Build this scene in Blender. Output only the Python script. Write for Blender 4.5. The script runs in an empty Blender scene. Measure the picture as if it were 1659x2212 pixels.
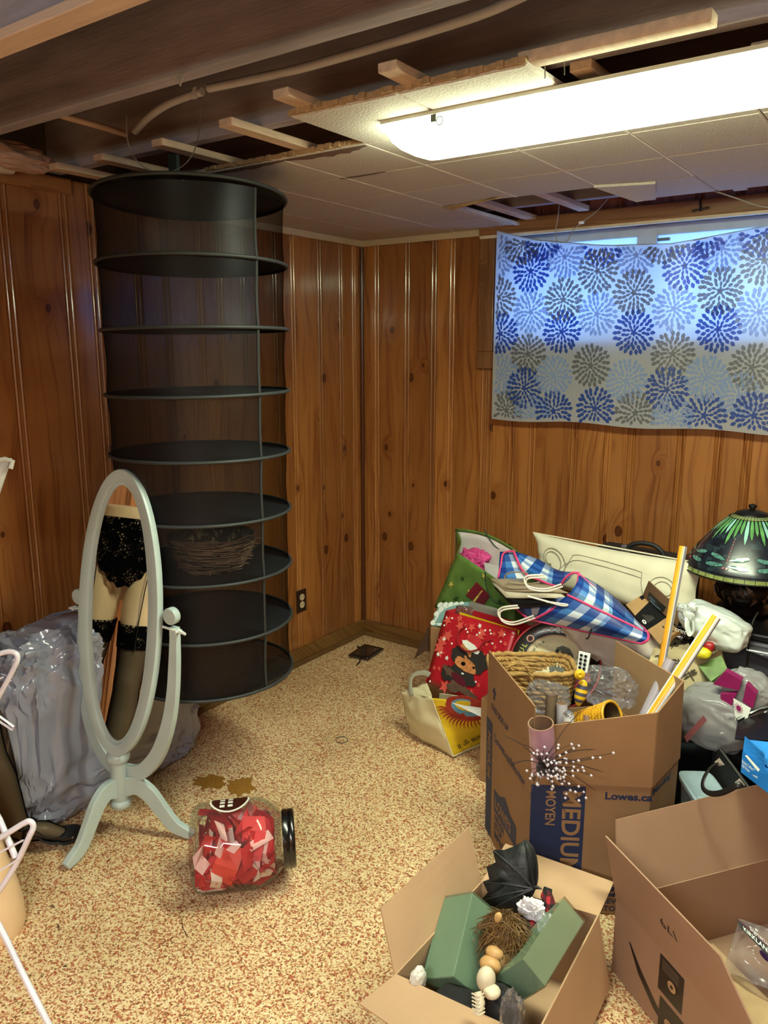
import bpy, bmesh, math, random
from mathutils import Vector, Matrix, Euler, noise
PI = math.pi
SC = bpy.context.scene
COL = SC.collection
rnd = random.Random(7)

# ------------------------------------------------------------------ camera
F = 1701.2
CAM = Vector((2.509, -3.339, 1.5485))
YAW, PITCH = 0.6168, 0.2031
FW = Vector((-math.sin(YAW) * math.cos(PITCH), math.cos(YAW) * math.cos(PITCH), -math.sin(PITCH)))
RT = Vector((math.cos(YAW), math.sin(YAW), 0))
UP = RT.cross(FW)
cam = bpy.data.cameras.new('camera')
camo = bpy.data.objects.new('camera', cam)
COL.objects.link(camo)
camo.location = CAM
camo.rotation_euler = (PI / 2 - PITCH, 0, YAW)
cam.sensor_fit = 'HORIZONTAL'
cam.sensor_width = 36
cam.lens = 36 * F / 1659
cam.clip_start = 0.02
SC.camera = camo


def at(x, y, X=None, Y=None, Z=None, D=None):
    """the point of the room seen at a pixel of the photograph, on a plane or at a depth"""
    d = FW + RT * ((x - 829.5) / F) - UP * ((y - 1106) / F)
    if D is not None: t = D
    elif X is not None: t = (X - CAM.x) / d.x
    elif Y is not None: t = (Y - CAM.y) / d.y
    else: t = (Z - CAM.z) / d.z
    return CAM + d * t


# ------------------------------------------------------------------ world, light, exposure
SC.view_settings.view_transform = 'Standard'
SC.view_settings.look = 'None'
SC.view_settings.gamma = 1
SC.view_settings.use_curve_mapping = False
SC.view_settings.exposure = 0.12
TUBE_STRENGTH = 28.0
REAR_POWER = 48.0
DAY_STRENGTH = 2.5
w = bpy.data.worlds.new('daylight')
SC.world = w
w.use_nodes = True
bg = w.node_tree.nodes['Background']
bg.inputs[0].default_value = (0.16, 0.36, 1.0, 1)
bg.inputs[1].default_value = DAY_STRENGTH
SC.cycles.max_bounces = 10
SC.cycles.transparent_max_bounces = 24
SC.cycles.caustics_reflective = False
SC.cycles.caustics_refractive = False


def area(name, loc, rot, sx, sy, power, col):
    l = bpy.data.lights.new(name, 'AREA')
    l.shape = 'RECTANGLE'; l.size = sx; l.size_y = sy; l.energy = power; l.color = col
    o = bpy.data.objects.new(name, l); COL.objects.link(o)
    o.location = loc; o.rotation_euler = rot
    return o


# unseen fill light added behind the camera, one lamp down and one up
area('rear_fill_down', (2.35, -4.0, 1.84), (0, 0, 0), 1.15, 0.18, REAR_POWER, (1.0, 0.965, 0.955))
area('rear_fill_up', (2.35, -4.0, 1.95), (PI, 0, 0), 1.15, 0.18, REAR_POWER * 1.5, (0.90, 0.92, 1.0))
# the light that leaves the near ceiling light downwards
area('ceiling_light_glow', (1.95, -1.55, 2.02), (0, 0, 0), 1.15, 0.2, 16, (0.96, 1.0, 0.86))
# panel added outside the window, makes the bright daylight band on the curtain
area('window_band_light', (1.7, 0.26, 1.70), (math.radians(-96), 0, 0), 1.8, 0.16, 44, (0.26, 0.60, 1.0))
area('window_sky', (1.7, 0.50, 2.02), (math.radians(-75), 0, 0), 1.9, 0.5, 50, (0.14, 0.38, 1.0))


# ------------------------------------------------------------------ colour and material helpers
def lin(h):
    h = h.lstrip('#')
    o = []
    for i in (0, 2, 4):
        c = int(h[i:i + 2], 16) / 255
        o.append(c / 12.92 if c <= 0.04045 else ((c + 0.055) / 1.055) ** 2.4)
    return (*o, 1)


MATS = {}


def new_mat(name):
    m = bpy.data.materials.new(name)
    m.use_nodes = True
    nt = m.node_tree
    b = nt.nodes['Principled BSDF']
    return m, nt, b


def L(nt, a, b):
    nt.links.new(a, b)


def N(nt, t, **k):
    n = nt.nodes.new(t)
    for a, v in k.items():
        if a in n.inputs.keys(): n.inputs[a].default_value = v
        else: setattr(n, a, v)
    return n


def coords(nt, scale=(1, 1, 1)):
    tc = N(nt, 'ShaderNodeTexCoord')
    mp = N(nt, 'ShaderNodeMapping')
    mp.inputs['Scale'].default_value = scale
    L(nt, tc.outputs['Object'], mp.inputs[0])
    return mp.outputs[0]


def ramp(nt, fac, stops, interp='LINEAR'):
    r = N(nt, 'ShaderNodeValToRGB')
    r.color_ramp.interpolation = interp
    e = r.color_ramp.elements
    while len(e) < len(stops): e.new(0.5)
    for i, (p, c) in enumerate(stops):
        e[i].position = p
        e[i].color = lin(c) if isinstance(c, str) else c
    L(nt, fac, r.inputs[0])
    return r.outputs[0]


def mixc(nt, fac, a, b, mode='MIX'):
    m = N(nt, 'ShaderNodeMix', data_type='RGBA', blend_type=mode)
    for sock, v in ((m.inputs[0], fac), (m.inputs[6], a), (m.inputs[7], b)):
        if hasattr(v, 'links'): L(nt, v, sock)
        elif isinstance(v, str): sock.default_value = lin(v)
        else: sock.default_value = v
    return m.outputs[2]


def math_(nt, op, a, b=0.0, c=None):
    m = N(nt, 'ShaderNodeMath', operation=op)
    for i, v in enumerate((a, b) if c is None else (a, b, c)):
        if hasattr(v, 'links'): L(nt, v, m.inputs[i])
        else: m.inputs[i].default_value = v
    return m.outputs[0]


def bump(nt, b, h, strength=0.2, dist=0.002):
    n = N(nt, 'ShaderNodeBump')
    n.inputs['Strength'].default_value = strength
    n.inputs['Distance'].default_value = dist
    L(nt, h, n.inputs['Height'])
    L(nt, n.outputs[0], b.inputs['Normal'])


def flat(name, col, rough=0.5, metal=0.0, var=0.12, scale=12, bmp=0.0, bscale=60, coat=0.0, trans=0.0, sheen=0.0, alpha=1.0, emit=None, stretch=(1, 1, 1), spec=0.5):
    if name in MATS: return MATS[name]
    m, nt, b = new_mat(name)
    co = coords(nt, stretch)
    nz = N(nt, 'ShaderNodeTexNoise'); nz.inputs['Scale'].default_value = scale; nz.inputs['Detail'].default_value = 3
    L(nt, co, nz.inputs['Vector'])
    c = lin(col)
    dk = tuple(x * (1 - var) for x in c[:3]) + (1,)
    lt = tuple(min(1, x * (1 + var)) for x in c[:3]) + (1,)
    L(nt, ramp(nt, nz.outputs[0], [(0.3, dk), (0.7, lt)]), b.inputs['Base Color'])
    b.inputs['Roughness'].default_value = rough
    b.inputs['Metallic'].default_value = metal
    b.inputs['Coat Weight'].default_value = coat
    b.inputs['Coat Roughness'].default_value = 0.15
    b.inputs['Transmission Weight'].default_value = trans
    b.inputs['Sheen Weight'].default_value = sheen
    b.inputs['Specular IOR Level'].default_value = spec
    b.inputs['Alpha'].default_value = alpha
    if emit:
        b.inputs['Emission Color'].default_value = lin(emit[0]); b.inputs['Emission Strength'].default_value = emit[1]
    if bmp:
        n2 = N(nt, 'ShaderNodeTexNoise'); n2.inputs['Scale'].default_value = bscale; n2.inputs['Detail'].default_value = 4
        L(nt, co, n2.inputs['Vector'])
        bump(nt, b, n2.outputs[0], bmp, 0.004)
    MATS[name] = m
    return m


def film(name, col='#ffffff', clear=0.8, rough=0.12, milky='#d0d4d8', milk=0.1):
    """thin clear plastic: see-through, glossy at grazing angles, a little milky"""
    if name in MATS: return MATS[name]
    m, nt, b = new_mat(name)
    nt.nodes.remove(b)
    out = [n for n in nt.nodes if n.type == 'OUTPUT_MATERIAL'][0]
    tr = N(nt, 'ShaderNodeBsdfTransparent'); tr.inputs[0].default_value = lin(col)
    gl = N(nt, 'ShaderNodeBsdfGlossy'); gl.inputs['Roughness'].default_value = rough
    df = N(nt, 'ShaderNodeBsdfDiffuse'); df.inputs[0].default_value = lin(milky)
    tl = N(nt, 'ShaderNodeBsdfTranslucent'); tl.inputs[0].default_value = lin(milky)
    a0 = N(nt, 'ShaderNodeMixShader'); a0.inputs[0].default_value = 0.4
    L(nt, df.outputs[0], a0.inputs[1]); L(nt, tl.outputs[0], a0.inputs[2])
    a1 = N(nt, 'ShaderNodeMixShader'); a1.inputs[0].default_value = milk
    L(nt, tr.outputs[0], a1.inputs[1]); L(nt, a0.outputs[0], a1.inputs[2])
    fr = N(nt, 'ShaderNodeFresnel'); fr.inputs[0].default_value = 1.45
    f2 = math_(nt, 'MULTIPLY', fr.outputs[0], 0.55 if clear > 0.85 else 1.0)
    mx = N(nt, 'ShaderNodeMixShader')
    L(nt, f2, mx.inputs[0]); L(nt, a1.outputs[0], mx.inputs[1]); L(nt, gl.outputs[0], mx.inputs[2])
    L(nt, mx.outputs[0], out.inputs[0])
    MATS[name] = m
    return m


def pine(name, attr=True, light='#aa723e', dark='#804822', knots=True, coat=1.0, rough=0.35, vert=1):
    m, nt, b = new_mat(name)
    if attr:
        uv = N(nt, 'ShaderNodeUVMap')
        at_ = N(nt, 'ShaderNodeAttribute', attribute_name='plank')
        sep = N(nt, 'ShaderNodeSeparateXYZ'); L(nt, uv.outputs[0], sep.inputs[0])
        u, v, p = sep.outputs[0], sep.outputs[1], at_.outputs['Fac']
    else:
        co = coords(nt)
        sep = N(nt, 'ShaderNodeSeparateXYZ'); L(nt, co, sep.inputs[0])
        if vert == 1: u, v = math_(nt, 'ADD', sep.outputs[0], sep.outputs[1]), sep.outputs[2]
        elif vert == 0: u, v = math_(nt, 'ADD', sep.outputs[2], sep.outputs[1]), sep.outputs[0]
        else: u, v = math_(nt, 'ADD', sep.outputs[2], sep.outputs[0]), sep.outputs[1]
        p = math_(nt, 'MULTIPLY', 0.0, 0.0)
    # knots
    cv = N(nt, 'ShaderNodeCombineXYZ')
    L(nt, math_(nt, 'MULTIPLY', u, 4.9), cv.inputs[0])
    L(nt, math_(nt, 'ADD', math_(nt, 'MULTIPLY', v, 3.3), math_(nt, 'MULTIPLY', p, 31.0)), cv.inputs[1])
    L(nt, math_(nt, 'MULTIPLY', p, 7.0), cv.inputs[2])
    vo = N(nt, 'ShaderNodeTexVoronoi', feature='F1'); vo.inputs['Scale'].default_value = 1.0
    vo.voronoi_dimensions = '2D'
    L(nt, cv.outputs[0], vo.inputs['Vector'])
    kd = vo.outputs['Distance']
    sc = N(nt, 'ShaderNodeSeparateColor'); L(nt, vo.outputs['Color'], sc.inputs[0])
    gate = math_(nt, 'GREATER_THAN', sc.outputs[0], 0.5)
    size = math_(nt, 'ADD', math_(nt, 'MULTIPLY', sc.outputs[1], 0.05), 0.035)
    near = math_(nt, 'MULTIPLY', math_(nt, 'SUBTRACT', 1.0, math_(nt, 'MINIMUM', math_(nt, 'DIVIDE', kd, math_(nt, 'MULTIPLY', size, 4.5)), 1.0)), gate)
    # grain
    w1 = N(nt, 'ShaderNodeTexNoise'); w1.inputs['Scale'].default_value = 1.0; w1.inputs['Detail'].default_value = 2
    c1 = N(nt, 'ShaderNodeCombineXYZ')
    L(nt, math_(nt, 'MULTIPLY', u, 5.0), c1.inputs[0]); L(nt, math_(nt, 'MULTIPLY', v, 1.3), c1.inputs[1]); L(nt, math_(nt, 'MULTIPLY', p, 91.0), c1.inputs[2])
    L(nt, c1.outputs[0], w1.inputs['Vector'])
    ug = math_(nt, 'ADD', math_(nt, 'MULTIPLY', u, 30.0), math_(nt, 'ADD', math_(nt, 'MULTIPLY', w1.outputs[0], 5.0), math_(nt, 'MULTIPLY', near, 2.2)))
    c2 = N(nt, 'ShaderNodeCombineXYZ')
    L(nt, math_(nt, 'MULTIPLY', ug, 1.6), c2.inputs[0]); L(nt, math_(nt, 'MULTIPLY', v, 1.6), c2.inputs[1]); L(nt, math_(nt, 'MULTIPLY', p, 53.0), c2.inputs[2])
    g = N(nt, 'ShaderNodeTexNoise'); g.inputs['Scale'].default_value = 1.0; g.inputs['Detail'].default_value = 5; g.inputs['Roughness'].default_value = 0.6
    L(nt, c2.outputs[0], g.inputs['Vector'])
    c3 = N(nt, 'ShaderNodeCombineXYZ')
    L(nt, math_(nt, 'MULTIPLY', u, 4.0), c3.inputs[0]); L(nt, math_(nt, 'MULTIPLY', v, 0.9), c3.inputs[1]); L(nt, math_(nt, 'MULTIPLY', p, 17.0), c3.inputs[2])
    bl = N(nt, 'ShaderNodeTexNoise'); bl.inputs['Scale'].default_value = 1.0; bl.inputs['Detail'].default_value = 2
    L(nt, c3.outputs[0], bl.inputs['Vector'])
    col = ramp(nt, g.outputs[0], [(0.30, dark), (0.52, light), (0.75, light)])
    ll, ld = lin(light), lin(dark)
    tint = ramp(nt, bl.outputs[0], [(0.3, (0.70, 0.62, 0.56, 1)), (0.66, (1.12, 1.1, 1.05, 1))])
    col = mixc(nt, 1.0, col, tint, 'MULTIPLY')
    fr = math_(nt, 'FRACT', math_(nt, 'MULTIPLY', p, 13.37))
    ptint = ramp(nt, fr, [(0.0, (0.72, 0.66, 0.62, 1)), (1.0, (1.16, 1.16, 1.1, 1))])
    col = mixc(nt, 1.0, col, ptint, 'MULTIPLY')
    if knots:
        halo = math_(nt, 'MULTIPLY', near, 0.55)
        col = mixc(nt, halo, col, '#7a4018')
        core = math_(nt, 'MULTIPLY', math_(nt, 'LESS_THAN', kd, size), gate)
        rim = math_(nt, 'MULTIPLY', math_(nt, 'LESS_THAN', kd, math_(nt, 'MULTIPLY', size, 0.62)), gate)
        col = mixc(nt, math_(nt, 'MULTIPLY', core, 0.85), col, '#361405')
        col = mixc(nt, math_(nt, 'MULTIPLY', rim, 0.75), col, '#5c2a12')
    L(nt, col, b.inputs['Base Color'])
    b.inputs['Roughness'].default_value = rough
    b.inputs['Coat Weight'].default_value = coat
    b.inputs['Coat Roughness'].default_value = 0.10
    bump(nt, b, g.outputs[0], 0.07, 0.002)
    MATS[name] = m
    return m


# ------------------------------------------------------------------ mesh building
ORG = {}


def tag(o, label=None, cat=None, group=None, kind=None):
    if label: o['label'] = label
    if cat: o['category'] = cat
    if group: o['group'] = group
    if kind: o['kind'] = kind
    return o


def thing(name, label, cat, loc, group=None):
    o = bpy.data.objects.new(name, None)
    COL.objects.link(o)
    o.location = loc
    o.empty_display_size = 0.05
    ORG[o.name] = Vector(loc)
    return tag(o, label, cat, group)


class MB:
    """collects shapes in room coordinates; build() links them as one mesh object"""

    def __init__(s):
        s.v = []; s.f = []; s.m = []; s.sm = []; s.mats = []

    def mi(s, mat):
        if mat is None: return 0
        if mat not in s.mats: s.mats.append(mat)
        return s.mats.index(mat)

    def add(s, vs, fs, mat=None, smooth=False):
        k = len(s.v); i = s.mi(mat)
        s.v.extend([Vector(p) for p in vs])
        for f in fs:
            s.f.append([k + j for j in f]); s.m.append(i); s.sm.append(smooth)
        return s

    def box(s, c, d, rot=None, mat=None, bev=0.0):
        c = Vector(c); hx, hy, hz = d[0] / 2, d[1] / 2, d[2] / 2
        R = rot if isinstance(rot, Matrix) else Euler(rot or (0, 0, 0)).to_matrix()
        if bev:
            bm = bmesh.new()
            bmesh.ops.create_cube(bm, size=1)
            for v in bm.verts: v.co = Vector((v.co.x * d[0], v.co.y * d[1], v.co.z * d[2]))
            bmesh.ops.bevel(bm, geom=bm.edges[:], offset=bev, segments=2, affect='EDGES', profile=0.5)
            return s.bm(bm, Matrix.Translation(c) @ R.to_4x4(), mat)
        vs = [c + R @ Vector((x * hx, y * hy, z * hz)) for z in (-1, 1) for y in (-1, 1) for x in (-1, 1)]
        return s.add(vs, [(0, 2, 3, 1), (4, 5, 7, 6), (0, 1, 5, 4), (2, 6, 7, 3), (0, 4, 6, 2), (1, 3, 7, 5)], mat)

    def bm(s, bm, M=None, mat=None, smooth=False):
        bm.verts.ensure_lookup_table()
        vs = [(M @ v.co) if M else v.co.copy() for v in bm.verts]
        bm.verts.index_update()
        fs = [[v.index for v in f.verts] for f in bm.faces]
        bm.free()
        return s.add(vs, fs, mat, smooth)

    def cuboid8(s, b4, t4, mat=None):
        return s.add(list(b4) + list(t4), [(3, 2, 1, 0), (4, 5, 6, 7), (0, 1, 5, 4), (1, 2, 6, 5), (2, 3, 7, 6), (3, 0, 4, 7)], mat)

    def tube(s, pts, r, n=8, mat=None, closed=False, caps=True, smooth=True, flatten=None):
        pts = [Vector(p) for p in pts]
        k = len(pts)
        rs = r if isinstance(r, (list, tuple)) else [r] * k
        vs = []; fs = []
        up = None
        for i, p in enumerate(pts):
            a = pts[(i - 1) % k] if (closed or i > 0) else p
            b = pts[(i + 1) % k] if (closed or i < k - 1) else p
            t = (b - a)
            if t.length < 1e-9: t = Vector((0, 0, 1))
            t.normalize()
            if up is None:
                up = t.orthogonal().normalized()
            up = (up - t * up.dot(t))
            if up.length < 1e-6: up = t.orthogonal()
            up.normalize()
            w_ = t.cross(up)
            for j in range(n):
                an = 2 * PI * j / n
                ca, sa = math.cos(an), math.sin(an)
                if flatten: sa *= flatten
                vs.append(p + (up * ca + w_ * sa) * rs[i])
        for i in range(k if closed else k - 1):
            i2 = (i + 1) % k
            for j in range(n):
                j2 = (j + 1) % n
                fs.append((i * n + j, i * n + j2, i2 * n + j2, i2 * n + j))
        if caps and not closed:
            fs.append(tuple(range(n - 1, -1, -1))); fs.append(tuple((k - 1) * n + j for j in range(n)))
        return s.add(vs, fs, mat, smooth)

    def lathe(s, prof, o, axis=(0, 0, 1), n=32, mat=None, smooth=True, mats=None):
        """prof: (radius, height) pairs along axis from o"""
        ax = Vector(axis).normalized(); u = ax.orthogonal().normalized(); w_ = ax.cross(u); o = Vector(o)
        vs = [o + ax * h + (u * math.cos(2 * PI * j / n) + w_ * math.sin(2 * PI * j / n)) * r for r, h in prof for j in range(n)]
        for i in range(len(prof) - 1):
            m_ = mats[i] if mats else mat
            k = len(s.v) if i == 0 else k
            fs = [(i * n + j, i * n + (j + 1) % n, (i + 1) * n + (j + 1) % n, (i + 1) * n + j) for j in range(n)]
            if i == 0: s.add(vs, [], m_)
            ii = s.mi(m_)
            for f in fs:
                s.f.append([k + q for q in f]); s.m.append(ii); s.sm.append(smooth)
        return s

    def grid(s, fn, nu, nv, mat=None, smooth=True, cell=None):
        vs = [fn(i / nu, j / nv) for j in range(nv + 1) for i in range(nu + 1)]
        k = len(s.v)
        s.v.extend([Vector(p) for p in vs])
        for j in range(nv):
            for i in range(nu):
                m_ = cell(i, j) if cell else mat
                if m_ is False: continue
                a = k + j * (nu + 1) + i
                s.f.append([a, a + 1, a + nu + 2, a + nu + 1]); s.m.append(s.mi(m_)); s.sm.append(smooth)
        return s

    def sphere(s, c, r, mat=None, seg=10, sc=(1, 1, 1), rot=None):
        bm = bmesh.new()
        bmesh.ops.create_uvsphere(bm, u_segments=seg, v_segments=max(4, seg * 2 // 3), radius=1)
        R = Euler(rot or (0, 0, 0)).to_matrix().to_4x4()
        M = Matrix.Translation(Vector(c)) @ R @ Matrix.Diagonal((r * sc[0], r * sc[1], r * sc[2], 1))
        return s.bm(bm, M, mat, True)

    def build(s, name, mat=None, parent=None, label=None, cat=None, group=None, kind=None, solid=0.0, bev=0.0, sub=0, loc=None, smooth=None, offset=-1):
        me = bpy.data.meshes.new(name)
        if parent is not None: org = ORG[parent.name]
        elif loc is not None: org = Vector(loc)
        else:
            xs = [p.x for p in s.v]; ys = [p.y for p in s.v]; zs = [p.z for p in s.v]
            org = Vector(((min(xs) + max(xs)) / 2, (min(ys) + max(ys)) / 2, min(zs)))
        me.from_pydata([tuple(p - org) for p in s.v], [], s.f)
        mats = s.mats or [mat]
        if s.mats and mat is not None and mat not in s.mats: mats = s.mats
        for m_ in mats: me.materials.append(m_)
        for i, p in enumerate(me.polygons):
            p.material_index = min(s.m[i], len(mats) - 1)
            p.use_smooth = s.sm[i] if smooth is None else smooth
        me.update()
        if any(s.sm) and smooth is None: me.set_sharp_from_angle(angle=0.85)
        o = bpy.data.objects.new(name, me)
        COL.objects.link(o)
        ORG[o.name] = org
        if parent is not None:
            o.parent = parent
        else:
            o.location = org
        if solid:
            md = o.modifiers.new('thickness', 'SOLIDIFY'); md.thickness = solid; md.offset = offset
        if bev:
            md = o.modifiers.new('edges', 'BEVEL'); md.width = bev; md.segments = 2; md.limit_method = 'ANGLE'; md.angle_limit = 0.6
        if sub:
            md = o.modifiers.new('smooth', 'SUBSURF'); md.levels = sub; md.render_levels = sub
        return tag(o, label, cat, group, kind)


def nz(p, f=1.0, seed=0):
    return noise.noise(Vector(p) * f + Vector((seed * 7.13, seed * 3.71, seed * 1.37)))


def crumple(c, rad, seed=0, amp=0.16, freq=2.2, sub=5, ridge=0.5, rot=None, floor=None, pw=0.8):
    """a soft crumpled bag body; returns verts, faces"""
    bm = bmesh.new()
    bmesh.ops.create_icosphere(bm, subdivisions=sub, radius=1)
    R = Euler(rot or (0, 0, 0)).to_matrix()
    for v in bm.verts:
        d = v.co.normalized()
        q = Vector([math.copysign(abs(t) ** pw, t) for t in d])
        a = nz(d, freq, seed) * amp
        b_ = (1 - abs(nz(d, freq * 1.9, seed + 5)) * 3) * amp * ridge * 0.5
        c_ = (1 - abs(nz(d, freq * 4.1, seed + 9)) * 3) * amp * ridge * 0.22
        q = q * (1 + a + b_ + c_)
        q = R @ Vector((q.x * rad[0], q.y * rad[1], q.z * rad[2]))
        q += Vector(c)
        if floor is not None and q.z < floor: q.z = floor + (q.z - floor) * 0.03
        v.co = q
    vs = [v.co.copy() for v in bm.verts]; bm.verts.index_update()
    fs = [[v.index for v in f.verts] for f in bm.faces]
    bm.free()
    return vs, fs


class Quad:
    """a bilinear patch in the room: c00 c10 c11 c01 (left-top, right-top, right-bottom, left-bottom)"""

    def __init__(s, tl, tr, br, bl, out=None):
        s.c = [Vector(p) for p in (tl, tr, br, bl)]
        n = (s.c[1] - s.c[0]).cross(s.c[3] - s.c[0]) + (s.c[1] - s.c[2]).cross(s.c[3] - s.c[2]) * -1
        n = ((s.c[1] - s.c[0]).cross(s.c[3] - s.c[0]))
        n.normalize()
        ctr = sum(s.c, Vector()) / 4
        if n.dot(CAM - ctr) < 0 and out is None: n = -n
        if out is not None and n.dot(Vector(out)) < 0: n = -n
        s.n = n
        s.w = ((s.c[1] - s.c[0]).length + (s.c[2] - s.c[3]).length) / 2
        s.h = ((s.c[3] - s.c[0]).length + (s.c[2] - s.c[1]).length) / 2
        s.warp = None

    def p(s, u, v, off=0.0):
        a = s.c[0].lerp(s.c[1], u); b = s.c[3].lerp(s.c[2], u)
        q = a.lerp(b, v)
        if s.warp: off += s.warp(u, v)
        return q + s.n * off

    def sheet(s, mb, mat, nu=8, nv=8, off=0.0):
        mb.grid(lambda u, v: s.p(u, v, off), nu, nv, mat, smooth=bool(s.warp))

    def poly(s, mb, pts, mat, off=0.0006):
        if s.warp: off += 0.0012
        cx = sum(p[0] for p in pts) / len(pts); cy = sum(p[1] for p in pts) / len(pts)
        vs = [s.p(cx, cy, off)] + [s.p(x, y, off) for x, y in pts]
        n = len(pts)
        mb.add(vs, [(0, 1 + i, 1 + (i + 1) % n) for i in range(n)], mat)

    def ell(s, mb, cx, cy, rx, ry, mat, off=0.0006, n=18, rot=0, jag=0.0, seed=1):
        r_ = random.Random(seed)
        pts = []
        for i in range(n):
            a = 2 * PI * i / n
            k = 1 + (r_.uniform(-jag, jag))
            x, y = rx * math.cos(a) * k, ry * math.sin(a) * k
            pts.append((cx + x * math.cos(rot) - y * math.sin(rot), cy + x * math.sin(rot) + y * math.cos(rot)))
        s.poly(mb, pts, mat, off)

    def star(s, mb, cx, cy, r, mat, off=0.0006, rot=0, k=5, inner=0.45):
        asp = s.w / s.h
        pts = []
        for i in range(2 * k):
            a = PI * i / k + rot
            q = r if i % 2 == 0 else r * inner
            pts.append((cx + q * math.sin(a), cy - q * math.cos(a) * asp))
        s.poly(mb, pts, mat, off)


FONT_DEV = None


def text(body, quad, u, v, height, mat, parent, name='lettering', rot=0.0, off=0.0008, weight=0.0, squeeze=1.0, align='LEFT', mirror=False):
    """flat printed lettering on a quad; height in metres of a capital; rot turns it in the quad"""
    cu = bpy.data.curves.new(name, 'FONT')
    cu.body = body; cu.size = 1.0; cu.align_x = align
    cu.offset = weight; cu.resolution_u = 3
    o = bpy.data.objects.new('tmp_text', cu)
    COL.objects.link(o)
    dg = bpy.context.evaluated_depsgraph_get()
    me0 = bpy.data.meshes.new_from_object(o.evaluated_get(dg))
    bpy.data.objects.remove(o)
    k = height / 0.7
    mb = MB()
    vs = []
    for q in me0.vertices:
        x, y = q.co.x * k * squeeze, q.co.y * k
        if mirror: x = -x
        xx, yy = x * math.cos(rot) - y * math.sin(rot), x * math.sin(rot) + y * math.cos(rot)
        vs.append(quad.p(u + xx / quad.w, v - yy / quad.h, off))
    mb.add(vs, [list(p.vertices) for p in me0.polygons], mat)
    bpy.data.meshes.remove(me0)
    return mb.build(name, mat, parent)

# ================================================================== THE ROOM
H = 2.085
M_PINE = pine('knotty_pine_panelling')
M_PINE_TRIM = pine('pine_trim', attr=False, light='#a8743c', dark='#77481f', knots=False, coat=0.4, vert=0)
M_CASING = pine('window_casing_wood', attr=False, light='#9a6e48', dark='#6e4a2c', knots=False, coat=0.2, rough=0.5, vert=1)
M_BASE = pine('baseboard_wood', attr=False, light='#94703c', dark='#5f4420', knots=False, coat=0.2, rough=0.5, vert=0)
M_JOIST = flat('old_joist_wood', '#938d9a', rough=0.85, var=0.28, scale=5, bmp=0.25, stretch=(0.6, 5, 5), bscale=30)
M_JOIST_PALE = flat('pale_joist_wood', '#cdb5a6', rough=0.8, var=0.12, scale=8, bmp=0.2, stretch=(0.6, 5, 5))
M_BATTEN = flat('batten_wood', '#c8ae9a', rough=0.8, var=0.14, scale=14, bmp=0.3, stretch=(4, 0.6, 4))
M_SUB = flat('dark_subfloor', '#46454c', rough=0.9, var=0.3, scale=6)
M_COVE = flat('cream_cove', '#c8b49c', rough=0.6, var=0.08)


def terrazzo():
    m, nt, b = new_mat('speckled_vinyl_floor')
    co = coords(nt)
    n2 = N(nt, 'ShaderNodeTexNoise'); n2.inputs['Scale'].default_value = 3.0; n2.inputs['Detail'].default_value = 2
    L(nt, co, n2.inputs['Vector'])
    wob = N(nt, 'ShaderNodeTexNoise'); wob.inputs['Scale'].default_value = 330; wob.inputs['Detail'].default_value = 2
    L(nt, co, wob.inputs['Vector'])
    vm = N(nt, 'ShaderNodeVectorMath', operation='SCALE'); vm.inputs['Scale'].default_value = 0.007
    L(nt, wob.outputs['Color'], vm.inputs[0])
    va = N(nt, 'ShaderNodeVectorMath', operation='ADD'); L(nt, co, va.inputs[0]); L(nt, vm.outputs[0], va.inputs[1])
    def vor(scale):
        v = N(nt, 'ShaderNodeTexVoronoi'); v.inputs['Scale'].default_value = scale
        L(nt, va.outputs[0], v.inputs['Vector'])
        s_ = N(nt, 'ShaderNodeSeparateColor'); L(nt, v.outputs['Color'], s_.inputs[0])
        return v, s_
    v1, s1 = vor(235)
    v2, s2 = vor(95)
    col = ramp(nt, s1.outputs[0], [(0.0, '#e4cf9f'), (0.26, '#eddcb2'), (0.46, '#d9ba8a'), (0.60, '#c48e66'), (0.72, '#ad6a48'), (0.86, '#93452c'), (0.94, '#785a34')], 'CONSTANT')
    chip = math_(nt, 'MULTIPLY', math_(nt, 'GREATER_THAN', s2.outputs[0], 0.93), math_(nt, 'LESS_THAN', v2.outputs['Distance'], 0.45))
    col = mixc(nt, math_(nt, 'MULTIPLY', chip, 0.8), col, '#b2573c')
    n1 = v1
    dirt = ramp(nt, n2.outputs[0], [(0.35, (0.86, 0.82, 0.78, 1)), (0.65, (1.02, 1.0, 1.0, 1))])
    col = mixc(nt, 1.0, col, dirt, 'MULTIPLY')
    L(nt, col, b.inputs['Base Color'])
    b.inputs['Roughness'].default_value = 0.55
    b.inputs['Specular IOR Level'].default_value = 0.3
    bump(nt, b, wob.outputs[0], 0.08, 0.001)
    return m


XR, YF = 3.7, -4.9
MB().box((XR / 2, YF / 2, -0.03), (XR + 0.3, -YF + 0.3, 0.06)).build('floor', terrazzo(), kind='structure')

BEAD = [(-0.034, 0), (-0.0325, 0.004), (-0.0305, 0.0012), (-0.0265, -0.001), (-0.0225, 0.0012), (-0.0205, 0.004), (-0.019, 0), (-0.0135, 0), (-0.012, 0.004), (-0.010, 0.0012), (-0.006, -0.001), (-0.002, 0.0012), (0.0, 0.006), (0.002, 0.006), (0.0035, 0)]


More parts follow.
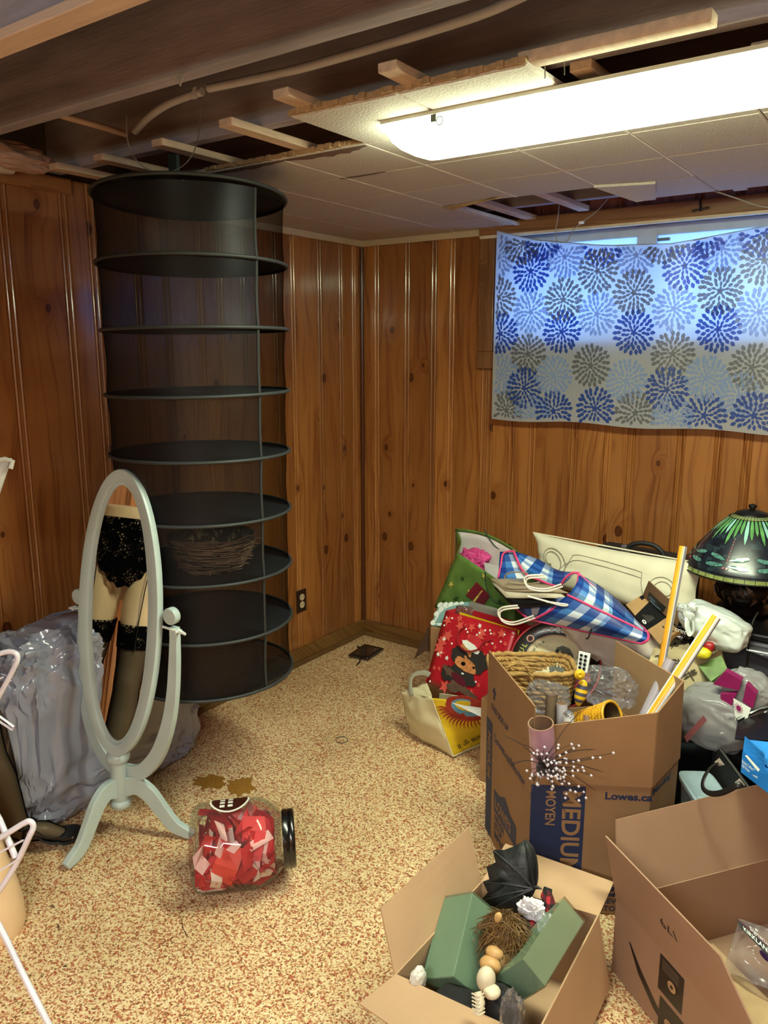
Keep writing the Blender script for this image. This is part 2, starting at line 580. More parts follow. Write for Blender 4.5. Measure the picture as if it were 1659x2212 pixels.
def planks(name, seams, to3, z0, z1, hole=None, flip=False):
    """board wall: to3(t, depth, z) -> point; seams are board edges along t"""
    vs = []; fs = []; uvs = []; at_ = []
    prof = []
    seams = sorted(seams)
    prof.append((seams[0], 0.0, 0))
    for i, s in enumerate(seams[1:]):
        for dx, d in BEAD:
            prof.append((s + dx, d, i if dx < 0.001 else i + 1))
    zs = [z0, z1] if not hole else [z0, hole[2], hole[3], z1]
    for j, z in enumerate(zs):
        for t, d, k in prof: vs.append(to3(t, d, z))
    n = len(prof)
    for j in range(len(zs) - 1):
        for i in range(n - 1):
            ta, tb = prof[i][0], prof[i + 1][0]
            if hole and j == 1 and ta > hole[0] - 0.02 and tb < hole[1] + 0.02: continue
            a = j * n + i
            f = (a, a + 1, a + n + 1, a + n)
            fs.append(f if not flip else f[::-1])
            q = [(ta, zs[j]), (tb, zs[j]), (tb, zs[j + 1]), (ta, zs[j + 1])]
            uvs.append(q if not flip else q[::-1])
            at_.append(((prof[i][2] * 0.618034 + 0.21) % 1.0) + 0.01)
    me = bpy.data.meshes.new(name)
    me.from_pydata([tuple(v) for v in vs], [], fs)
    uvl = me.uv_layers.new(name='UVMap')
    k = 0
    for q in uvs:
        for p in q:
            uvl.data[k].uv = p; k += 1
    a = me.attributes.new('plank', 'FLOAT', 'FACE')
    for i, v in enumerate(at_): a.data[i].value = v
    me.materials.append(M_PINE)
    for p in me.polygons: p.use_smooth = True
    me.set_sharp_from_angle(angle=0.8)
    o = bpy.data.objects.new(name, me); COL.objects.link(o)
    o['kind'] = 'structure'
    ORG[name] = Vector()
    return o


seam_back = [0.0, 0.11, 0.296, 0.451, 0.553, 0.736, 0.886, 0.991, 1.193, 1.346, 1.45, 1.654, 1.801, 1.909, 2.07, 2.19, 2.39, 2.56, 2.70, 2.90, 3.05, 3.20, 3.42, 3.58, 3.7]
seam_left = [0.0, 0.076, 0.182, 0.346, 0.538, 0.66, 0.86, 0.99, 1.10, 1.27, 1.40, 1.583, 1.689, 1.902, 2.05, 2.23, 2.35, 2.50, 2.70, 2.82, 3.0, 3.2, 3.33, 3.5, 3.7, 3.85, 4.0, 4.2, 4.35, 4.55, 4.7, 4.9]
WX0, WX1, WZ0, WZ1 = 0.79, 2.62, 1.60, 2.05
planks('wall_back', seam_back + [WX0 - 0.021, WX1 + 0.021], lambda t, d, z: (t, d, z), 0, 2.3, hole=(WX0, WX1, WZ0, WZ1))
planks('wall_left', seam_left, lambda t, d, z: (-d, -t, z), 0, 2.11, flip=True)
planks('wall_right', [s for s in seam_left], lambda t, d, z: (XR + d, -t, z), 0, 2.11)
planks('wall_front', [s for s in seam_back], lambda t, d, z: (t, YF - d, z), 0, 2.3, flip=True)
# masonry and rim timber behind the boards (closes the room)
mb = MB()
mb.box((-0.09, YF / 2, 1.15), (0.14, -YF + 0.4, 2.5)); mb.box((XR + 0.09, YF / 2, 1.15), (0.14, -YF + 0.4, 2.5))
mb.box((XR / 2, YF - 0.09, 1.15), (XR + 0.4, 0.14, 2.5))
mb.box((WX0 / 2 - 0.06, 0.09, 1.15), (WX0 + 0.12, 0.16, 2.5)); mb.box(((XR + WX1) / 2 + 0.05, 0.09, 1.15), (XR - WX1 + 0.1, 0.16, 2.5))
mb.box(((WX0 + WX1) / 2, 0.09, WZ0 / 2 - 0.05), (WX1 - WX0, 0.16, WZ0 + 0.1)); mb.box(((WX0 + WX1) / 2, 0.09, (WZ1 + 2.4) / 2), (WX1 - WX0, 0.16, 2.4 - WZ1))
mb.build('wall_masonry', flat('grey_masonry', '#6b655e', rough=0.9), kind='structure')
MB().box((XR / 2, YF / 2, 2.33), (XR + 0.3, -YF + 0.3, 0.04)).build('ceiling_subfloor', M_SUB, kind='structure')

# baseboards
MB().box((0.008, -2.4, 0.042), (0.016, 4.8, 0.084), bev=0.004).build('baseboard_left', M_BASE, kind='structure')
MB().box((1.85, -0.008, 0.042), (3.7, 0.016, 0.084), bev=0.004).build('baseboard_back', M_BASE, kind='structure')
MB().box((0.022, -2.4, 0.011), (0.014, 4.8, 0.022), bev=0.004).box((1.85, -0.022, 0.011), (3.66, 0.014, 0.022), bev=0.004).build('trim_1', flat('shoe_mould', '#6a4c28', rough=0.6), kind='structure')
MB().tube([(0.008, -0.008, 0.08), (0.008, -0.008, H)], 0.012, 10).build('trim_2', flat('dark_corner_bead', '#4e2410', rough=0.3, coat=0.6), kind='structure')
# cream cove at the ceiling, in the corner
mb = MB()
mb.box((0.011, -0.76, H - 0.015), (0.022, 1.52, 0.03), bev=0.004)
mb.box((0.345, -0.011, H - 0.015), (0.69, 0.022, 0.03), bev=0.004)
mb.build('trim_3', M_COVE, kind='structure')
# board above the panelling on the left
MB().box((0.012, -2.6, 2.085), (0.024, 1.9, 0.05), bev=0.003).build('trim_4', pine('top_rail_pine', attr=False, light='#b0763c', dark='#8a5426', knots=False, vert=2), kind='structure')

# ceiling tiles
m, nt, b = new_mat('pressed_ceiling_tile')
n1 = N(nt, 'ShaderNodeTexNoise'); n1.inputs['Scale'].default_value = 160; n1.inputs['Detail'].default_value = 3
L(nt, coords(nt), n1.inputs['Vector'])
L(nt, ramp(nt, n1.outputs[0], [(0.3, '#b8b0ac'), (0.7, '#ccc5c2')]), b.inputs['Base Color'])
b.inputs['Roughness'].default_value = 0.85
bump(nt, b, n1.outputs[0], 0.5, 0.003)
M_TILE = m
M_STAIN = flat('water_stain_brown', '#6d5348', rough=0.9, var=0.3, scale=40)
M_TORN = flat('torn_fibreboard', '#a98a68', rough=0.95, var=0.25, scale=60, bmp=0.6)
TS = 0.305


def tile(mb, x0, y0, x1, y1, mat=M_TILE, z=H, tilt=None):
    g = 0.0012; bv = 0.006
    lo = [(x0 + bv, y0 + bv, z), (x1 - bv, y0 + bv, z), (x1 - bv, y1 - bv, z), (x0 + bv, y1 - bv, z)]
    md = [(x0 + g, y0 + g, z + 0.004), (x1 - g, y0 + g, z + 0.004), (x1 - g, y1 - g, z + 0.004), (x0 + g, y1 - g, z + 0.004)]
    hi = [(a, b_, z + 0.013) for a, b_, c in md]
    vs = lo + md + hi
    fs = [(3, 2, 1, 0)] + [(i, (i + 1) % 4, 4 + (i + 1) % 4, 4 + i) for i in range(4)] + [(4 + i, 4 + (i + 1) % 4, 8 + (i + 1) % 4, 8 + i) for i in range(4)] + [(8, 9, 10, 11)]
    if tilt: vs = [tilt(Vector(v)) for v in vs]
    mb.add(vs, fs, mat)


mb = MB()
xs = [0.0, 0.25] + [0.25 + TS * i for i in range(1, 12)] + [XR]
ys = [0.0, -0.315, -0.62, -0.925, -1.23, -1.535, -1.83]
for i in range(len(xs) - 1):
    for j in range(len(ys) - 1):
        x0, x1 = xs[i], xs[i + 1]; y1, y0 = ys[j], ys[j + 1]
        if j == 0 and x0 > 0.8: continue
        if j == 1 and 0.8 < x0 < 1.4: continue
        if j == 5 and not (1.1 < x0 < 1.7): continue
        tile(mb, x0, y0, x1, y1)
M_TONGUE_GLINT = flat('white_tongue_glint', '#efe9e2', rough=0.6)  # white strips along the seams stand for light caught on the tile tongues
for xx, ya, yb in ((0.555, -1.53, -0.03), (0.86, -1.53, -0.62), (1.165, -1.53, -0.62), (0.86, -0.60, -0.02), (1.47, -1.40, -0.62), (1.775, -1.40, -0.62)): mb.box((xx, (ya + yb) / 2, H + 0.0012), (0.005, yb - ya, 0.003), mat=M_TONGUE_GLINT)
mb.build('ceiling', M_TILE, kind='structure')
# stains and torn edges (real marks on the tiles)
mb = MB()
rr = random.Random(3)
for x0, x1, yb, dep in ((0.86, 1.16, -1.53, 0.05), (0.56, 0.86, -1.53, 0.035), (0.84, 1.02, -1.235, 0.012)):
    n = 14
    top = [(x0 + (x1 - x0) * i / n, yb + 0.004, H - 0.0008) for i in range(n + 1)]
    bot = [(x0 + (x1 - x0) * i / n, yb + 0.006 + dep * (math.sin(PI * i / n) * 0.7 + rr.random() * 0.35), H - 0.0008) for i in range(n + 1)]
    mb.add(top + bot, [(i, i + 1, n + 2 + i, n + 1 + i) for i in range(n)], M_STAIN)
for k, (x0, x1, y0) in enumerate(((1.165, 1.775, -1.83), (0.56, 1.165, -1.535))):
    n = 40
    for i in range(n):
        xa = x0 + (x1 - x0) * i / n; xb = x0 + (x1 - x0) * (i + 1) / n
        e = 0.004 + 0.012 * rr.random()
        mb.box(((xa + xb) / 2, y0 - e / 2 + 0.002, H + 0.009), (xb - xa, e, 0.009 + 0.005 * rr.random()), mat=M_TORN)
mb.build('ceiling_torn_edge', M_TORN, kind='structure')

# joists
for i, (y, z0, m_) in enumerate(((-0.25, 2.118, M_JOIST), (-0.66, 2.118, M_JOIST), (-1.05, 2.118, M_JOIST), (-1.37, 2.118, M_JOIST), (-1.70, 2.118, M_JOIST), (-2.10, 2.112, M_JOIST), (-2.46, 2.10, M_JOIST), (-2.86, 2.12, M_JOIST), (-3.26, 2.12, M_JOIST), (-3.66, 2.12, M_JOIST), (-4.06, 2.12, M_JOIST), (-4.5, 2.12, M_JOIST))):
    o = MB().box((XR / 2, y, (z0 + 2.31) / 2), (XR, 0.04, 2.31 - z0), mat=m_, bev=0.003).build('ceiling_joist', m_, kind='structure')
MB().box((1.85, -2.462, 2.091), (3.69, 0.052, 0.018), bev=0.002).build('ceiling_furring', M_JOIST_PALE, kind='structure')
# battens under the joists
for i, (x, y0, y1) in enumerate(((0.155, -1.80, -0.03), (0.37, -1.79, -0.03), (0.65, -1.80, -0.03), (0.95, -1.83, -0.03), (1.22, -1.92, -0.12), (1.51, -1.92, -0.20), (1.83, -1.7, -0.2), (2.15, -1.6, -0.2), (2.5, -1.6, -0.2))):
    mb = MB().box((x, (y0 + y1) / 2, 2.1085), (0.046, y1 - y0, 0.019), mat=M_BATTEN, bev=0.002)
    mb.build('ceiling_batten', M_BATTEN, kind='structure')
# the broken furring strip beside the light
mb = MB()
mb.box((1.93, -1.80, 2.104), (0.36, 0.042, 0.022), mat=M_BATTEN, bev=0.003)
for k in range(9):
    a = Vector((1.755, -1.82 + 0.005 * k, 2.098 + 0.003 * (k % 3)))
    mb.tube([a, a + Vector((-0.03 - 0.05 * rr.random(), rr.uniform(-0.008, 0.008), rr.uniform(-0.006, 0.004)))], [0.004, 0.0012], 5, mat=M_BATTEN)
o = mb.build('furring_strip', M_BATTEN, label='short broken furring strip with splintered end beside the ceiling light', cat='wood strip')
for x in (1.79, 1.83):
    MB().tube([(x, -1.78, 2.096), (x + 0.002, -1.781, 2.07)], 0.0012, 5).build('nail', flat('nail_steel', '#8a8a80', metal=0.8, rough=0.4), o)
# sagging corner of a tile in the hole above the window
mb = MB()
q = Quad(at(1283, 400, Z=2.085), at(1416, 392, Z=2.085), at(1416, 424, Z=2.075), at(1375, 432, Z=2.065))
q.sheet(mb, M_TILE, 6, 6)
mb.build('ceiling_flap', M_TILE, kind='structure', solid=0.008)
mb = MB()
q = Quad(at(955, 447, Z=2.083), at(1090, 425, Z=2.086), at(1070, 430, Z=2.078), at(975, 452, Z=2.076))
q.sheet(mb, M_TORN, 6, 3)
mb.build('ceiling_torn_paper', M_TORN, kind='structure', solid=0.003)
MB().box((0.885, -0.30, 2.088), (0.022, 0.56, 0.014), bev=0.002).build('trim_5', flat('white_edge_strip', '#c9c7cc', rough=0.5), kind='structure')

# ------------------------------------------------------------------ window and its surround
mb = MB()
mb.box((0.729, -0.011, 1.80), (0.078, 0.022, 0.52), bev=0.004)
mb.box((1.705, -0.0115, 1.501), (2.03, 0.023, 0.078), bev=0.004)
mb.box((2.68, -0.011, 1.80), (0.078, 0.022, 0.52), bev=0.004)
mb.box((0.778, 0.05, 1.82), (0.016, 0.14, 0.47)); mb.box((2.632, 0.05, 1.82), (0.016, 0.14, 0.47))
mb.box((1.70, 0.05, 1.594), (1.85, 0.14, 0.016))
mb.build('trim_6', M_CASING, kind='structure')
MB().box((1.72, -0.02, 2.082), (2.05, 0.04, 0.062), bev=0.006).build('trim_7', pine('header_pine', attr=False, light='#a77c54', dark='#7b5435', knots=False, coat=0.3, vert=0), kind='structure')
MB().box((1.72, -0.028, 2.047), (2.05, 0.016, 0.016), bev=0.004).build('trim_8', flat('pale_header_edge', '#d9cbb8', rough=0.5), kind='structure')
wn = thing('window_1', None, None, (1.7, 0.09, 1.60)); del_ = wn
wn['kind'] = 'structure'
MF = flat('weathered_white_sash', '#c9c6c4', rough=0.6, var=0.1)
mb = MB()
for x in (0.81, 1.40, 1.44, 2.03, 2.07, 2.60): mb.box((x, 0.093, 1.825), (0.04, 0.039, 0.446))
for z in (1.62, 2.03): mb.box((1.7, 0.095, z), (1.83, 0.035, 0.04))
mb.build('window_frame', MF, wn)
MB().box((1.7, 0.098, 1.825), (1.80, 0.004, 0.42)).build('window_pane', film('dusty_window_glass', clear=0.95, milk=0.75, milky='#d2d0dc', rough=0.05), wn)
MB().box((1.49, 0.072, 1.99), (0.05, 0.012, 0.012), bev=0.002).build('window_latch', flat('latch_metal', '#77777a', metal=0.7, rough=0.4), wn)
# light-coloured window well outside
mb = MB()
mb.box((1.7, 1.3, 1.45), (3.6, 2.0, 0.04)).build('window_well_ground', flat('pale_gravel', '#c8ccd0', rough=0.9, var=0.2), kind='structure')


# ------------------------------------------------------------------ the curtain
def cloth_mat(name, col, tr=0.55):
    m, nt, b = new_mat(name)
    nt.nodes.remove(b)
    out = [n for n in nt.nodes if n.type == 'OUTPUT_MATERIAL'][0]
    d = N(nt, 'ShaderNodeBsdfDiffuse'); d.inputs[0].default_value = lin(col)
    t = N(nt, 'ShaderNodeBsdfTranslucent'); t.inputs[0].default_value = lin(col)
    g = N(nt, 'ShaderNodeBsdfGlossy'); g.inputs['Roughness'].default_value = 0.35; g.inputs[0].default_value = (0.9, 0.9, 0.9, 1)
    m1 = N(nt, 'ShaderNodeMixShader'); m1.inputs[0].default_value = tr
    L(nt, d.outputs[0], m1.inputs[1]); L(nt, t.outputs[0], m1.inputs[2])
    m2 = N(nt, 'ShaderNodeMixShader'); m2.inputs[0].default_value = 0.05
    L(nt, m1.outputs[0], m2.inputs[1]); L(nt, g.outputs[0], m2.inputs[2])
    L(nt, m2.outputs[0], out.inputs[0])
    return m


CY = -0.065
tlc, brc = at(1068, 500, Y=CY), at(1659, 925, Y=CY)
CX0, CX1 = at(1068, 700, Y=CY).x, 2.62
CB = at(1068, 905, Y=CY).z


def ctop(x):
    t = [(CX0, tlc.z), (at(1150, 520, Y=CY).x, at(1150, 518, Y=CY).z), (at(1300, 529, Y=CY).x, at(1300, 531, Y=CY).z), (at(1450, 526, Y=CY).x, at(1450, 527, Y=CY).z), (at(1659, 505, Y=CY).x, at(1659, 488, Y=CY).z), (CX1, 1.99)]
    for (a, za), (b_, zb) in zip(t, t[1:]):
        if x <= b_: return za + (zb - za) * (x - a) / (b_ - a)
    return t[-1][1]


def cpt(x, z, off=0.0):
    k = (z - CB) / (2.0 - CB)
    y = CY + 0.010 * nz((x * 2.3, z * 0.8, 0.3), 2.0, 3) + 0.006 * nz((x * 9, z * 2, 1.0), 1.0, 4) * (1 - 0.4 * k)
    y += 0.012 * math.exp(-((ctop(x) - z) / 0.03) ** 2) * nz((x * 14, 0, 0), 1.0, 6)
    return Vector((x, y - off, z))


ct = thing('curtain', 'pale shower curtain with blue and grey petal flowers hung over the window', 'curtain', (1.7, CY, CB))
mb = MB()
mb.grid(lambda u, v: cpt(CX0 + (CX1 - CX0) * u, CB - 0.006 * math.sin(u * 21) * (1 - v) + (ctop(CX0 + (CX1 - CX0) * u) - CB) * v), 120, 50)
mb.build('fabric', cloth_mat('curtain_white', '#d4dbe6', 0.6), ct)
PB, PG, PL_ = cloth_mat('petal_blue', '#3d64c0', 0.62), cloth_mat('petal_grey', '#888c96', 0.62), cloth_mat('petal_light_blue', '#a2bbe8', 0.55)
flowers = [(330, 430, 'B'), (285, 275, 'G'), (510, 590, 'G'), (705, 430, 'G'), (740, 275, 'B'), (500, 770, 'B'), (150, 580, 'G'), (160, 780, 'B'), (920, 340, 'L'), (905, 550, 'G'), (905, 775, 'B'), (1190, 400, 'B'), (1390, 540, 'G'), (1380, 755, 'B'), (1130, 640, 'L'), (330, 660, 'L'), (700, 670, 'L'), (520, 350, 'L'), (1640, 370, 'G'), (1640, 215, 'B'), (1400, 300, 'L'), (1310, 215, 'B'), (1075, 260, 'G'), (400, 250, 'B'), (312, 895, 'G'), (290, 1085, 'B'), (665, 960, 'G'), (455, 1020, 'L'), (865, 1045, 'L'), (1122, 895, 'G'), (1090, 1095, 'B'), (1310, 1030, 'L'), (1570, 970, 'G'), (190, 1210, 'G'), (455, 1215, 'B'), (690, 1200, 'B'), (915, 1225, 'G'), (1300, 1240, 'B'), (1580, 1240, 'B'), (1610, 660, 'L'), (150, 350, 'L'), (165, 1010, 'L'), (330, 1240, 'L'), (1120, 1255, 'L'), (1500, 1130, 'L')]
flw = []
for fx, fy, c in flowers:
    p = at(1020 + fx / 2.596, 420 + fy / 2.596, Y=CY)
    flw.append((p.x, p.z, c))
for x, z, c in ((2.14, 1.92, 'G'), (2.16, 1.70, 'B'), (2.12, 1.46, 'B'), (2.3, 1.8, 'L'), (2.32, 1.6, 'G'), (2.34, 1.4, 'L'), (2.46, 1.9, 'B'), (2.5, 1.7, 'G'), (2.5, 1.45, 'B'), (2.2, 1.32, 'G')): flw.append((x, z, c))
mb = MB()
rr = random.Random(11)
for fi, (fx, fz, c) in enumerate(flw):
    mt = {'B': PB, 'G': PG, 'L': PL_}[c]
    off = 0.0006 + 0.0003 * (fi % 4) + (0.0003 if c == 'B' else 0)
    for ring, (rad, cnt) in enumerate(((0.009, 5), (0.027, 10), (0.045, 15), (0.063, 19), (0.081, 22))):
        ph = rr.random() * 6.28
        for k in range(cnt):
            a = ph + 2 * PI * k / cnt + rr.uniform(-0.06, 0.06)
            r0 = rad + rr.uniform(-0.003, 0.003)
            ln = 0.0105 + 0.0012 * (ring > 0) + 0.001 * (ring > 2); wd = 0.0056 + 0.0012 * (ring > 1) + 0.0008 * (ring > 2) + 0.0006 * (ring > 3)
            pts = []
            for (l_, w_) in ((-1, 0), (-0.45, 0.78), (0.05, 1.0), (0.55, 0.66), (1, 0), (0.55, -0.66), (0.05, -1.0), (-0.45, -0.78)):
                rr_, tt = r0 + l_ * ln, w_ * wd
                x = fx + (rr_ * math.cos(a) - tt * math.sin(a)) * 0.95; z = fz + rr_ * math.sin(a) + tt * math.cos(a)
                pts.append((x, z))
            if all(CX0 + 0.003 < x < CX1 - 0.003 and CB + 0.004 < z < ctop(x) - 0.004 for x, z in pts):
                mb.add([cpt(x, z, off) for x, z in pts], [(7, 6, 5, 4, 3, 2, 1, 0)], mt)
mb.build('petal_print', PB, ct, label='blue and grey petal flower print')
# cord the curtain hangs on
mb = MB()
mb.tube([cpt(CX0 + (CX1 - CX0) * i / 24, ctop(CX0 + (CX1 - CX0) * i / 24)) + Vector((0, 0.004, 0)) for i in range(25)], 0.003, 6)
mb.build('hem_cord', flat('cord_grey', '#9aa0ac'), ct)

# ------------------------------------------------------------------ the ceiling light
fl = thing('ceiling_light', 'long lit fluorescent wraparound light fixed under the ceiling tiles', 'ceiling light', (1.95, -1.55, H))
FX0, FX1, FY0, FY1 = 1.335, 2.57, -1.675, -1.425
mb = MB()
mb.box(((FX0 + FX1) / 2, (FY0 + FY1) / 2, H - 0.004), (FX1 - FX0 + 0.02, FY1 - FY0 + 0.02, 0.008))
mb.build('housing', flat('white_enamel', '#d8d8c8', rough=0.4), fl)
prof = [(0, 0.0), (0.004, -0.022), (0.02, -0.038), (0.06, -0.047), (0.125, -0.050), (0.19, -0.047), (0.23, -0.038), (0.246, -0.022), (0.25, 0)]
mb = MB()
n = 40
cs = []
for x, k in ((FX0, 0.86), (FX0 + 0.004, 0.97), (FX0 + 0.012, 1.0), (FX1 - 0.012, 1.0), (FX1 - 0.004, 0.97), (FX1, 0.86)):
    cs.append([Vector((x, FY0 + 0.125 + (y - 0.125) * (0.99 if k < 1 else 1), H - 0.008 + z * k)) for y, z in prof])
vs = [p for c in cs for p in c]; m_ = len(prof)
fs = [(i * m_ + j, i * m_ + j + 1, (i + 1) * m_ + j + 1, (i + 1) * m_ + j) for i in range(len(cs) - 1) for j in range(m_ - 1)] + [tuple(range(m_ - 1, -1, -1)), tuple((len(cs) - 1) * m_ + j for j in range(m_))]
mb.add(vs, fs, None, True)
me_, nt, b = new_mat('lit_lens')
b.inputs['Base Color'].default_value = (0.9, 0.95, 0.85, 1)
b.inputs['Emission Color'].default_value = (0.88, 1.0, 0.64, 1)
b.inputs['Emission Strength'].default_value = TUBE_STRENGTH
mb.build('lens', me_, fl)
mb = MB().box((1.475, -1.682, 2.068), (0.014, 0.008, 0.016)).tube([(1.492 + 0.009 * math.cos(t), -1.686, 2.060 + 0.009 * math.sin(t)) for t in [i * PI / 6 for i in range(12)]], 0.0014, 5, closed=True)
mb.build('latch', flat('latch_dull', '#606458', metal=0.6, rough=0.4), fl)
# unseen fixture added behind the camera to carry the fill light
f2 = thing('ceiling_light', 'added fluorescent strip light hanging unseen at the other end of the room', 'ceiling light', (2.35, -4.0, 1.9))
MB().box((2.35, -4.0, 1.925), (1.24, 0.10, 0.02)).box((1.9, -4.0, 2.03), (0.01, 0.01, 0.2)).box((2.8, -4.0, 2.03), (0.01, 0.01, 0.2)).build('housing', MATS['white_enamel'], f2)
MB().box((2.35, -4.0, 1.885), (1.2, 0.12, 0.05), bev=0.02).build('lens', me_, f2)

# ------------------------------------------------------------------ cables and pipes at the ceiling
M_CON = flat('grey_conduit', '#b6bac6', rough=0.45, var=0.08)


def spline(pts, n=8):
    pts = [Vector(p) for p in pts]
    out = []
    for i in range(len(pts) - 1):
        p0 = pts[max(i - 1, 0)]; p1 = pts[i]; p2 = pts[i + 1]; p3 = pts[min(i + 2, len(pts) - 1)]
        for k in range(n):
            t = k / n
            out.append(0.5 * ((2 * p1) + (p2 - p0) * t + (2 * p0 - 5 * p1 + 4 * p2 - p3) * t * t + (3 * p1 - p0 - 3 * p2 + p3) * t ** 3))
    out.append(pts[-1])
    return out


c = MB().tube(spline([at(x, y, Z=2.15) for x, y in ((1180, -35), (1060, 22), (930, 66), (790, 108), (640, 150), (540, 172), (450, 191))]), 0.0095, 10)
c.build('grey_conduit', M_CON, label='long grey plastic conduit running beneath the joists', cat='conduit')
c = MB().tube(spline([at(x, y, Z=2.15) for x, y in ((437, 198), (415, 204), (360, 226), (320, 254), (292, 284))]), 0.0095, 10)
c.tube([at(425, 198, Z=2.15), at(418, 204, Z=2.15)], 0.0115, 10, mat=None)
c.build('grey_conduit', M_CON, label='short curved grey conduit piece above the hanging mesh rack', cat='conduit')
MB().tube([at(x, y, Z=2.15) for x, y in ((128, 248), (200, 268), (272, 290))], 0.009, 8).build('wooden_rod', flat('pale_rod', '#b99a86'), label='thin pale rod crossing behind the joist at the upper left', cat='rod')
MB().tube(spline([at(x, y, Z=z) for x, y, z in ((273, 248, 2.15), (277, 310, 2.1), (300, 352, 2.05), (345, 374, 2.03), (395, 358, 2.05), (424, 315, 2.1), (434, 240, 2.14), (437, 200, 2.15))]), 0.0016, 5).build('wire', flat('dull_wire', '#6d6664', rough=0.5), label='thin wire loop hanging from the conduit above the mesh rack', cat='wire')
MB().tube(spline([at(x, y, Y=-0.16) for x, y in ((1317, 425), (1290, 455), (1262, 477), (1240, 495), (1225, 520), (1205, 522), (1200, 500), (1205, 470), (1208, 440))] ), 0.002, 5).build('wire', flat('white_wire', '#9d9894', rough=0.5), label='thin twisted wire dangling in front of the curtain top', cat='wire')
o = MB().tube(spline([at(x, y, Y=-0.3) for x, y in ((1535, 410), (1590, 428), (1640, 445), (1700, 452))]), 0.0022, 5).build('wire', MATS['white_wire'], label='pale wire slung under the ceiling right of the torn tiles', cat='wire')
MB().box(at(1256, 481, Y=-0.165), (0.02, 0.008, 0.01)).build('wire_clip', flat('clip_white', '#e8e8ee'), label='small white clip on the dangling wire', cat='clip')
MB().tube([at(1495, 456, Y=-0.05), at(1532, 448, Y=-0.05)], 0.004, 6).tube([at(1513, 430, Y=-0.05), at(1513, 456, Y=-0.05)], 0.005, 6).build('hook', flat('dark_hook', '#3b3433', metal=0.6, rough=0.4), label='small dark metal hook on the wooden header above the window', cat='hook')
# splinters of wood hanging from the joist
MB().add([at(375, 158, Z=2.11), at(398, 160, Z=2.11), at(390, 188, Z=2.07), at(383, 176, Z=2.085)], [(0, 1, 2, 3)]).build('ceiling_splinter', M_BATTEN, kind='structure', solid=0.002)
# insulation paper and pipe stub above the panelling at the far left
vs, fs = crumple(at(20, 338, X=0.10), (0.05, 0.13, 0.035), seed=4, amp=0.35, sub=4)
MB().add(vs, fs, None, False).build('insulation_scrap', flat('pinkish_paper', '#a58274', rough=0.9), label='crumpled brown insulation paper tucked above the panelling', cat='insulation')
MB().tube([at(-30, 355, X=0.08), at(24, 358, X=0.08)], 0.025, 12).build('pipe', flat('pipe_cream', '#b9aa9c'), label='stub of pale pipe lying above the left panelling', cat='pipe')
# outlet
ot = thing('power_outlet', 'brown wall outlet plate with two cream sockets beside the mesh rack', 'power outlet', (0, -0.517, 0.27))
MB().box((0.004, -0.517, 0.325), (0.008, 0.070, 0.114), bev=0.003).build('plate', flat('brown_plate', '#33231c', rough=0.3), ot)
mb = MB(); ms = flat('cream_socket', '#d8c9a6', rough=0.4); md_ = flat('socket_slot', '#2a2420')
for dz in (0.0195, -0.0195):
    mb.lathe([(0.0, 0.0025), (0.0165, 0.0025), (0.0168, 0.0)], (0.008, -0.517, 0.325 + dz), (1, 0, 0), 18, ms, False)
    for dy in (-0.006, 0.006): mb.box((0.0108, -0.517 + dy, 0.327 + dz), (0.0006, 0.0022, 0.008), mat=md_)
mb.build('socket', ms, ot)
# baseboard outlet on the floor: the black cloth pad
vs = []
m_ = flat('black_vinyl', '#0c0b0c', rough=0.2, coat=0.6)
q = Quad(at(788, 1394, Z=0.012), at(829, 1403, Z=0.012), at(795, 1425, Z=0.012), at(753, 1417, Z=0.012), out=(0, 0, 1))
mb = MB(); q.sheet(mb, m_, 6, 6)
for u, v in ((0.2, 0.3), (0.5, 0.25), (0.8, 0.3), (0.22, 0.7), (0.5, 0.72), (0.78, 0.7)): mb.sphere(q.p(u, v, 0.002), 0.011, m_, 10, (1, 1, 0.6))
mb.tube([q.p(0.6, 1.0), q.p(0.75, 1.2, -0.006), q.p(0.78, 1.45, -0.01)], 0.003, 5, m_)
mb.tube([q.p(0.0, 0.1), q.p(-0.25, 0.15, -0.008), q.p(-0.4, 0.0, -0.010)], 0.003, 5, m_)
mb.build('vinyl_pad', m_, label='small shiny black quilted pad lying on the floor in the corner', cat='pad', solid=0.008)
# stains and bits on the floor
M_ADH = flat('old_brown_glue', '#94692a', rough=0.35, var=0.25, scale=90)
for k, (cx, cy, rx, ry, sd) in enumerate(((455, 1690, 34, 15, 3), (520, 1698, 30, 20, 8))):
    r_ = random.Random(sd); pts = []
    for i in range(22):
        a = 2 * PI * i / 22; kk = 1 + r_.uniform(-0.28, 0.28)
        pts.append(at(cx + rx * math.cos(a) * kk, cy + ry * math.sin(a) * kk, Z=0.0012))
    MB().add(pts[::-1], [tuple(range(22))]).build('floor_stain', M_ADH, label=('brown glue stain on the floor nearer the mirror base', 'brown glue stain on the floor just behind the plastic jar')[k], cat='stain')
MB().tube([at(738 + 13 * math.cos(t), 1598 + 7 * math.sin(t), Z=0.002) for t in [i * PI / 10 for i in range(20)]], 0.0014, 5, closed=True).build('hair_elastic', flat('black_elastic', '#14110f'), label='thin black elastic loop lying on the bare floor', cat='hair elastic')
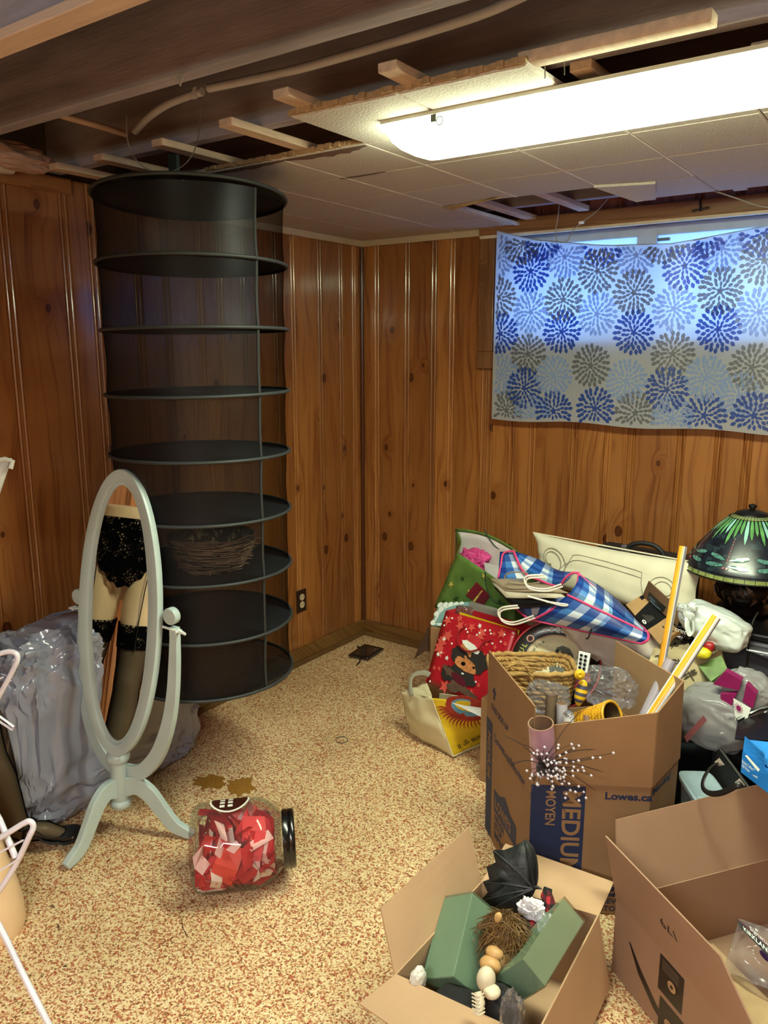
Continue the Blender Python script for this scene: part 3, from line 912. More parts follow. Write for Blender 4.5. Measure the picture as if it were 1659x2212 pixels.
for k, (x, y, ln, an, c_, lb) in enumerate(((797, 1533, 0.030, 0.2, '#7f8a76', 'grey green sliver of plastic on the floor before the corner'), (112, 1959, 0.02, 0.3, '#5e5340', 'dark twig scrap on the floor below the mirror foot'), (125, 2003, 0.03, -0.4, '#564a38', 'forked dark scrap on the floor nearest the white tube'), (140, 2088, 0.01, 0.5, '#3a2218', 'tiny dark crumb on the floor near the lower left'))):
    a = at(x, y, Z=0.002); d = Vector((math.cos(an), math.sin(an), 0)) * ln / 2
    MB().tube([a - d, a + Vector((0, 0.003, 0.001)), a + d], [0.001, 0.0022, 0.001], 5).build('floor_scrap', flat('scrap%d' % k, c_), label=lb, cat='scrap')
MB().tube(spline([at(x, y, Z=0.0015) for x, y in ((393, 1985), (395, 2003), (402, 2017), (407, 2024))]), 0.0008, 4).build('hair_strand', MATS['black_elastic'], label='single dark hair lying on the floor under the jar', cat='hair')

# ================================================================== HANGING MESH RACK
def netting(name, see=0.42, col='#17181a', cell=260, dif=0.9):
    m, nt, b = new_mat(name)
    nt.nodes.remove(b)
    out = [n for n in nt.nodes if n.type == 'OUTPUT_MATERIAL'][0]
    d = N(nt, 'ShaderNodeBsdfDiffuse'); d.inputs[0].default_value = lin(col)
    g = N(nt, 'ShaderNodeBsdfGlossy'); g.inputs['Roughness'].default_value = 0.45; g.inputs[0].default_value = (0.12, 0.12, 0.13, 1)
    a = N(nt, 'ShaderNodeMixShader'); a.inputs[0].default_value = 0.25
    L(nt, d.outputs[0], a.inputs[1]); L(nt, g.outputs[0], a.inputs[2])
    t = N(nt, 'ShaderNodeBsdfTransparent')
    lw = N(nt, 'ShaderNodeLayerWeight'); lw.inputs[0].default_value = 0.35
    nz_ = N(nt, 'ShaderNodeTexNoise'); nz_.inputs['Scale'].default_value = cell
    L(nt, coords(nt), nz_.inputs['Vector'])
    f = math_(nt, 'MULTIPLY', math_(nt, 'SUBTRACT', 1.0, lw.outputs['Facing']), see)
    f = math_(nt, 'ADD', f, math_(nt, 'MULTIPLY', math_(nt, 'SUBTRACT', nz_.outputs[0], 0.5), 0.25))
    mx = N(nt, 'ShaderNodeMixShader')
    L(nt, f, mx.inputs[0]); L(nt, a.outputs[0], mx.inputs[1]); L(nt, t.outputs[0], mx.inputs[2])
    L(nt, mx.outputs[0], out.inputs[0])
    return m


M_NET = netting('black_netting', 0.52)
M_SHELF = netting('black_shelf_net', 0.10, col='#202226')
M_RING = flat('black_ring_fabric', '#2b2e2f', rough=0.6)
RK = Vector((0.564, -1.612)); RR = 0.288


def rc(i): return Vector((RK.x - 0.010 * i, RK.y + 0.008 * i, 1.997 - 0.194 * i))


rk = thing('hanging_mesh_rack', 'tall black round mesh drying rack with nine tiers hanging by the panelled wall', 'drying rack', rc(8))
A0, A1 = math.radians(-2), math.radians(358 - 52)
for i in range(9):
    c = rc(i)
    dx, dy = [(0.010, -0.012), (0.004, -0.004), (0.004, 0.0), (0.002, 0.004), (0, 0), (-0.002, 0), (0, 0), (0, 0), (0, 0)][i]
    def rp(a, r=RR, dz=0): return c + Vector((r * math.cos(a), r * math.sin(a), dz + dx * math.cos(a) + dy * math.sin(a)))
    MB().tube([rp(2 * PI * k / 72) for k in range(72)], 0.0055, 8, closed=True).build('ring', M_RING, rk)
    mb = MB()
    n = 48
    rings = [(0.0, -0.004), (0.5, -0.003), (0.8, -0.001), (1.0, 0)]
    if i == 6: rings = [(0.0, -0.014), (0.4, -0.012), (0.8, -0.003), (1.0, 0)]
    vs = [c + Vector((0, 0, rings[0][1]))] + [rp(2 * PI * k / n, RR * f, z) for f, z in rings[1:] for k in range(n)]
    fs = [(0, 1 + k, 1 + (k + 1) % n) for k in range(n)]
    for q in range(2):
        fs += [(1 + q * n + k, 1 + (q + 1) * n + k, 1 + (q + 1) * n + (k + 1) % n, 1 + q * n + (k + 1) % n) for k in range(n)]
    mb.add(vs, fs, None, True)
    mb.build('shelf', M_SHELF if i < 8 else netting('black_bottom_net', 0.22), rk)
    if i < 8:
        c2 = rc(i + 1)
        mb = MB()
        def np_(u, v):
            a = A0 - (2 * PI - math.radians(50)) * u
            r = RR * 0.975 * (1 - 0.012 * math.sin(PI * v)) + 0.0025 * nz((math.cos(a) * 2, math.sin(a) * 2, v * 2 + i), 1.3, i)
            return c.lerp(c2, v) + Vector((r * math.cos(a), r * math.sin(a), 0))
        mb.grid(np_, 90, 6)
        mb.build('netting', M_NET, rk)
        MB().tube([np_(0.0, v / 5) for v in range(6)], 0.0045, 6).build('zip_edge', M_RING, rk)
M_STRAP = flat('dark_green_strap', '#20302c', rough=0.7)
hk = Vector((0.60, -1.70, 2.1))
for k in range(4):
    a = PI / 4 + PI / 2 * k
    p = rc(0) + Vector((RR * 0.95 * math.cos(a), RR * 0.95 * math.sin(a), 0))
    MB().tube([p, hk + Vector((0, 0.0, -0.045))], 0.0025, 5).build('strap', M_STRAP, rk)
MB().box((0.60, -1.70, 2.085), (0.035, 0.012, 0.075)).build('hanging_strap', M_STRAP, rk)

# the twig basket inside the rack
bc = rc(6) + Vector((0.055, -0.02, -0.010))
tw = thing('twig_hanging_basket', 'round twig hanging basket with dry moss sitting inside the mesh rack', 'basket', bc)
M_TWIG = flat('dry_twigs', '#a48468', rough=0.9, var=0.35, scale=40)
M_MOSS = flat('dry_dark_moss', '#3d3a30', rough=1.0, var=0.4, scale=60, bmp=0.8)
rr = random.Random(5)
mb = MB()
mb.lathe([(0.03, 0.004), (0.09, 0.02), (0.122, 0.06), (0.138, 0.105), (0.140, 0.125), (0.125, 0.118), (0.10, 0.08), (0.0, 0.06)], bc, n=36, mat=M_MOSS)
for k in range(230):
    z = 0.012 + 0.115 * (k / 230.0) + rr.uniform(-0.004, 0.004)
    r = 0.075 + 0.070 * min(1, (z / 0.11)) ** 0.6
    a0 = rr.random() * 2 * PI; ln = rr.uniform(0.5, 1.3)
    tilt = rr.uniform(-0.012, 0.012)
    pts = [bc + Vector(((r + 0.003 * rr.random()) * math.cos(a0 + ln * t), (r + 0.003 * rr.random()) * math.sin(a0 + ln * t), z + tilt * t)) for t in (0, 0.25, 0.5, 0.75, 1)]
    pts.append(pts[-1] + Vector((math.cos(a0 + ln), math.sin(a0 + ln), 0)) * rr.uniform(0.0, 0.018))
    mb.tube(pts, rr.uniform(0.0009, 0.0018), 4, M_TWIG)
mb.build('basket_bowl', M_TWIG, tw)
mb = MB()
ML = flat('dry_leaf', '#a89a78', rough=0.9, var=0.3)
for k in range(60):
    a = rr.random() * 6.28; r = 0.11 * rr.random() ** 0.5
    p = bc + Vector((r * math.cos(a), r * math.sin(a), 0.10 + 0.02 * rr.random()))
    d = Vector((rr.uniform(-1, 1), rr.uniform(-1, 1), rr.uniform(0, 1.2))) * 0.028
    s_ = d.cross(Vector((0, 0, 1))).normalized() * 0.006
    mb.add([p, p + d * 0.5 + s_, p + d, p + d * 0.5 - s_], [(0, 1, 2, 3)], ML)
mb.build('dried_leaves', ML, tw, label='dry pale leaves')

# ================================================================== CHEVAL MIRROR
M_MINT = flat('pale_mint_paint', '#b3c4c2', rough=0.38, var=0.04, coat=0.15)
T = Vector((0.994, 0.112, 0)).normalized(); NM = Vector((0.112, -0.994, 0)).normalized(); Zv = Vector((0, 0, 1))
PV = Vector((0.505, -1.915, 0)); PST = Vector((0.475, -1.945, 0))
mr = thing('cheval_mirror', 'oval cheval mirror in pale mint painted frame standing on curved legs', 'mirror', PST)
TILT = math.radians(7)
MU = (Zv * math.cos(TILT) - NM * math.sin(TILT)).normalized()      # up in the mirror plane
MN = T.cross(MU).normalized()
if MN.dot(NM) < 0: MN = -MN
MC = PV + Zv * 0.745 - T * 0.010
OA, OB, IA, IB = 0.172, 0.452, 0.121, 0.402


def oval(a, b, off, n=72): return [MC + T * (a * math.cos(2 * PI * k / n)) + MU * (b * math.sin(2 * PI * k / n)) + MN * off for k in range(n)]


def ringmesh(mb, loops, n, closed=True, mat=None):
    vs = [p for l in loops for p in l]
    fs = []
    q = len(loops)
    for i in range(q if closed else q - 1):
        j = (i + 1) % q
        fs += [(i * n + k, i * n + (k + 1) % n, j * n + (k + 1) % n, j * n + k) for k in range(n)]
    mb.add(vs, fs, mat, True)


mb = MB()
ringmesh(mb, [oval(OA - 0.002, OB - 0.002, -0.012), oval(OA, OB, -0.010), oval(OA, OB, 0.008), oval(OA - 0.003, OB - 0.003, 0.0115), oval(IA + 0.014, IB + 0.014, 0.0115), oval(IA + 0.012, IB + 0.012, 0.010), oval(IA + 0.010, IB + 0.010, 0.004), oval(IA + 0.001, IB + 0.001, 0.003), oval(IA, IB, 0.001), oval(IA, IB, -0.012)], 72)
fr_ = mb.build('oval_frame', M_MINT, mr)
m_, nt, b = new_mat('mirror_silver')
b.inputs['Base Color'].default_value = (0.9, 0.92, 0.9, 1); b.inputs['Metallic'].default_value = 1; b.inputs['Roughness'].default_value = 0.0
mb = MB()
lp = oval(IA + 0.003, IB + 0.003, 0.0)
mb.add(lp + [p - MN * 0.004 for p in lp], [tuple(range(72)), tuple(range(143, 71, -1))] + [(k, 72 + k, 72 + (k + 1) % 72, (k + 1) % 72) for k in range(72)])
mb.build('mirror_glass', m_, mr)
# arms
for s in (-1, 1):
    path = [(0.012, 0.212, 0.026), (0.06, 0.222, 0.025), (0.105, 0.255, 0.024), (0.15, 0.32, 0.023), (0.184, 0.42, 0.021), (0.198, 0.52, 0.019), (0.200, 0.62, 0.017), (0.198, 0.70, 0.014), (0.198, 0.735, 0.013)]
    pp = spline([(t, z, w_) for t, z, w_ in path], 5)
    mb = MB()
    loops = []
    for i, p in enumerate(pp):
        a = pp[max(i - 1, 0)]; b_ = pp[min(i + 1, len(pp) - 1)]
        d = Vector((b_.x - a.x, b_.y - a.y)).normalized(); nn = Vector((-d.y, d.x))
        c = [(p.x + nn.x * p.z * q, p.y + nn.y * p.z * q) for q in (1, -1)]
        base = PST.lerp(PV, min(1, max(0, (p.y - 0.2) / 0.5)))
        for (x, z), off in ((c[0], -0.010), (c[1], -0.010), (c[1], -0.030), (c[0], -0.030)):
            loops.append(base + T * (x * s) + Zv * z - NM * 0.0 + NM * off * 1.0)
    k = len(pp)
    fs = []
    for i in range(k - 1):
        for j in range(4): fs.append((i * 4 + j, i * 4 + (j + 1) % 4, (i + 1) * 4 + (j + 1) % 4, (i + 1) * 4 + j))
    fs += [(3, 2, 1, 0), tuple((k - 1) * 4 + j for j in range(4))]
    mb.add(loops, fs)
    cc = PV + T * (0.197 * s) + Zv * 0.772 - NM * 0.012
    mb.lathe([(0, -0.012), (0.024, -0.012), (0.026, -0.010), (0.026, 0.010), (0.024, 0.012), (0, 0.012)], cc, NM, 28)
    mb.build('upright_arm', M_MINT, mr, bev=0.002)
    kb = MB()
    kc = PV + T * (0.222 * s) + Zv * 0.728 - NM * 0.010
    kb.tube([PV + T * (0.165 * s) + Zv * 0.735 - NM * 0.005, kc], 0.004, 8).tube([kc + Zv * 0.003, kc + T * 0.028 * s - Zv * 0.004], [0.007, 0.004], 8)
    kb.tube([kc + NM * 0.012, kc - NM * 0.012], 0.0045, 8)
    kb.build('tilt_knob', flat('mint_enamel_knob', '#cfdad6', rough=0.3), mr)
mb = MB().lathe([(0.0, 0.088), (0.018, 0.090), (0.031, 0.100), (0.034, 0.111), (0.030, 0.121), (0.025, 0.124), (0.0265, 0.128), (0.0265, 0.248), (0.027, 0.255), (0.035, 0.261), (0.038, 0.274), (0.033, 0.288), (0.022, 0.294), (0.0, 0.296)], PST, n=32)
mb.build('centre_post', M_MINT, mr)
lf, lr = at(137, 1884, Z=0), at(424, 1812, Z=0)
for k, tgt in enumerate((lf, lr, PST - ((lf - PST) + (lr - PST)) * 1.0)):
    d = (tgt - PST); Lg = min(d.length, 0.262); d.normalize(); sd = Vector((-d.y, d.x, 0))
    path = [(0.012, 0.168, 0.033), (0.06, 0.176, 0.029), (0.105, 0.148, 0.026), (0.145, 0.095, 0.023), (0.185, 0.045, 0.021), (0.225, 0.024, 0.017), (0.252, 0.0125, 0.0105)]
    pp = spline([(a * Lg / 0.262, z, w_) for a, z, w_ in path], 5)
    loops = []
    for i, p in enumerate(pp):
        a = pp[max(i - 1, 0)]; b_ = pp[min(i + 1, len(pp) - 1)]
        t2 = Vector((b_.x - a.x, b_.y - a.y)).normalized(); nn = Vector((-t2.y, t2.x))
        up_ = (p.x + nn.x * p.z, max(0.001, p.y + nn.y * p.z)); dn = (p.x - nn.x * p.z, max(0.001, p.y - nn.y * p.z))
        for (x, z), o_ in ((up_, 0.012), (dn, 0.012), (dn, -0.012), (up_, -0.012)): loops.append(PST + d * x + sd * o_ + Zv * z)
    n_ = len(pp)
    fs = [(i * 4 + j, i * 4 + (j + 1) % 4, (i + 1) * 4 + (j + 1) % 4, (i + 1) * 4 + j) for i in range(n_ - 1) for j in range(4)]
    fs += [(3, 2, 1, 0), tuple((n_ - 1) * 4 + j for j in range(4))]
    MB().add(loops, fs).build('leg', M_MINT, mr, bev=0.003)

# ================================================================== GREY PLASTIC WRAPPED CUSHION
vs, fs = crumple((0.152, -1.80, 0.315), (0.132, 0.375, 0.325), seed=12, amp=0.05, freq=3.0, sub=6, ridge=1.6, pw=0.42, floor=0.002)
out_ = []
for v in vs:
    k = max(0, min(1, (v.y + 1.80) / 0.35))
    v.z *= (1 - 0.58 * k ** 1.2)
    f_ = (1 - abs(nz((v.x * 2, v.y * 1.2, v.z * 5), 2.6, 31)) * 3.2) * 0.010 + (1 - abs(nz((v.x * 3, v.y * 4, v.z * 2.0), 3.4, 41)) * 3.2) * 0.009
    v.x += f_ if v.x > 0.16 else 0
    v.z += f_ * 0.6 if v.z > 0.3 else 0
    v.x = max(0.022, v.x)
    out_.append(v)
M_GREYP = flat('grey_plastic_sheet', '#878999', rough=0.17, var=0.06, scale=3, coat=0.5, bmp=0.10, bscale=14)
pb = thing('wrapped_cushion', 'long cushion wrapped in shiny grey plastic lying along the left wall', 'wrapped cushion', (0.15, -1.8, 0))
MB().add(out_, fs, None, True).build('plastic_wrap', M_GREYP, pb)

# ================================================================== PLASTIC JAR
JA = Vector((0.72, 0.694, 0.03)).normalized()
JR = 0.125
JC = at(524, 1822, Z=0.132)
J0 = JC - JA * 0.145
jr = thing('plastic_jar', 'big clear plastic jar with black lid lying on its side on the floor', 'jar', (JC.x, JC.y, 0))
prof = [(0.0, 0.012), (0.06, 0.010), (0.085, 0.0), (0.108, 0.004), (0.120, 0.016), (0.125, 0.035), (0.1265, 0.09), (0.1255, 0.095), (0.1265, 0.10), (0.1265, 0.175), (0.1255, 0.18), (0.126, 0.19), (0.118, 0.215), (0.100, 0.240), (0.082, 0.255), (0.0765, 0.262), (0.0765, 0.280)]
M_PET = film('clear_jar_plastic', col='#f7fbf8', clear=0.9, rough=0.04, milk=0.035, milky='#e8f0ee')
MB().lathe(prof, J0, JA, 48).build('jar_body', M_PET, jr)
ML_ = flat('black_jar_lid', '#0b0b0b', rough=0.25, coat=0.5)
MB().lathe([(0.0775, 0.262), (0.083, 0.263), (0.083, 0.278), (0.0815, 0.280), (0.083, 0.282), (0.083, 0.294), (0.079, 0.298), (0.0, 0.298)], J0, JA, 48).build('lid', ML_, jr)
# oval label printed on the upper side
lu = (Vector((0, 0, 1)) + Vector((-0.65, 0.67, 0)) * 0.32).normalized(); lu = (lu - JA * lu.dot(JA)).normalized(); lw_ = JA.cross(lu)


def jsurf(a, h, r=0.1272):
    return J0 + JA * h + (lu * math.cos(a) + lw_ * math.sin(a)) * r


mb = MB()
for sc_, mt, r_ in ((1.0, flat('label_white', '#e9e4d8'), 0.1272), (0.9, flat('label_brown', '#3a160c', rough=0.4), 0.1276)):
    n = 32
    vs = [jsurf(0, 0.115, r_)]
    for q in (0.5, 1.0):
        for k in range(n): vs.append(jsurf(0.52 * sc_ * q * math.sin(2 * PI * k / n), 0.115 + 0.058 * sc_ * q * math.cos(2 * PI * k / n), r_))
    fs = [(0, 1 + k, 1 + (k + 1) % n) for k in range(n)] + [(1 + k, 1 + n + k, 1 + n + (k + 1) % n, 1 + (k + 1) % n) for k in range(n)]
    mb.add(vs, fs, mt)
mw_ = MATS['label_white']
for a in (-0.3, -0.15, 0.0, 0.15, 0.3):
    for h in (0.095, 0.118):
        vs = [jsurf(a + da, h + dh, 0.128) for da, dh in ((-0.045, -0.007), (0.045, -0.007), (0.045, 0.007), (-0.045, 0.007))]
        mb.add(vs, [(0, 1, 2, 3)], mw_)
mb.build('label', mw_, jr)
# tissue paper inside
MT = [flat('red_tissue', '#d3202c', rough=0.6), flat('pink_tissue', '#f0b6b6', rough=0.6), flat('pale_tissue', '#f6dcd6', rough=0.6), flat('orange_red_tissue', '#e23c30', rough=0.5)]
rr = random.Random(21)
tp = MB()
cross = JA.cross(Vector((0, 0, 1))).normalized()
for k in range(120):
    for _ in range(30):
        h = rr.uniform(0.02, 0.225); x = rr.uniform(-0.11, 0.11); z = rr.uniform(-0.112, 0.035 + 0.03 * math.sin(h * 14))
        if x * x + z * z < 0.113 ** 2: break
    c = J0 + JA * h + cross * x + Vector((0, 0, z))
    e = Euler((rr.uniform(0, 6), rr.uniform(0, 6), rr.uniform(0, 6))).to_matrix()
    s_ = rr.uniform(0.025, 0.065); w2 = rr.uniform(0.012, 0.042)
    pts = [Vector((-s_, -w2, 0)), Vector((0, -w2, s_ * 0.35)), Vector((s_, -w2, 0)), Vector((-s_ * 0.8, w2, 0.004)), Vector((0.005, w2, s_ * 0.45)), Vector((s_ * 1.1, w2, -0.006))]
    wp = []
    for p in pts:
        q = c + e @ p
        rel = q - J0; hh = max(0.014, min(0.238, rel.dot(JA))); rad = rel - JA * rel.dot(JA)
        lim = 0.1175 if hh < 0.2 else 0.097
        if rad.length > lim: rad = rad.normalized() * lim
        wp.append(J0 + JA * hh + rad)
    tp.add(wp, [(0, 1, 4, 3), (1, 2, 5, 4)], MT[rr.choice((0, 0, 1, 2, 3, 0, 1))])
tp.build('tissue_paper', MT[0], label='shredded red and pink tissue paper inside the plastic jar', cat='tissue paper', kind='stuff', loc=(JC.x, JC.y, 0.01))

# ================================================================== MANNEQUIN LEGS IN STOCKINGS
M_SKIN = flat('mannequin_beige', '#e6c49c', rough=0.35, var=0.04, coat=0.2)
MQ = Vector((0.165, -2.335, 0))
ZS = 1.22
ANK = Vector((0.325, -2.165, 0))
FQ = Vector((0.50, 0.866, 0)).normalized(); LQ = Vector((FQ.y, -FQ.x, 0))      # facing, its right-hand side


def loft(mb, rings, mat=None, n=24, cap=True):
    """rings: (centre, half width along LQ, half depth along FQ)"""
    vs = []
    for c, a, b_ in rings:
        vs += [Vector(c) + LQ * (a * math.cos(2 * PI * k / n)) + FQ * (b_ * math.sin(2 * PI * k / n)) for k in range(n)]
    m = len(rings)
    fs = [(i * n + k, i * n + (k + 1) % n, (i + 1) * n + (k + 1) % n, (i + 1) * n + k) for i in range(m - 1) for k in range(n)]
    if cap: fs += [tuple(range(n - 1, -1, -1)), tuple((m - 1) * n + k for k in range(n))]
    mb.add(vs, fs, mat, True)


def hipc(z): return MQ + Vector((0, 0, z * ZS))
HIP = [(0.88, 0.112, 0.082), (0.84, 0.120, 0.086), (0.79, 0.140, 0.098), (0.74, 0.152, 0.105), (0.69, 0.150, 0.102), (0.66, 0.135, 0.092)]
def legc(s, z):
    k = max(0, (0.70 - z) / 0.70)
    if s < 0: off = LQ * (-(0.075 + 0.055 * k)) + FQ * (0.0 + 0.02 * k)
    else: off = (LQ * 0.075).lerp(ANK - MQ, k ** 0.9)
    return MQ + off + Vector((0, 0, 0.065 + (z - 0.065) * ZS))
LEG = [(0.71, 0.080, 0.088), (0.64, 0.076, 0.084), (0.56, 0.068, 0.074), (0.48, 0.057, 0.060), (0.42, 0.049, 0.052), (0.385, 0.047, 0.055), (0.35, 0.044, 0.047), (0.30, 0.047, 0.050), (0.24, 0.048, 0.052), (0.18, 0.040, 0.043), (0.13, 0.030, 0.034), (0.09, 0.027, 0.032), (0.065, 0.026, 0.034)]
mq = thing('hosiery_mannequin', 'beige mannequin hips and legs in black stockings and heels beside the mirror', 'mannequin', MQ)
mb = MB()
loft(mb, [(hipc(z), a, b_) for z, a, b_ in HIP])
for s in (-1, 1):
    loft(mb, [(legc(s, z) - FQ * (0.012 if z < 0.33 else 0), a, b_) for z, a, b_ in LEG])
    a = legc(s, 0.075)
    toe = a + FQ * 0.125 - Vector((0, 0, 0.060))
    mb.tube([a - FQ * 0.010 - Vector((0, 0, 0.0)), a.lerp(toe, 0.45) + Vector((0, 0, 0.012)), toe + Vector((0, 0, 0.004)), toe + FQ * 0.03], [0.030, 0.028, 0.020, 0.010], 12)
o = mb.build('legs_body', M_SKIN, mq)
md = o.modifiers.new('join', 'REMESH'); md.mode = 'VOXEL'; md.voxel_size = 0.007; md.use_smooth_shade = True
md = o.modifiers.new('soft', 'SMOOTH'); md.factor = 0.6; md.iterations = 8


def sheer(name, see, col='#0a090b'):
    m, nt, b = new_mat(name); nt.nodes.remove(b)
    out = [n for n in nt.nodes if n.type == 'OUTPUT_MATERIAL'][0]
    d = N(nt, 'ShaderNodeBsdfDiffuse'); d.inputs[0].default_value = lin(col)
    t = N(nt, 'ShaderNodeBsdfTransparent')
    lw = N(nt, 'ShaderNodeLayerWeight'); lw.inputs[0].default_value = 0.4
    f = math_(nt, 'MULTIPLY', math_(nt, 'SUBTRACT', 1.0, lw.outputs['Facing']), see)
    mx = N(nt, 'ShaderNodeMixShader'); L(nt, f, mx.inputs[0]); L(nt, d.outputs[0], mx.inputs[1]); L(nt, t.outputs[0], mx.inputs[2]); L(nt, mx.outputs[0], out.inputs[0])
    return m


M_SHEER = sheer('sheer_black_stocking', 0.42)
m_, nt, b = new_mat('black_lace'); nt.nodes.remove(b)
out = [n for n in nt.nodes if n.type == 'OUTPUT_MATERIAL'][0]
d = N(nt, 'ShaderNodeBsdfDiffuse'); d.inputs[0].default_value = lin('#08080a')
t = N(nt, 'ShaderNodeBsdfTransparent')
v = N(nt, 'ShaderNodeTexVoronoi', feature='DISTANCE_TO_EDGE'); v.inputs['Scale'].default_value = 95
n1 = N(nt, 'ShaderNodeTexNoise'); n1.inputs['Scale'].default_value = 28
co = coords(nt); L(nt, co, v.inputs['Vector']); L(nt, co, n1.inputs['Vector'])
f = math_(nt, 'MULTIPLY', math_(nt, 'GREATER_THAN', v.outputs['Distance'], 0.17), math_(nt, 'GREATER_THAN', n1.outputs[0], 0.52))
mx = N(nt, 'ShaderNodeMixShader'); L(nt, math_(nt, 'MULTIPLY', f, 0.6), mx.inputs[0]); L(nt, d.outputs[0], mx.inputs[1]); L(nt, t.outputs[0], mx.inputs[2]); L(nt, mx.outputs[0], out.inputs[0])
M_LACE = m_
M_SHOE = flat('black_suede', '#0c0a0b', rough=0.75)
for s in (-1, 1):
    mb = MB()
    ex = 0.0035
    rings = [(legc(s, z) - FQ * (0.012 if z < 0.33 else 0), a + ex, b_ + ex) for z, a, b_ in LEG if z < 0.50]
    loft(mb, rings, cap=False)
    a = legc(s, 0.075); toe = a + FQ * 0.125 - Vector((0, 0, 0.060))
    mb.tube([a - FQ * 0.010, a.lerp(toe, 0.45) + Vector((0, 0, 0.012)), toe], [0.0335, 0.0315, 0.022], 12)
    mb.build('stocking', M_SHEER, mq, label='sheer black stocking')
    mb = MB()
    loft(mb, [(legc(s, z), 0.0575 + (z - 0.48) * 0.13 + 0.006, 0.0605 + (z - 0.48) * 0.16 + 0.006) for z in (0.475, 0.49, 0.51, 0.53, 0.545)], cap=False)
    mb.build('stocking_band', M_LACE, mq, label='black lace stocking top')
    # shoe
    mb = MB()
    hl = a - FQ * 0.020
    mb.tube([Vector((hl.x, hl.y, 0.070)), Vector((hl.x, hl.y, 0.035)), Vector((hl.x, hl.y, 0.001)) - FQ * 0.004], [0.022, 0.010, 0.007], 10)
    def sh(u, v):
        g = u; c = (a - FQ * 0.035).lerp(toe + FQ * 0.062, g)
        hh = 0.062 * (1 - g * 1.9) + 0.002 if g < 0.5 else 0.005
        wd = 0.020 + 0.017 * math.sin(min(1, g * 1.25) * PI * 0.75) if g < 0.8 else 0.034 * max(0.06, (1 - (g - 0.8) / 0.2)) ** 0.55
        top = 0.040 if g > 0.35 else 0.050
        top *= (1 if g < 0.8 else max(0.3, 1 - (g - 0.8) * 3))
        an = PI * v - PI
        return Vector((c.x, c.y, max(0.001, hh))) + LQ * (wd * math.cos(PI + PI * v)) + Vector((0, 0, 0.004 + top * (abs(math.cos(PI * v)) ** 0.5 if g < 0.62 else 1 - 0.25 * abs(math.cos(PI * v)))))
    mb.grid(lambda u, v: sh(u, v), 16, 12)
    mb.grid(lambda u, v: Vector((0, 0, 0)) + sh(u, 0).lerp(sh(u, 1), v) * 1 + Vector((0, 0, -0.022 if u < 0.8 else -0.012)), 16, 2)
    loft(mb, [(a + Vector((0, 0, 0.018 + q)), 0.0325, 0.0355) for q in (0, 0.008)], cap=False)
    mb.build('shoe', M_SHOE, mq, solid=0.003, label='black suede high heeled shoe')
mb = MB()
def belt(u, v):
    th = 2 * PI * u
    z0 = 0.845; z1 = 0.725 + 0.035 * math.cos(2 * th) + 0.006 * math.sin(26 * th) - 0.05 * math.exp(-(((u % 1.0) - 0.25) / 0.09) ** 2)
    z = z0 + (z1 - z0) * v
    k = 0.84 - z
    a = 0.120 + min(0.034, k * 0.36) + 0.004; b_ = 0.086 + min(0.021, k * 0.22) + 0.004
    return hipc(z) + LQ * (a * math.cos(th)) + FQ * (b_ * math.sin(th))
mb.grid(belt, 72, 10)
mb.build('lace_belt', M_LACE, mq, label='black lace garter belt')
for s in (-1, 1):
    for f_ in (1,):
        p0 = hipc(0.735) + LQ * (0.095 * s) + FQ * 0.095
        p1 = legc(s, 0.53) + LQ * 0.01 * s + FQ * 0.075; p2 = legc(s, 0.47) + LQ * 0.012 * s + FQ * 0.069
        MB().tube([p0, p0.lerp(p1, 0.5) + FQ * 0.012, p1, p2], 0.006, 6, flatten=0.3).build('garter_strap', M_SHOE, mq)

# bare leg form standing on its thigh end, nearer the camera
bl = at(-22, 2005, Z=0.0)
lg = thing('mannequin_leg_form', 'bare beige mannequin leg standing upside down at the left edge', 'mannequin leg', bl)
mb = MB()
rg = [(0.0, 0.094), (0.02, 0.100), (0.07, 0.100), (0.14, 0.088), (0.20, 0.074), (0.25, 0.064), (0.30, 0.058), (0.35, 0.060), (0.40, 0.064), (0.43, 0.063), (0.445, 0.056), (0.450, 0.03)]
vs = []
n = 28
for z, r in rg: vs += [bl + Vector((r * math.cos(2 * PI * k / n) - 0.06 * z, r * 0.9 * math.sin(2 * PI * k / n), z)) for k in range(n)]
fs = [(i * n + k, i * n + (k + 1) % n, (i + 1) * n + (k + 1) % n, (i + 1) * n + k) for i in range(len(rg) - 1) for k in range(n)] + [tuple(range(n - 1, -1, -1)), tuple((len(rg) - 1) * n + k for k in range(n))]
mb.add(vs, fs, None, True)
mb.build('leg_shell', M_SKIN, lg)
fc = bl + Vector((-0.024, 0, 0.395)) + Vector((0.9, -0.25, 0)).normalized() * 0.059
MB().lathe([(0.0, 0.003), (0.006, 0.003), (0.006, 0.0055), (0.014, 0.0055), (0.021, 0.004), (0.022, 0)], fc, (0.93, -0.25, 0.05), 20).build('socket_fitting', flat('grey_fitting', '#6f7368', metal=0.4, rough=0.4), lg)

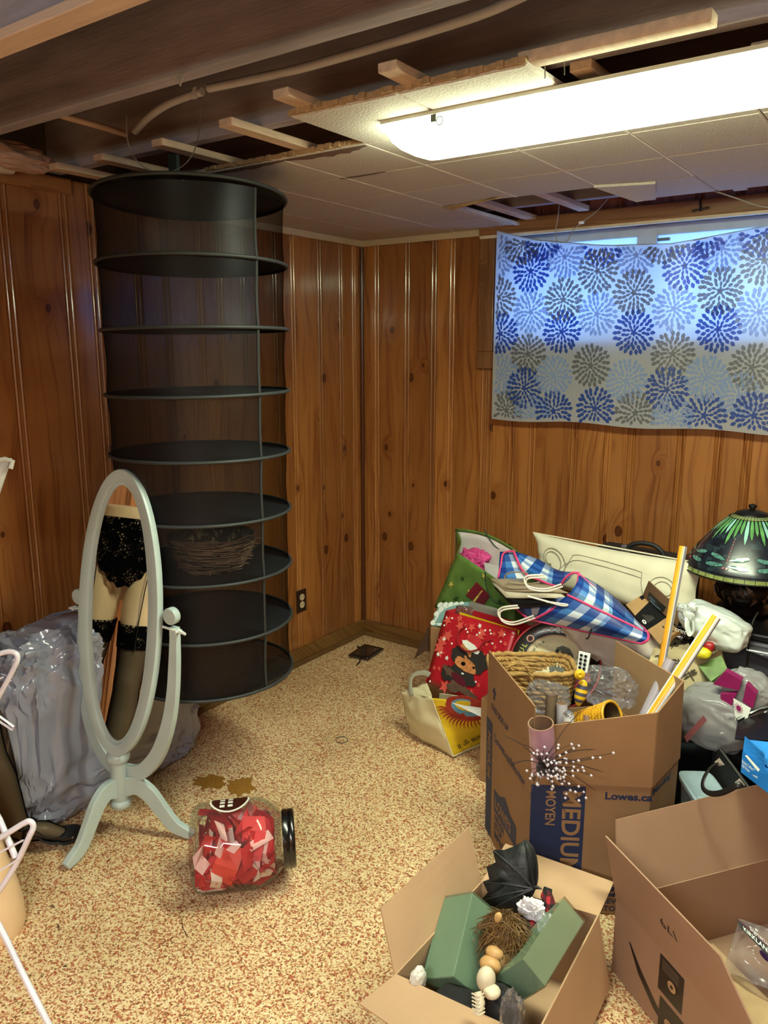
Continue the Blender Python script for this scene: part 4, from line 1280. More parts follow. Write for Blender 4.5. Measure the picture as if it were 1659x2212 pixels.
# ================================================================== WHITE METAL CLOTHES AIRER (its right end)
M_AIR = flat('white_tube_paint', '#d6d2da', rough=0.35, coat=0.3)
ad = thing('clothes_airer', 'white metal tube clothes airer standing cut off at the left edge', 'clothes airer', at(60, 2200, Z=0))
def P(x, y, D): return at(x, y, D=D)
ft = at(128, 2262, D=1.50)
MB().tube(spline([P(-60, 1905, 1.62), P(0, 2003, 1.58), P(50, 2105, 1.55), P(105, 2212, 1.52), at(430, 2900, D=1.26)][:4], 4) + [at(190, 2385, D=1.50)], 0.0062, 10).build('leg', M_AIR, ad)
MB().tube(spline([P(-50, 1838, 1.55), P(0, 1810, 1.55), P(52, 1778, 1.55), P(66, 1775, 1.55), P(72, 1786, 1.55), P(62, 1810, 1.55), P(34, 1868, 1.57), P(0, 1922, 1.58), P(-50, 1990, 1.6)], 5), 0.0058, 10).build('frame_tube', M_AIR, ad)
MB().tube([P(-40, 1700, 1.6), P(0, 1772, 1.58), P(34, 1853, 1.56)], 0.0060, 10).build('cross_tube', M_AIR, ad)
MB().tube([P(-40, 1862, 1.56), P(50, 1815, 1.55)], 0.0022, 6).build('drying_rod', M_AIR, ad)
MB().tube([P(-40, 1906, 1.57), P(40, 1856, 1.56)], 0.0022, 6).build('drying_rod', M_AIR, ad)
MB().tube(spline([P(-50, 1432, 1.75), P(0, 1412, 1.75), P(26, 1408, 1.75), P(38, 1418, 1.75), P(32, 1440, 1.75), P(0, 1500, 1.76), P(-40, 1570, 1.78)], 5), 0.0058, 10).build('frame_tube', M_AIR, ad)
MB().tube([P(-40, 1522, 1.75), P(0, 1548, 1.75), P(30, 1570, 1.75), P(27, 1577, 1.75), P(-30, 1540, 1.76)], 0.0026, 6).build('drying_rod', M_AIR, ad)
MB().tube([P(-40, 1486, 1.75), P(8, 1462, 1.75)], 0.0022, 6).build('drying_rod', M_AIR, ad)
q = Quad(P(-60, 1012, 1.8), P(26, 990, 1.8), P(-5, 1082, 1.8), P(-60, 1130, 1.8))
mb = MB(); q.sheet(mb, None, 4, 4)
mb.tube([P(-60, 1008, 1.79), P(12, 992, 1.79), P(27, 997, 1.79), P(22, 1012, 1.79)], 0.006, 8)
mb.build('wing_panel', flat('pale_grey_panel', '#b9b7ae', rough=0.5), ad, solid=0.01)
MB().tube([P(-60, 1012, 1.8), P(-90, 1412, 1.76), P(-60, 1560, 1.7), P(-60, 1905, 1.62)], 0.006, 8).build('upright_tube', M_AIR, ad)

# ================================================================== THE PILE BY THE WINDOW WALL
M_CARD = flat('brown_cardboard', '#96724f', rough=0.85, var=0.07, scale=9, bmp=0.05, bscale=160)
M_CARD_IN = flat('cardboard_inside', '#a68460', rough=0.85, var=0.07, scale=7)
M_EDGE = flat('cardboard_edge', '#8a6a48', rough=0.95, var=0.35, scale=220)
M_BLUE = flat('box_print_blue', '#1d2c52', rough=0.6, var=0.1)
V = Vector


def V3(p, z): return V((p[0], p[1], z))


def slab(name, quad, mat, parent, th=0.004, nu=6, nv=6, **k):
    mb = MB(); quad.sheet(mb, mat, nu, nv)
    if (quad.p(1, 0) - quad.p(0, 0)).cross(quad.p(0, 1) - quad.p(0, 0)).dot(quad.n) < 0: mb.f = [f[::-1] for f in mb.f]
    return mb.build(name, mat, parent, solid=th, **k)


# ---------------------------------------------------------------- moving box
Ab, Bb, Cb, Db, Eb = (1.423, -1.236), (1.709, -1.519), (1.983, -1.358), (2.000, -1.156), (1.722, -0.925)
RZ, FZ = 0.40, 0.62
mvb = thing('moving_box', 'tall open brown moving box with blue printing, filled with paper rolls', 'cardboard box', (1.76, -1.24, 0))
low = [(x * 0.985 + 1.76 * 0.015, y * 0.985 - 1.24 * 0.015) for x, y in (Ab, Bb, Cb, Db, Eb)]
mb = MB()
up = [Ab, Bb, Cb, Db, Eb]
vs = [V3(p, 0.003) for p in low] + [V3(p, RZ) for p in up]
mb.add(vs, [(i, (i + 1) % 5, 5 + (i + 1) % 5, 5 + i) for i in range(5)] + [(4, 3, 2, 1, 0)])
mb.build('box_body', M_CARD, mvb, solid=0.004)
LF = Quad(V3(Ab, RZ), V3(Bb, RZ), V3(low[1], 0.003), V3(low[0], 0.003))
FF = Quad(V3(Bb, RZ), V3(Cb, RZ), V3(low[2], 0.003), V3(low[1], 0.003))
RF = Quad(V3(Cb, RZ), V3(Db, RZ), V3(low[3], 0.003), V3(low[2], 0.003))
fl_l = Quad(V3(Ab, FZ), V3(Bb, FZ), V3(Bb, RZ), V3(Ab, RZ))
o_l = slab('flap', fl_l, M_CARD, mvb)
t1 = V3(Bb, RZ).lerp(V3(Cb, RZ), 0.02); t2 = V3(Bb, FZ - 0.052).lerp(V3(Cb, FZ - 0.052), 0.14)
fr_q = Quad(t2, V3(Cb, FZ - 0.004), V3(Cb, RZ), t1)
mb = MB(); fr_q.sheet(mb, M_CARD, 6, 6)
q2 = Quad(V3(Cb, FZ - 0.004), V3((1.992, -1.150), FZ + 0.012), V3(Db, RZ), V3(Cb, RZ)); q2.sheet(mb, M_CARD, 4, 6)
mb.build('flap', M_CARD, mvb, solid=0.004)
slab('flap', Quad(V3((1.990, -1.146), FZ + 0.010), at(1330, 1385, Z=FZ), V3(Eb, RZ), V3(Db, RZ)), M_CARD_IN, mvb)
# printing
mb = MB()
FF.poly(mb, [(0.0, 0.02), (0.46, 0.02), (0.46, 1), (0.0, 1)], M_BLUE, 0.0005)
LF.poly(mb, [(0.0, 0.0), (0.15, 0.0), (0.15, 1), (0.0, 1)], M_BLUE, 0.0005)
for q, u0, w_, v0, v1 in ((LF, 0.22, 0.52, 0.44, 0.70), (FF, 0.62, 0.40, 0.70, 0.86)):
    q.poly(mb, [(u0, v0 + 0.08), (u0 + w_ * 0.24, v0 + 0.07), (u0 + w_ * 0.5, v0), (u0 + w_ * 0.76, v0 + 0.07), (u0 + w_, v0 + 0.08), (u0 + w_, v1), (u0, v1)], M_BLUE, 0.0005)
mb.build('blue_print', M_BLUE, mvb)
text('MEDIUM', FF, 0.275, 0.05, 0.048, M_CARD, mvb, rot=-PI / 2, off=0.0011, weight=0.022)
text('MOYEN', FF, 0.13, 0.06, 0.026, M_CARD, mvb, rot=-PI / 2, off=0.0011, weight=0.02, squeeze=0.82)
text('MEDIUM', LF, 0.04, 0.10, 0.030, M_CARD, mvb, rot=-PI / 2, off=0.0011, weight=0.02)
text('Lowes.ca', FF, 0.62, 0.105, 0.0205, M_BLUE, mvb, weight=0.03, squeeze=1.15)
text('/Moving', RF, 0.02, 0.085, 0.020, M_BLUE, mvb, weight=0.03, squeeze=1.5)
text('Lowes.ca/Moving', LF, 0.20, 0.115, 0.026, M_BLUE, mvb, weight=0.02, squeeze=1.05)
text("LOWE'S", LF, 0.25, 0.66, 0.035, M_CARD, mvb, weight=0.03, squeeze=0.85, off=0.0011)
text("LOWE'S", FF, 0.65, 0.83, 0.026, M_CARD, mvb, weight=0.03, squeeze=0.8, off=0.0011)
for i, t in enumerate(('NEVER', 'STOP', 'IMPROVING')):
    text(t, LF, 0.24, 0.77 + 0.075 * i, 0.022, M_BLUE, mvb, weight=0.03)
    if i < 2: text(t, FF, 0.64, 0.915 + 0.06 * i, 0.016, M_BLUE, mvb, weight=0.03)
text('THIS SIDE UP', fl_l, 0.10, 0.80, 0.020, M_BLUE, mvb, weight=0.02)
mb = MB(); fl_l.poly(mb, [(0.12, 0.52), (0.17, 0.42), (0.22, 0.52), (0.19, 0.52), (0.19, 0.62), (0.15, 0.62), (0.15, 0.52)], M_BLUE); mb.build('arrow_print', M_BLUE, mvb)


# ---------------------------------------------------------------- rolls and tubes
def roll(a, b, r, mat, label, name='paper_roll', wall=0.0018, inner=None, cat='paper roll', n=28, group=None):
    """a hollow tube open at b, closed seam at a"""
    a, b = V(a), V(b)
    ax = (b - a); Ln = ax.length
    inner = inner or flat('kraft_core', '#8a6a52', rough=0.9)
    mb = MB()
    mb.lathe([(r - wall, 0.0), (r, 0.0), (r, Ln), (r - wall, Ln), (r - wall, Ln - 0.001), (r - wall, 0.0)], a, ax, n, mats=[mat, mat, inner, inner, inner])
    return mb.build(name, mat, label=label, cat=cat, group=group)


BOT = 0.03
def down(p, q, ln):
    d = (V(q) - V(p)).normalized(); return V(p) + d * ln


M_PINKT = flat('pink_foil_wrap', '#b98fa6', rough=0.18, var=0.2, scale=20, coat=0.6)
p1 = at(1168, 1562, D=2.075)
roll(at(1175, 1662, D=2.125), p1, 0.034, M_PINKT, 'fat pink foil covered tube at the near corner of the moving box', wall=0.0035)
M_GREYT = flat('lilac_grey_paper', '#a79ca8', rough=0.35, var=0.1)
roll(at(1385, 1562, D=2.36), at(1450, 1425, D=2.36), 0.0165, M_GREYT, 'lilac grey cardboard tube leaning beside the yellow and white roll', name='cardboard_tube', cat='tube', wall=0.003)
M_CELLO = film('cellophane', col='#f6f2e8', clear=0.88, rough=0.06, milk=0.16, milky='#d8cdb8')
roll(at(1395, 1565, D=2.33), at(1474, 1440, D=2.33), 0.0155, M_CELLO, 'clear cellophane roll between the grey tube and the yellow roll')


def stripe_a(x, y_, w_, g_): return y_ if x < 0.2 else (w_ if x < 0.42 else (g_ if x < 0.86 else w_))
def stripe_b(x, y_, w_, g_): return w_ if x < -0.78 else (y_ if x < 0.25 else (w_ if x < 0.80 else g_))


def striped(a, b, r, label, stripe, phase=0):
    my, mw, mg = flat('sun_yellow_paper', '#eba52a', rough=0.35, coat=0.3), flat('white_paper_glossy', '#e9e4ea', rough=0.35), flat('silver_grey_paper', '#8f939c', rough=0.3, coat=0.3)
    a, b = V(a), V(b); ax = (b - a); Ln = ax.length; axn = ax.normalized(); n = 30
    view = (CAM - a); view = (view - axn * view.dot(axn)).normalized(); sd = axn.cross(view)
    mb = MB(); k = 0
    vs = [a + axn * h + (view * math.cos(2 * PI * j / n + phase) + sd * math.sin(2 * PI * j / n + phase)) * r for h in (0, Ln) for j in range(n)]
    for j in range(n):
        t = 2 * PI * (j + 0.5) / n
        m_ = mw if math.cos(t) < 0 else stripe(math.sin(t), my, mw, mg)
        mb.add([vs[j], vs[(j + 1) % n], vs[n + (j + 1) % n], vs[n + j]], [(0, 1, 2, 3)], m_, True)
    mb.add([b - axn * 0.002 + (view * math.cos(2 * PI * j / n) + sd * math.sin(2 * PI * j / n)) * r * 0.72 for j in range(n)], [tuple(range(n))], mg)
    mb.add([b + (view * math.cos(2 * PI * j / n) + sd * math.sin(2 * PI * j / n)) * r * q for q in (1, 0.72) for j in range(n)], [(j, (j + 1) % n, n + (j + 1) % n, n + j) for j in range(n)], mw)
    return mb.build('wrapping_roll', my, label=label, cat='wrapping paper')


striped(at(1425, 1462, D=2.52), at(1476, 1180, D=2.52), 0.0125, 'upright thin yellow and white wrapping roll reaching toward the lamp', stripe_a)
striped(at(1378, 1590, D=2.28), at(1546, 1332, D=2.28), 0.0155, 'slanting yellow and white wrapping roll with a flattened open end', stripe_b)
roll(at(1215, 1590, D=2.33), at(1214, 1520, D=2.33), 0.0165, flat('pearl_grey_roll', '#b9b0b8', rough=0.25, coat=0.4), 'pearl grey roll standing behind the fat pink tube', wall=0.004)
roll(at(1228, 1600, D=2.30), at(1228, 1541, D=2.30), 0.0165, flat('white_roll', '#ddd8d6', rough=0.4), 'white roll stuffed with crumpled silver foil inside the moving box', wall=0.002)
vs, fs = crumple(at(1228, 1541, D=2.295), (0.0125, 0.0125, 0.006), seed=3, amp=0.3, sub=3)
MB().add(vs, fs, None, False).build('foil', flat('silver_foil', '#d8dade', metal=0.9, rough=0.2), label='crumpled silver foil plugged in the white roll', cat='foil')
roll(at(1228, 1612, D=2.26), at(1227, 1562, D=2.26), 0.0165, flat('cream_roll', '#d8ccb8', rough=0.5), 'cream roll nearest the front flap of the moving box', wall=0.002)
roll(at(1275, 1605, D=2.30), at(1272, 1543, D=2.30), 0.0155, flat('copper_roll', '#b88e78', rough=0.4), 'copper coloured roll beside the yellow wicker cone', wall=0.002)
roll(at(1187, 1600, D=2.36), at(1192, 1500, D=2.36), 0.018, M_CELLO, 'clear film roll standing behind the pink tube')
# yellow wicker cone
M_WICK = flat('yellow_wicker', '#d29a1e', rough=0.5, var=0.25, scale=60)
M_WICKI = flat('brown_wicker_inside', '#4a3314', rough=0.8, var=0.4, scale=90)
wc = thing('wicker_cone', 'yellow woven wicker cone basket lying among the rolls', 'wicker cone', at(1260, 1560, D=2.3))
ca, cb_ = at(1248, 1556, D=2.36), at(1322, 1546, D=2.26)
ax = (cb_ - ca); Ln = ax.length; ax.normalize()
mb = MB(); mb.lathe([(0.022, 0), (0.030, Ln * 0.5), (0.041, Ln), (0.037, Ln), (0.026, Ln * 0.5), (0.012, 0.004), (0, 0.003)], ca, ax, 24, mats=[M_WICK, M_WICK, M_WICK, M_WICKI, M_WICKI, M_WICKI])
u_ = ax.orthogonal().normalized(); w_ = ax.cross(u_)
for i in range(11):
    h = Ln * i / 10; r = 0.022 + 0.019 * (i / 10) + 0.001
    mb.tube([ca + ax * (h + 0.0012 * (-1) ** k) + (u_ * math.cos(2 * PI * k / 40) + w_ * math.sin(2 * PI * k / 40)) * (r + 0.0008 * (-1) ** (k + i)) for k in range(40)], 0.0022, 5, M_WICK, closed=True)
mb.build('woven_wall', M_WICK, wc)
mb = MB(); mb.tube([cb_ + (u_ * math.cos(2 * PI * k / 36) + w_ * math.sin(2 * PI * k / 36)) * 0.041 for k in range(36)], 0.0042, 6, M_WICK, closed=True)
mb.build('rim', M_WICK, wc)
# clear plastic bags in the box
M_BAG = film('clear_bag', col='#fbfbff', clear=0.95, rough=0.12, milk=0.10, milky='#eef0f6')
vs, fs = crumple(at(1315, 1485, D=2.34), (0.075, 0.05, 0.055), seed=8, amp=0.22, sub=5, ridge=0.9)
MB().add(vs, fs, None, True).build('clear_plastic_bag', M_BAG, label='crumpled clear cellophane bag on top of the moving box', cat='plastic bag')
vs, fs = crumple(at(1185, 1510, D=2.4), (0.06, 0.04, 0.045), seed=18, amp=0.3, sub=4, ridge=1.2)
MB().add(vs, fs, None, True).build('clear_plastic_bag', M_BAG, label='smaller clear cellophane bag against the wicker basket', cat='plastic bag')
# bee ornament
bee = thing('bee_ornament', 'yellow and grey striped bee ornament with a yellow flower head', 'ornament', at(1262, 1520, D=2.33))
bq = at(1256, 1500, D=2.32)
M_BY, M_BG = flat('bee_yellow', '#e8b91a', rough=0.5), flat('bee_grey', '#4e4a5c', rough=0.5)
mb = MB(); bx = (at(1246, 1535, D=2.32) - at(1262, 1470, D=2.32)); 
prof = [(0.0, 0), (0.010, 0.006), (0.014, 0.016), (0.017, 0.028), (0.018, 0.038), (0.0175, 0.048), (0.016, 0.058), (0.012, 0.068), (0.006, 0.078), (0, 0.082)]
mb.lathe(prof, at(1262, 1468, D=2.32), bx, 16, mats=[M_BY, M_BY, M_BG, M_BY, M_BG, M_BY, M_BG, M_BY, M_BG]); mb.build('striped_body', M_BY, bee)
mb = MB()
for k in range(14):
    a = 2 * PI * k / 14
    for r in (0.006, 0.011): mb.sphere(at(1252, 1457, D=2.30) + RT * r * math.cos(a) + UP * r * math.sin(a) - FW * (0.004 if r < 0.01 else 0), 0.0055, M_BY, 6)
mb.build('flower_head', M_BY, bee)
# pearl spray
sp = thing('flower_spray', 'dark wiry flower spray tipped with silver pearls at the box corner', 'artificial flower', at(1180, 1655, D=2.14))
rr = random.Random(31)
c0 = at(1172, 1652, D=2.05)
M_STEM = flat('dark_stem', '#2a1c22', rough=0.6)
mb = MB(); tips = []
for k in range(96):
    a = rr.uniform(-PI, PI) if k % 2 else rr.gauss(-0.3, 0.7); r = abs(rr.gauss(0.024, 0.016)) + 0.004 if k % 2 else abs(rr.gauss(0.050, 0.030)) + 0.006
    tip = at(1184, 1655, D=2.03) + RT * (r * math.cos(a) * 1.1 + 0.0) + UP * (r * math.sin(a) * 1.0) - FW * rr.uniform(-0.01, 0.05)
    mid = c0.lerp(tip, 0.5) + RT * rr.uniform(-0.008, 0.008) + UP * rr.uniform(-0.004, 0.010)
    mb.tube([c0, mid, tip], 0.0007, 4, M_STEM); tips.append(tip)
for dx, dy in ((-105, -60), (-90, 5), (60, -110), (95, -30), (70, 90), (110, 20), (-50, 80), (30, 110), (95, 60), (-60, -40)):
    tip = at(1192 + dx, 1648 + dy, D=2.03); mb.tube(spline([c0, c0.lerp(tip, 0.5) + UP * 0.012, tip], 4), [0.0011] * 8 + [0.0004], 4, M_STEM)
vs, fs = crumple(at(1172, 1660, D=2.07), (0.014, 0.014, 0.018), seed=77, amp=0.45, sub=3)
mb.add(vs, fs, M_STEM)
mb.build('stems', M_STEM, sp)
M_PEARL = flat('silver_pearl', '#e8e4f4', rough=0.15, metal=0.3, coat=0.6)
pe0 = None
for k, t in enumerate(tips[:92]):
    if pe0 is None:
        pe0 = MB().sphere(t, 0.0030, M_PEARL, 8, (1, 1, 1.0)).box(t, (0.0075, 0.0022, 0.0022), mat=M_PEARL).box(t, (0.0022, 0.0022, 0.0075), mat=M_PEARL).build('pearl', M_PEARL, sp); t0 = t
    else:
        c = pe0.copy(); COL.objects.link(c); c.parent = sp; c.location = pe0.location + (t - t0)

# ---------------------------------------------------------------- cardboard boxes that carry the pile
def openbox(name, label, x0, x1, y0, y1, z1, cat='cardboard box', mat=M_CARD, th=0.004):
    b = thing(name, label, cat, ((x0 + x1) / 2, (y0 + y1) / 2, 0))
    mb = MB().cuboid8([V((x0, y0, 0.002)), V((x1, y0, 0.002)), V((x1, y1, 0.002)), V((x0, y1, 0.002))], [V((x0, y0, z1)), V((x1, y0, z1)), V((x1, y1, z1)), V((x0, y1, z1))], mat)
    mb.build('box_body', mat, b, bev=0.003)
    return b


cbx = openbox('cardboard_box', 'plain brown cardboard box at the left of the pile under the polka dot gift box', 0.845, 1.20, -0.655, -0.20, 0.405)
mb = MB().cuboid8([at(893, 1425, Y=-0.58), at(925, 1402, Y=-0.62), at(926, 1401, Y=-0.61), at(894, 1424, Y=-0.57)], [at(924, 1357, Y=-0.60), at(927, 1356, Y=-0.63), at(928, 1356, Y=-0.62), at(925, 1356, Y=-0.59)], flat('dark_cardboard', '#5a4434', rough=0.9))
mb.build('flap', M_CARD, cbx)
openbox('cardboard_box', 'brown cardboard box carrying the round tray and the wicker basket', 1.27, 1.585, -0.99, -0.84, 0.325)
openbox('cardboard_box', 'brown cardboard box against the wall under the cream cushion', 1.215, 1.80, -0.50, -0.12, 0.545)

# polka dot gift box
q = Quad(at(950, 1302, Y=-0.56), at(1012, 1300, Y=-0.56), at(1010, 1358, Y=-0.64), at(931, 1351, Y=-0.64))
M_TEAL, M_DOT = flat('teal_gift_paper', '#7fa8a6', rough=0.5), flat('dot_white', '#e9efe9', rough=0.5)
dots = [(x / 5.0 + 0.1 * (j % 2), (j + 0.5) / 5.2) for j in range(5) for x in range(5)]
gb = thing('gift_box', 'teal gift box with white polka dots on the brown cardboard box', 'gift box', at(970, 1355, Y=-0.6))
bk = V((0.0, 0.07, -0.035))
MB().cuboid8([c + bk for c in (q.c[3], q.c[2], q.c[1], q.c[0])], [q.c[3], q.c[2], q.c[1], q.c[0]], M_TEAL).build('box_body', M_TEAL, gb)
mb = MB()
for u, v in dots: q.ell(mb, 0.04 + u * 0.92, v, 0.085, 0.085 * q.w / q.h, M_DOT, 0.0008)
mb.build('polka_dots', M_DOT, gb)

# ---------------------------------------------------------------- green gift bag
M_GG, M_GW = flat('green_gift_paper', '#5d7d3c', rough=0.45, var=0.3, scale=14, coat=0.2), flat('white_bag_lining', '#dcd2d2', rough=0.6)
gbg = thing('gift_bag', 'large green holiday gift bag with a red present print leaning on the wall', 'gift bag', (0.93, -0.4, 0.405))
BLt, BRt = at(984, 1143, Y=-0.24), at(1166, 1212, Y=-0.30)
BMt = at(1046, 1137, Y=-0.24)
FLt, FRt = at(988, 1193, Y=-0.44), at(1112, 1278, Y=-0.53)
FLb, FRb = V((at(938, 1312, Y=-0.44).x, -0.44, 0.41)), V((at(1100, 1312, Y=-0.56).x, -0.50, 0.41))
BLb, BRb = V((FLb.x + 0.0, -0.26, 0.41)), V((FRb.x, -0.26, 0.41))
fq = Quad(FLt, FRt, FRb, FLb); fq.warp = lambda u, v: 0.004 * math.sin(u * 7 + v * 5) * math.sin(v * 6)
slab('front_panel', fq, M_GG, gbg, 0.0015, 12, 12)
lq = Quad(BLt, FLt, FLb, BLb); lq.warp = lambda u, v: -0.02 * math.sin(PI * u) * (1 - v)
slab('side_panel', lq, M_GG, gbg, 0.0015, 10, 10)
slab('side_panel', Quad(FRt, BRt, BRb, FRb), M_GG, gbg, 0.0015)
mb = MB(); bqd = Quad(BLt, BRt, BRb, BLb)
mb.grid(lambda u, v: (BLt.lerp(BRt, u) + V((0, 0, 0.030 * math.sin(PI * min(1, u * 1.25))))).lerp(BLb.lerp(BRb, u), v), 14, 8, M_GW)
mb.build('lining', M_GW, gbg, solid=0.0015)
mb = MB(); mb.grid(lambda u, v: (BLt.lerp(BRt, u) + V((0, -0.003, 0.030 * math.sin(PI * min(1, u * 1.25)) + 0.004 - 0.014 * v))), 14, 2, M_GG); mb.build('top_edge', M_GG, gbg, solid=0.001)
mb = MB(); mr_, my_, md2 = flat('present_red', '#7c1c2c', rough=0.5), flat('star_gold', '#d8c060', rough=0.4), flat('star_dark', '#274a1c', rough=0.5)
fq.poly(mb, [(0.42, 0.28), (0.66, 0.40), (0.58, 0.70), (0.34, 0.60)], mr_, 0.001)
fq.poly(mb, [(0.53, 0.335), (0.555, 0.345), (0.475, 0.66), (0.45, 0.65)], my_, 0.0016)
for k in range(3):
    t = 0.25 + 0.25 * k
    fq.poly(mb, [(0.42 - 0.08 * t, 0.28 + 0.32 * t), (0.66 - 0.08 * t, 0.40 + 0.30 * t), (0.66 - 0.08 * t, 0.41 + 0.30 * t), (0.42 - 0.08 * t, 0.29 + 0.32 * t)], flat('plaid_line', '#4a0f1c'), 0.0014)
for u, v, r, m_ in ((0.5, 0.1, 0.035, my_), (0.10, 0.52, 0.04, my_), (0.78, 0.2, 0.03, my_), (0.66, 0.85, 0.03, my_), (0.22, 0.34, 0.035, md2), (0.24, 0.72, 0.045, md2), (0.8, 0.42, 0.035, md2), (0.1, 0.85, 0.03, md2), (0.72, 0.66, 0.03, md2), (0.36, 0.5, 0.025, my_)): fq.star(mb, u, v, r, m_, 0.0012, rot=u * 3, inner=0.35)
fq.ell(mb, 0.85, 0.86, 0.20, 0.10, flat('hat_red', '#a02030', rough=0.5), 0.001, rot=0.3)
fq.poly(mb, [(0.28, 0.78), (0.36, 0.76), (0.40, 0.98), (0.26, 0.98)], flat('hat_red', '#a02030'), 0.001)
fq.poly(mb, [(0.275, 0.84), (0.38, 0.86), (0.385, 0.90), (0.27, 0.88)], M_DOT, 0.0014)
mb.build('holiday_print', mr_, gbg)
M_CORD = flat('green_cord', '#1d3a2c', rough=0.6)
MB().tube(spline([at(x, y, Y=-0.27) for x, y in ((1046, 1143), (1056, 1162), (1072, 1182), (1088, 1187), (1103, 1176))], 5), 0.0028, 6).build('cord_handle', M_CORD, gbg)
MB().tube(spline([at(x, y, Y=-0.56) for x, y in ((1048, 1235), (1050, 1262), (1058, 1288), (1072, 1302), (1090, 1304))], 5), 0.0028, 6).build('cord_handle', M_CORD, gbg)
vs, fs = crumple(at(1022, 1212, Y=-0.36), (0.07, 0.04, 0.05), seed=61, amp=0.4, sub=4)
MB().add(vs, fs, None, False).build('tissue_paper', flat('hot_pink_tissue', '#d84a8e', rough=0.5), label='hot pink tissue paper inside the green gift bag', cat='tissue paper')
slab('paper_box', Quad(at(1045, 1215, Y=-0.40), at(1085, 1225, Y=-0.42), at(1088, 1262, Y=-0.44), at(1050, 1245, Y=-0.42)), flat('white_ridged', '#d6cfd0'), None, 0.03, label='small white box standing inside the green gift bag', cat='box')

# ---------------------------------------------------------------- red puppy gift bag
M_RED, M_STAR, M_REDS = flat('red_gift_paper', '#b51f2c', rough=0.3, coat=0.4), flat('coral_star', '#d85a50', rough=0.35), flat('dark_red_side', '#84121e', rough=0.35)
q = Quad(at(963, 1319, Y=-0.66), at(1116, 1361, Y=-0.74), at(1062, 1533, Y=-0.86), at(919, 1474, Y=-0.78))
rb = thing('gift_bag', 'red star patterned gift bag with a puppy picture leaning on the pile', 'gift bag', q.p(0.5, 1))
q.warp = lambda u, v: 0.003 * math.sin(u * 5 + 1) * math.sin(v * 4)
slab('front_panel', q, M_RED, rb, 0.0012, 10, 10)
bk = V((0.045, 0.05, 0.01))
slab('side_panel', Quad(q.c[1], q.c[1] + bk, q.c[2] + bk, q.c[2]), M_REDS, rb, 0.0012)
slab('back_panel', Quad(q.c[0] + bk, q.c[1] + bk, q.c[2] + bk, q.c[3] + bk), M_RED, rb, 0.0012)
slab('side_panel', Quad(q.c[0] + bk, q.c[0], q.c[3], q.c[3] + bk), M_RED, rb, 0.0012)
mb = MB(); rr = random.Random(9)
for k in range(34):
    u, v = 0.06 + 0.88 * rr.random(), 0.04 + 0.92 * rr.random()
    q.star(mb, u, v, rr.uniform(0.045, 0.085) if k < 20 else 0.03, M_STAR, 0.0012 + 0.0001 * (k % 5), rot=rr.random() * 2)
for k in range(34):
    q.ell(mb, 0.04 + 0.92 * rr.random(), 0.03 + 0.94 * rr.random(), 0.012, 0.012 * q.w / q.h, M_DOT, 0.0019, n=8)
for k in range(9): q.star(mb, 0.05 + 0.9 * rr.random(), 0.05 + 0.9 * rr.random(), 0.03, M_DOT, 0.002, rot=rr.random())
mb.build('star_print', M_STAR, rb)
PBk, PTn, PBr, PNs = flat('fur_black', '#26211f', rough=0.7), flat('fur_tan', '#c07c48', rough=0.7, var=0.3, scale=80), flat('fur_brown', '#5c4436', rough=0.7, var=0.3, scale=80), flat('nose_black', '#0c0a0a', rough=0.3)
mb = MB()
def E_(cx, cy, rx, ry, m_, off, rot=0, jag=0.12, n=22, sd=1): q.ell(mb, cx, cy, rx, ry, m_, off + 0.0024, n, rot, jag, sd)
E_(0.50, 0.74, 0.20, 0.13, PBk, 0.0022, 0.2, sd=2); E_(0.42, 0.82, 0.24, 0.07, PBr, 0.0023, 0.5, sd=3); E_(0.42, 0.93, 0.10, 0.055, PBr, 0.0024, 0.2, sd=4); E_(0.68, 0.93, 0.13, 0.045, PBr, 0.0024, 0.3, sd=5)
E_(0.30, 0.78, 0.10, 0.10, PBk, 0.00235, 0.3, sd=6)
E_(0.55, 0.52, 0.24, 0.17, PBk, 0.0025, 0.2, sd=7); E_(0.45, 0.42, 0.10, 0.10, PTn, 0.0026, 0.4, sd=8); E_(0.72, 0.50, 0.09, 0.10, PBk, 0.0027, -0.3, sd=9); E_(0.36, 0.50, 0.09, 0.11, PBk, 0.00265, 0.2, sd=10)
E_(0.50, 0.60, 0.17, 0.075, PTn, 0.0029, 0.2, sd=11); E_(0.60, 0.645, 0.07, 0.035, PTn, 0.003, 0.2, sd=12)
E_(0.47, 0.595, 0.032, 0.026, PNs, 0.0032, 0, 0.0, 16); E_(0.62, 0.60, 0.018, 0.016, PNs, 0.0032, 0, 0, 12)
E_(0.47, 0.80, 0.13, 0.05, flat('bow_maroon', '#5c1c2a', rough=0.4), 0.0031, 0.35, 0.05)
E_(0.54, 0.30, 0.12, 0.09, flat('hat_red2', '#c4303a', rough=0.5), 0.0028, 0.4, 0.06, sd=13); E_(0.50, 0.36, 0.14, 0.045, M_DOT, 0.0030, 0.35, 0.1, sd=14)
E_(0.50, 0.715, 0.02, 0.012, M_DOT, 0.0033, 0, 0, 10)
mb.build('puppy_picture', PBk, rb)
M_RC = flat('red_cord', '#8e1420', rough=0.5)
MB().tube(spline([q.p(u, v, o_) for u, v, o_ in ((0.36, 0.11, 0.001), (0.30, 0.22, 0.012), (0.34, 0.36, 0.016), (0.48, 0.43, 0.016), (0.62, 0.36, 0.014), (0.66, 0.26, 0.012), (0.74, 0.19, 0.001))], 5), 0.0035, 6).build('cord_handle', M_RC, rb)
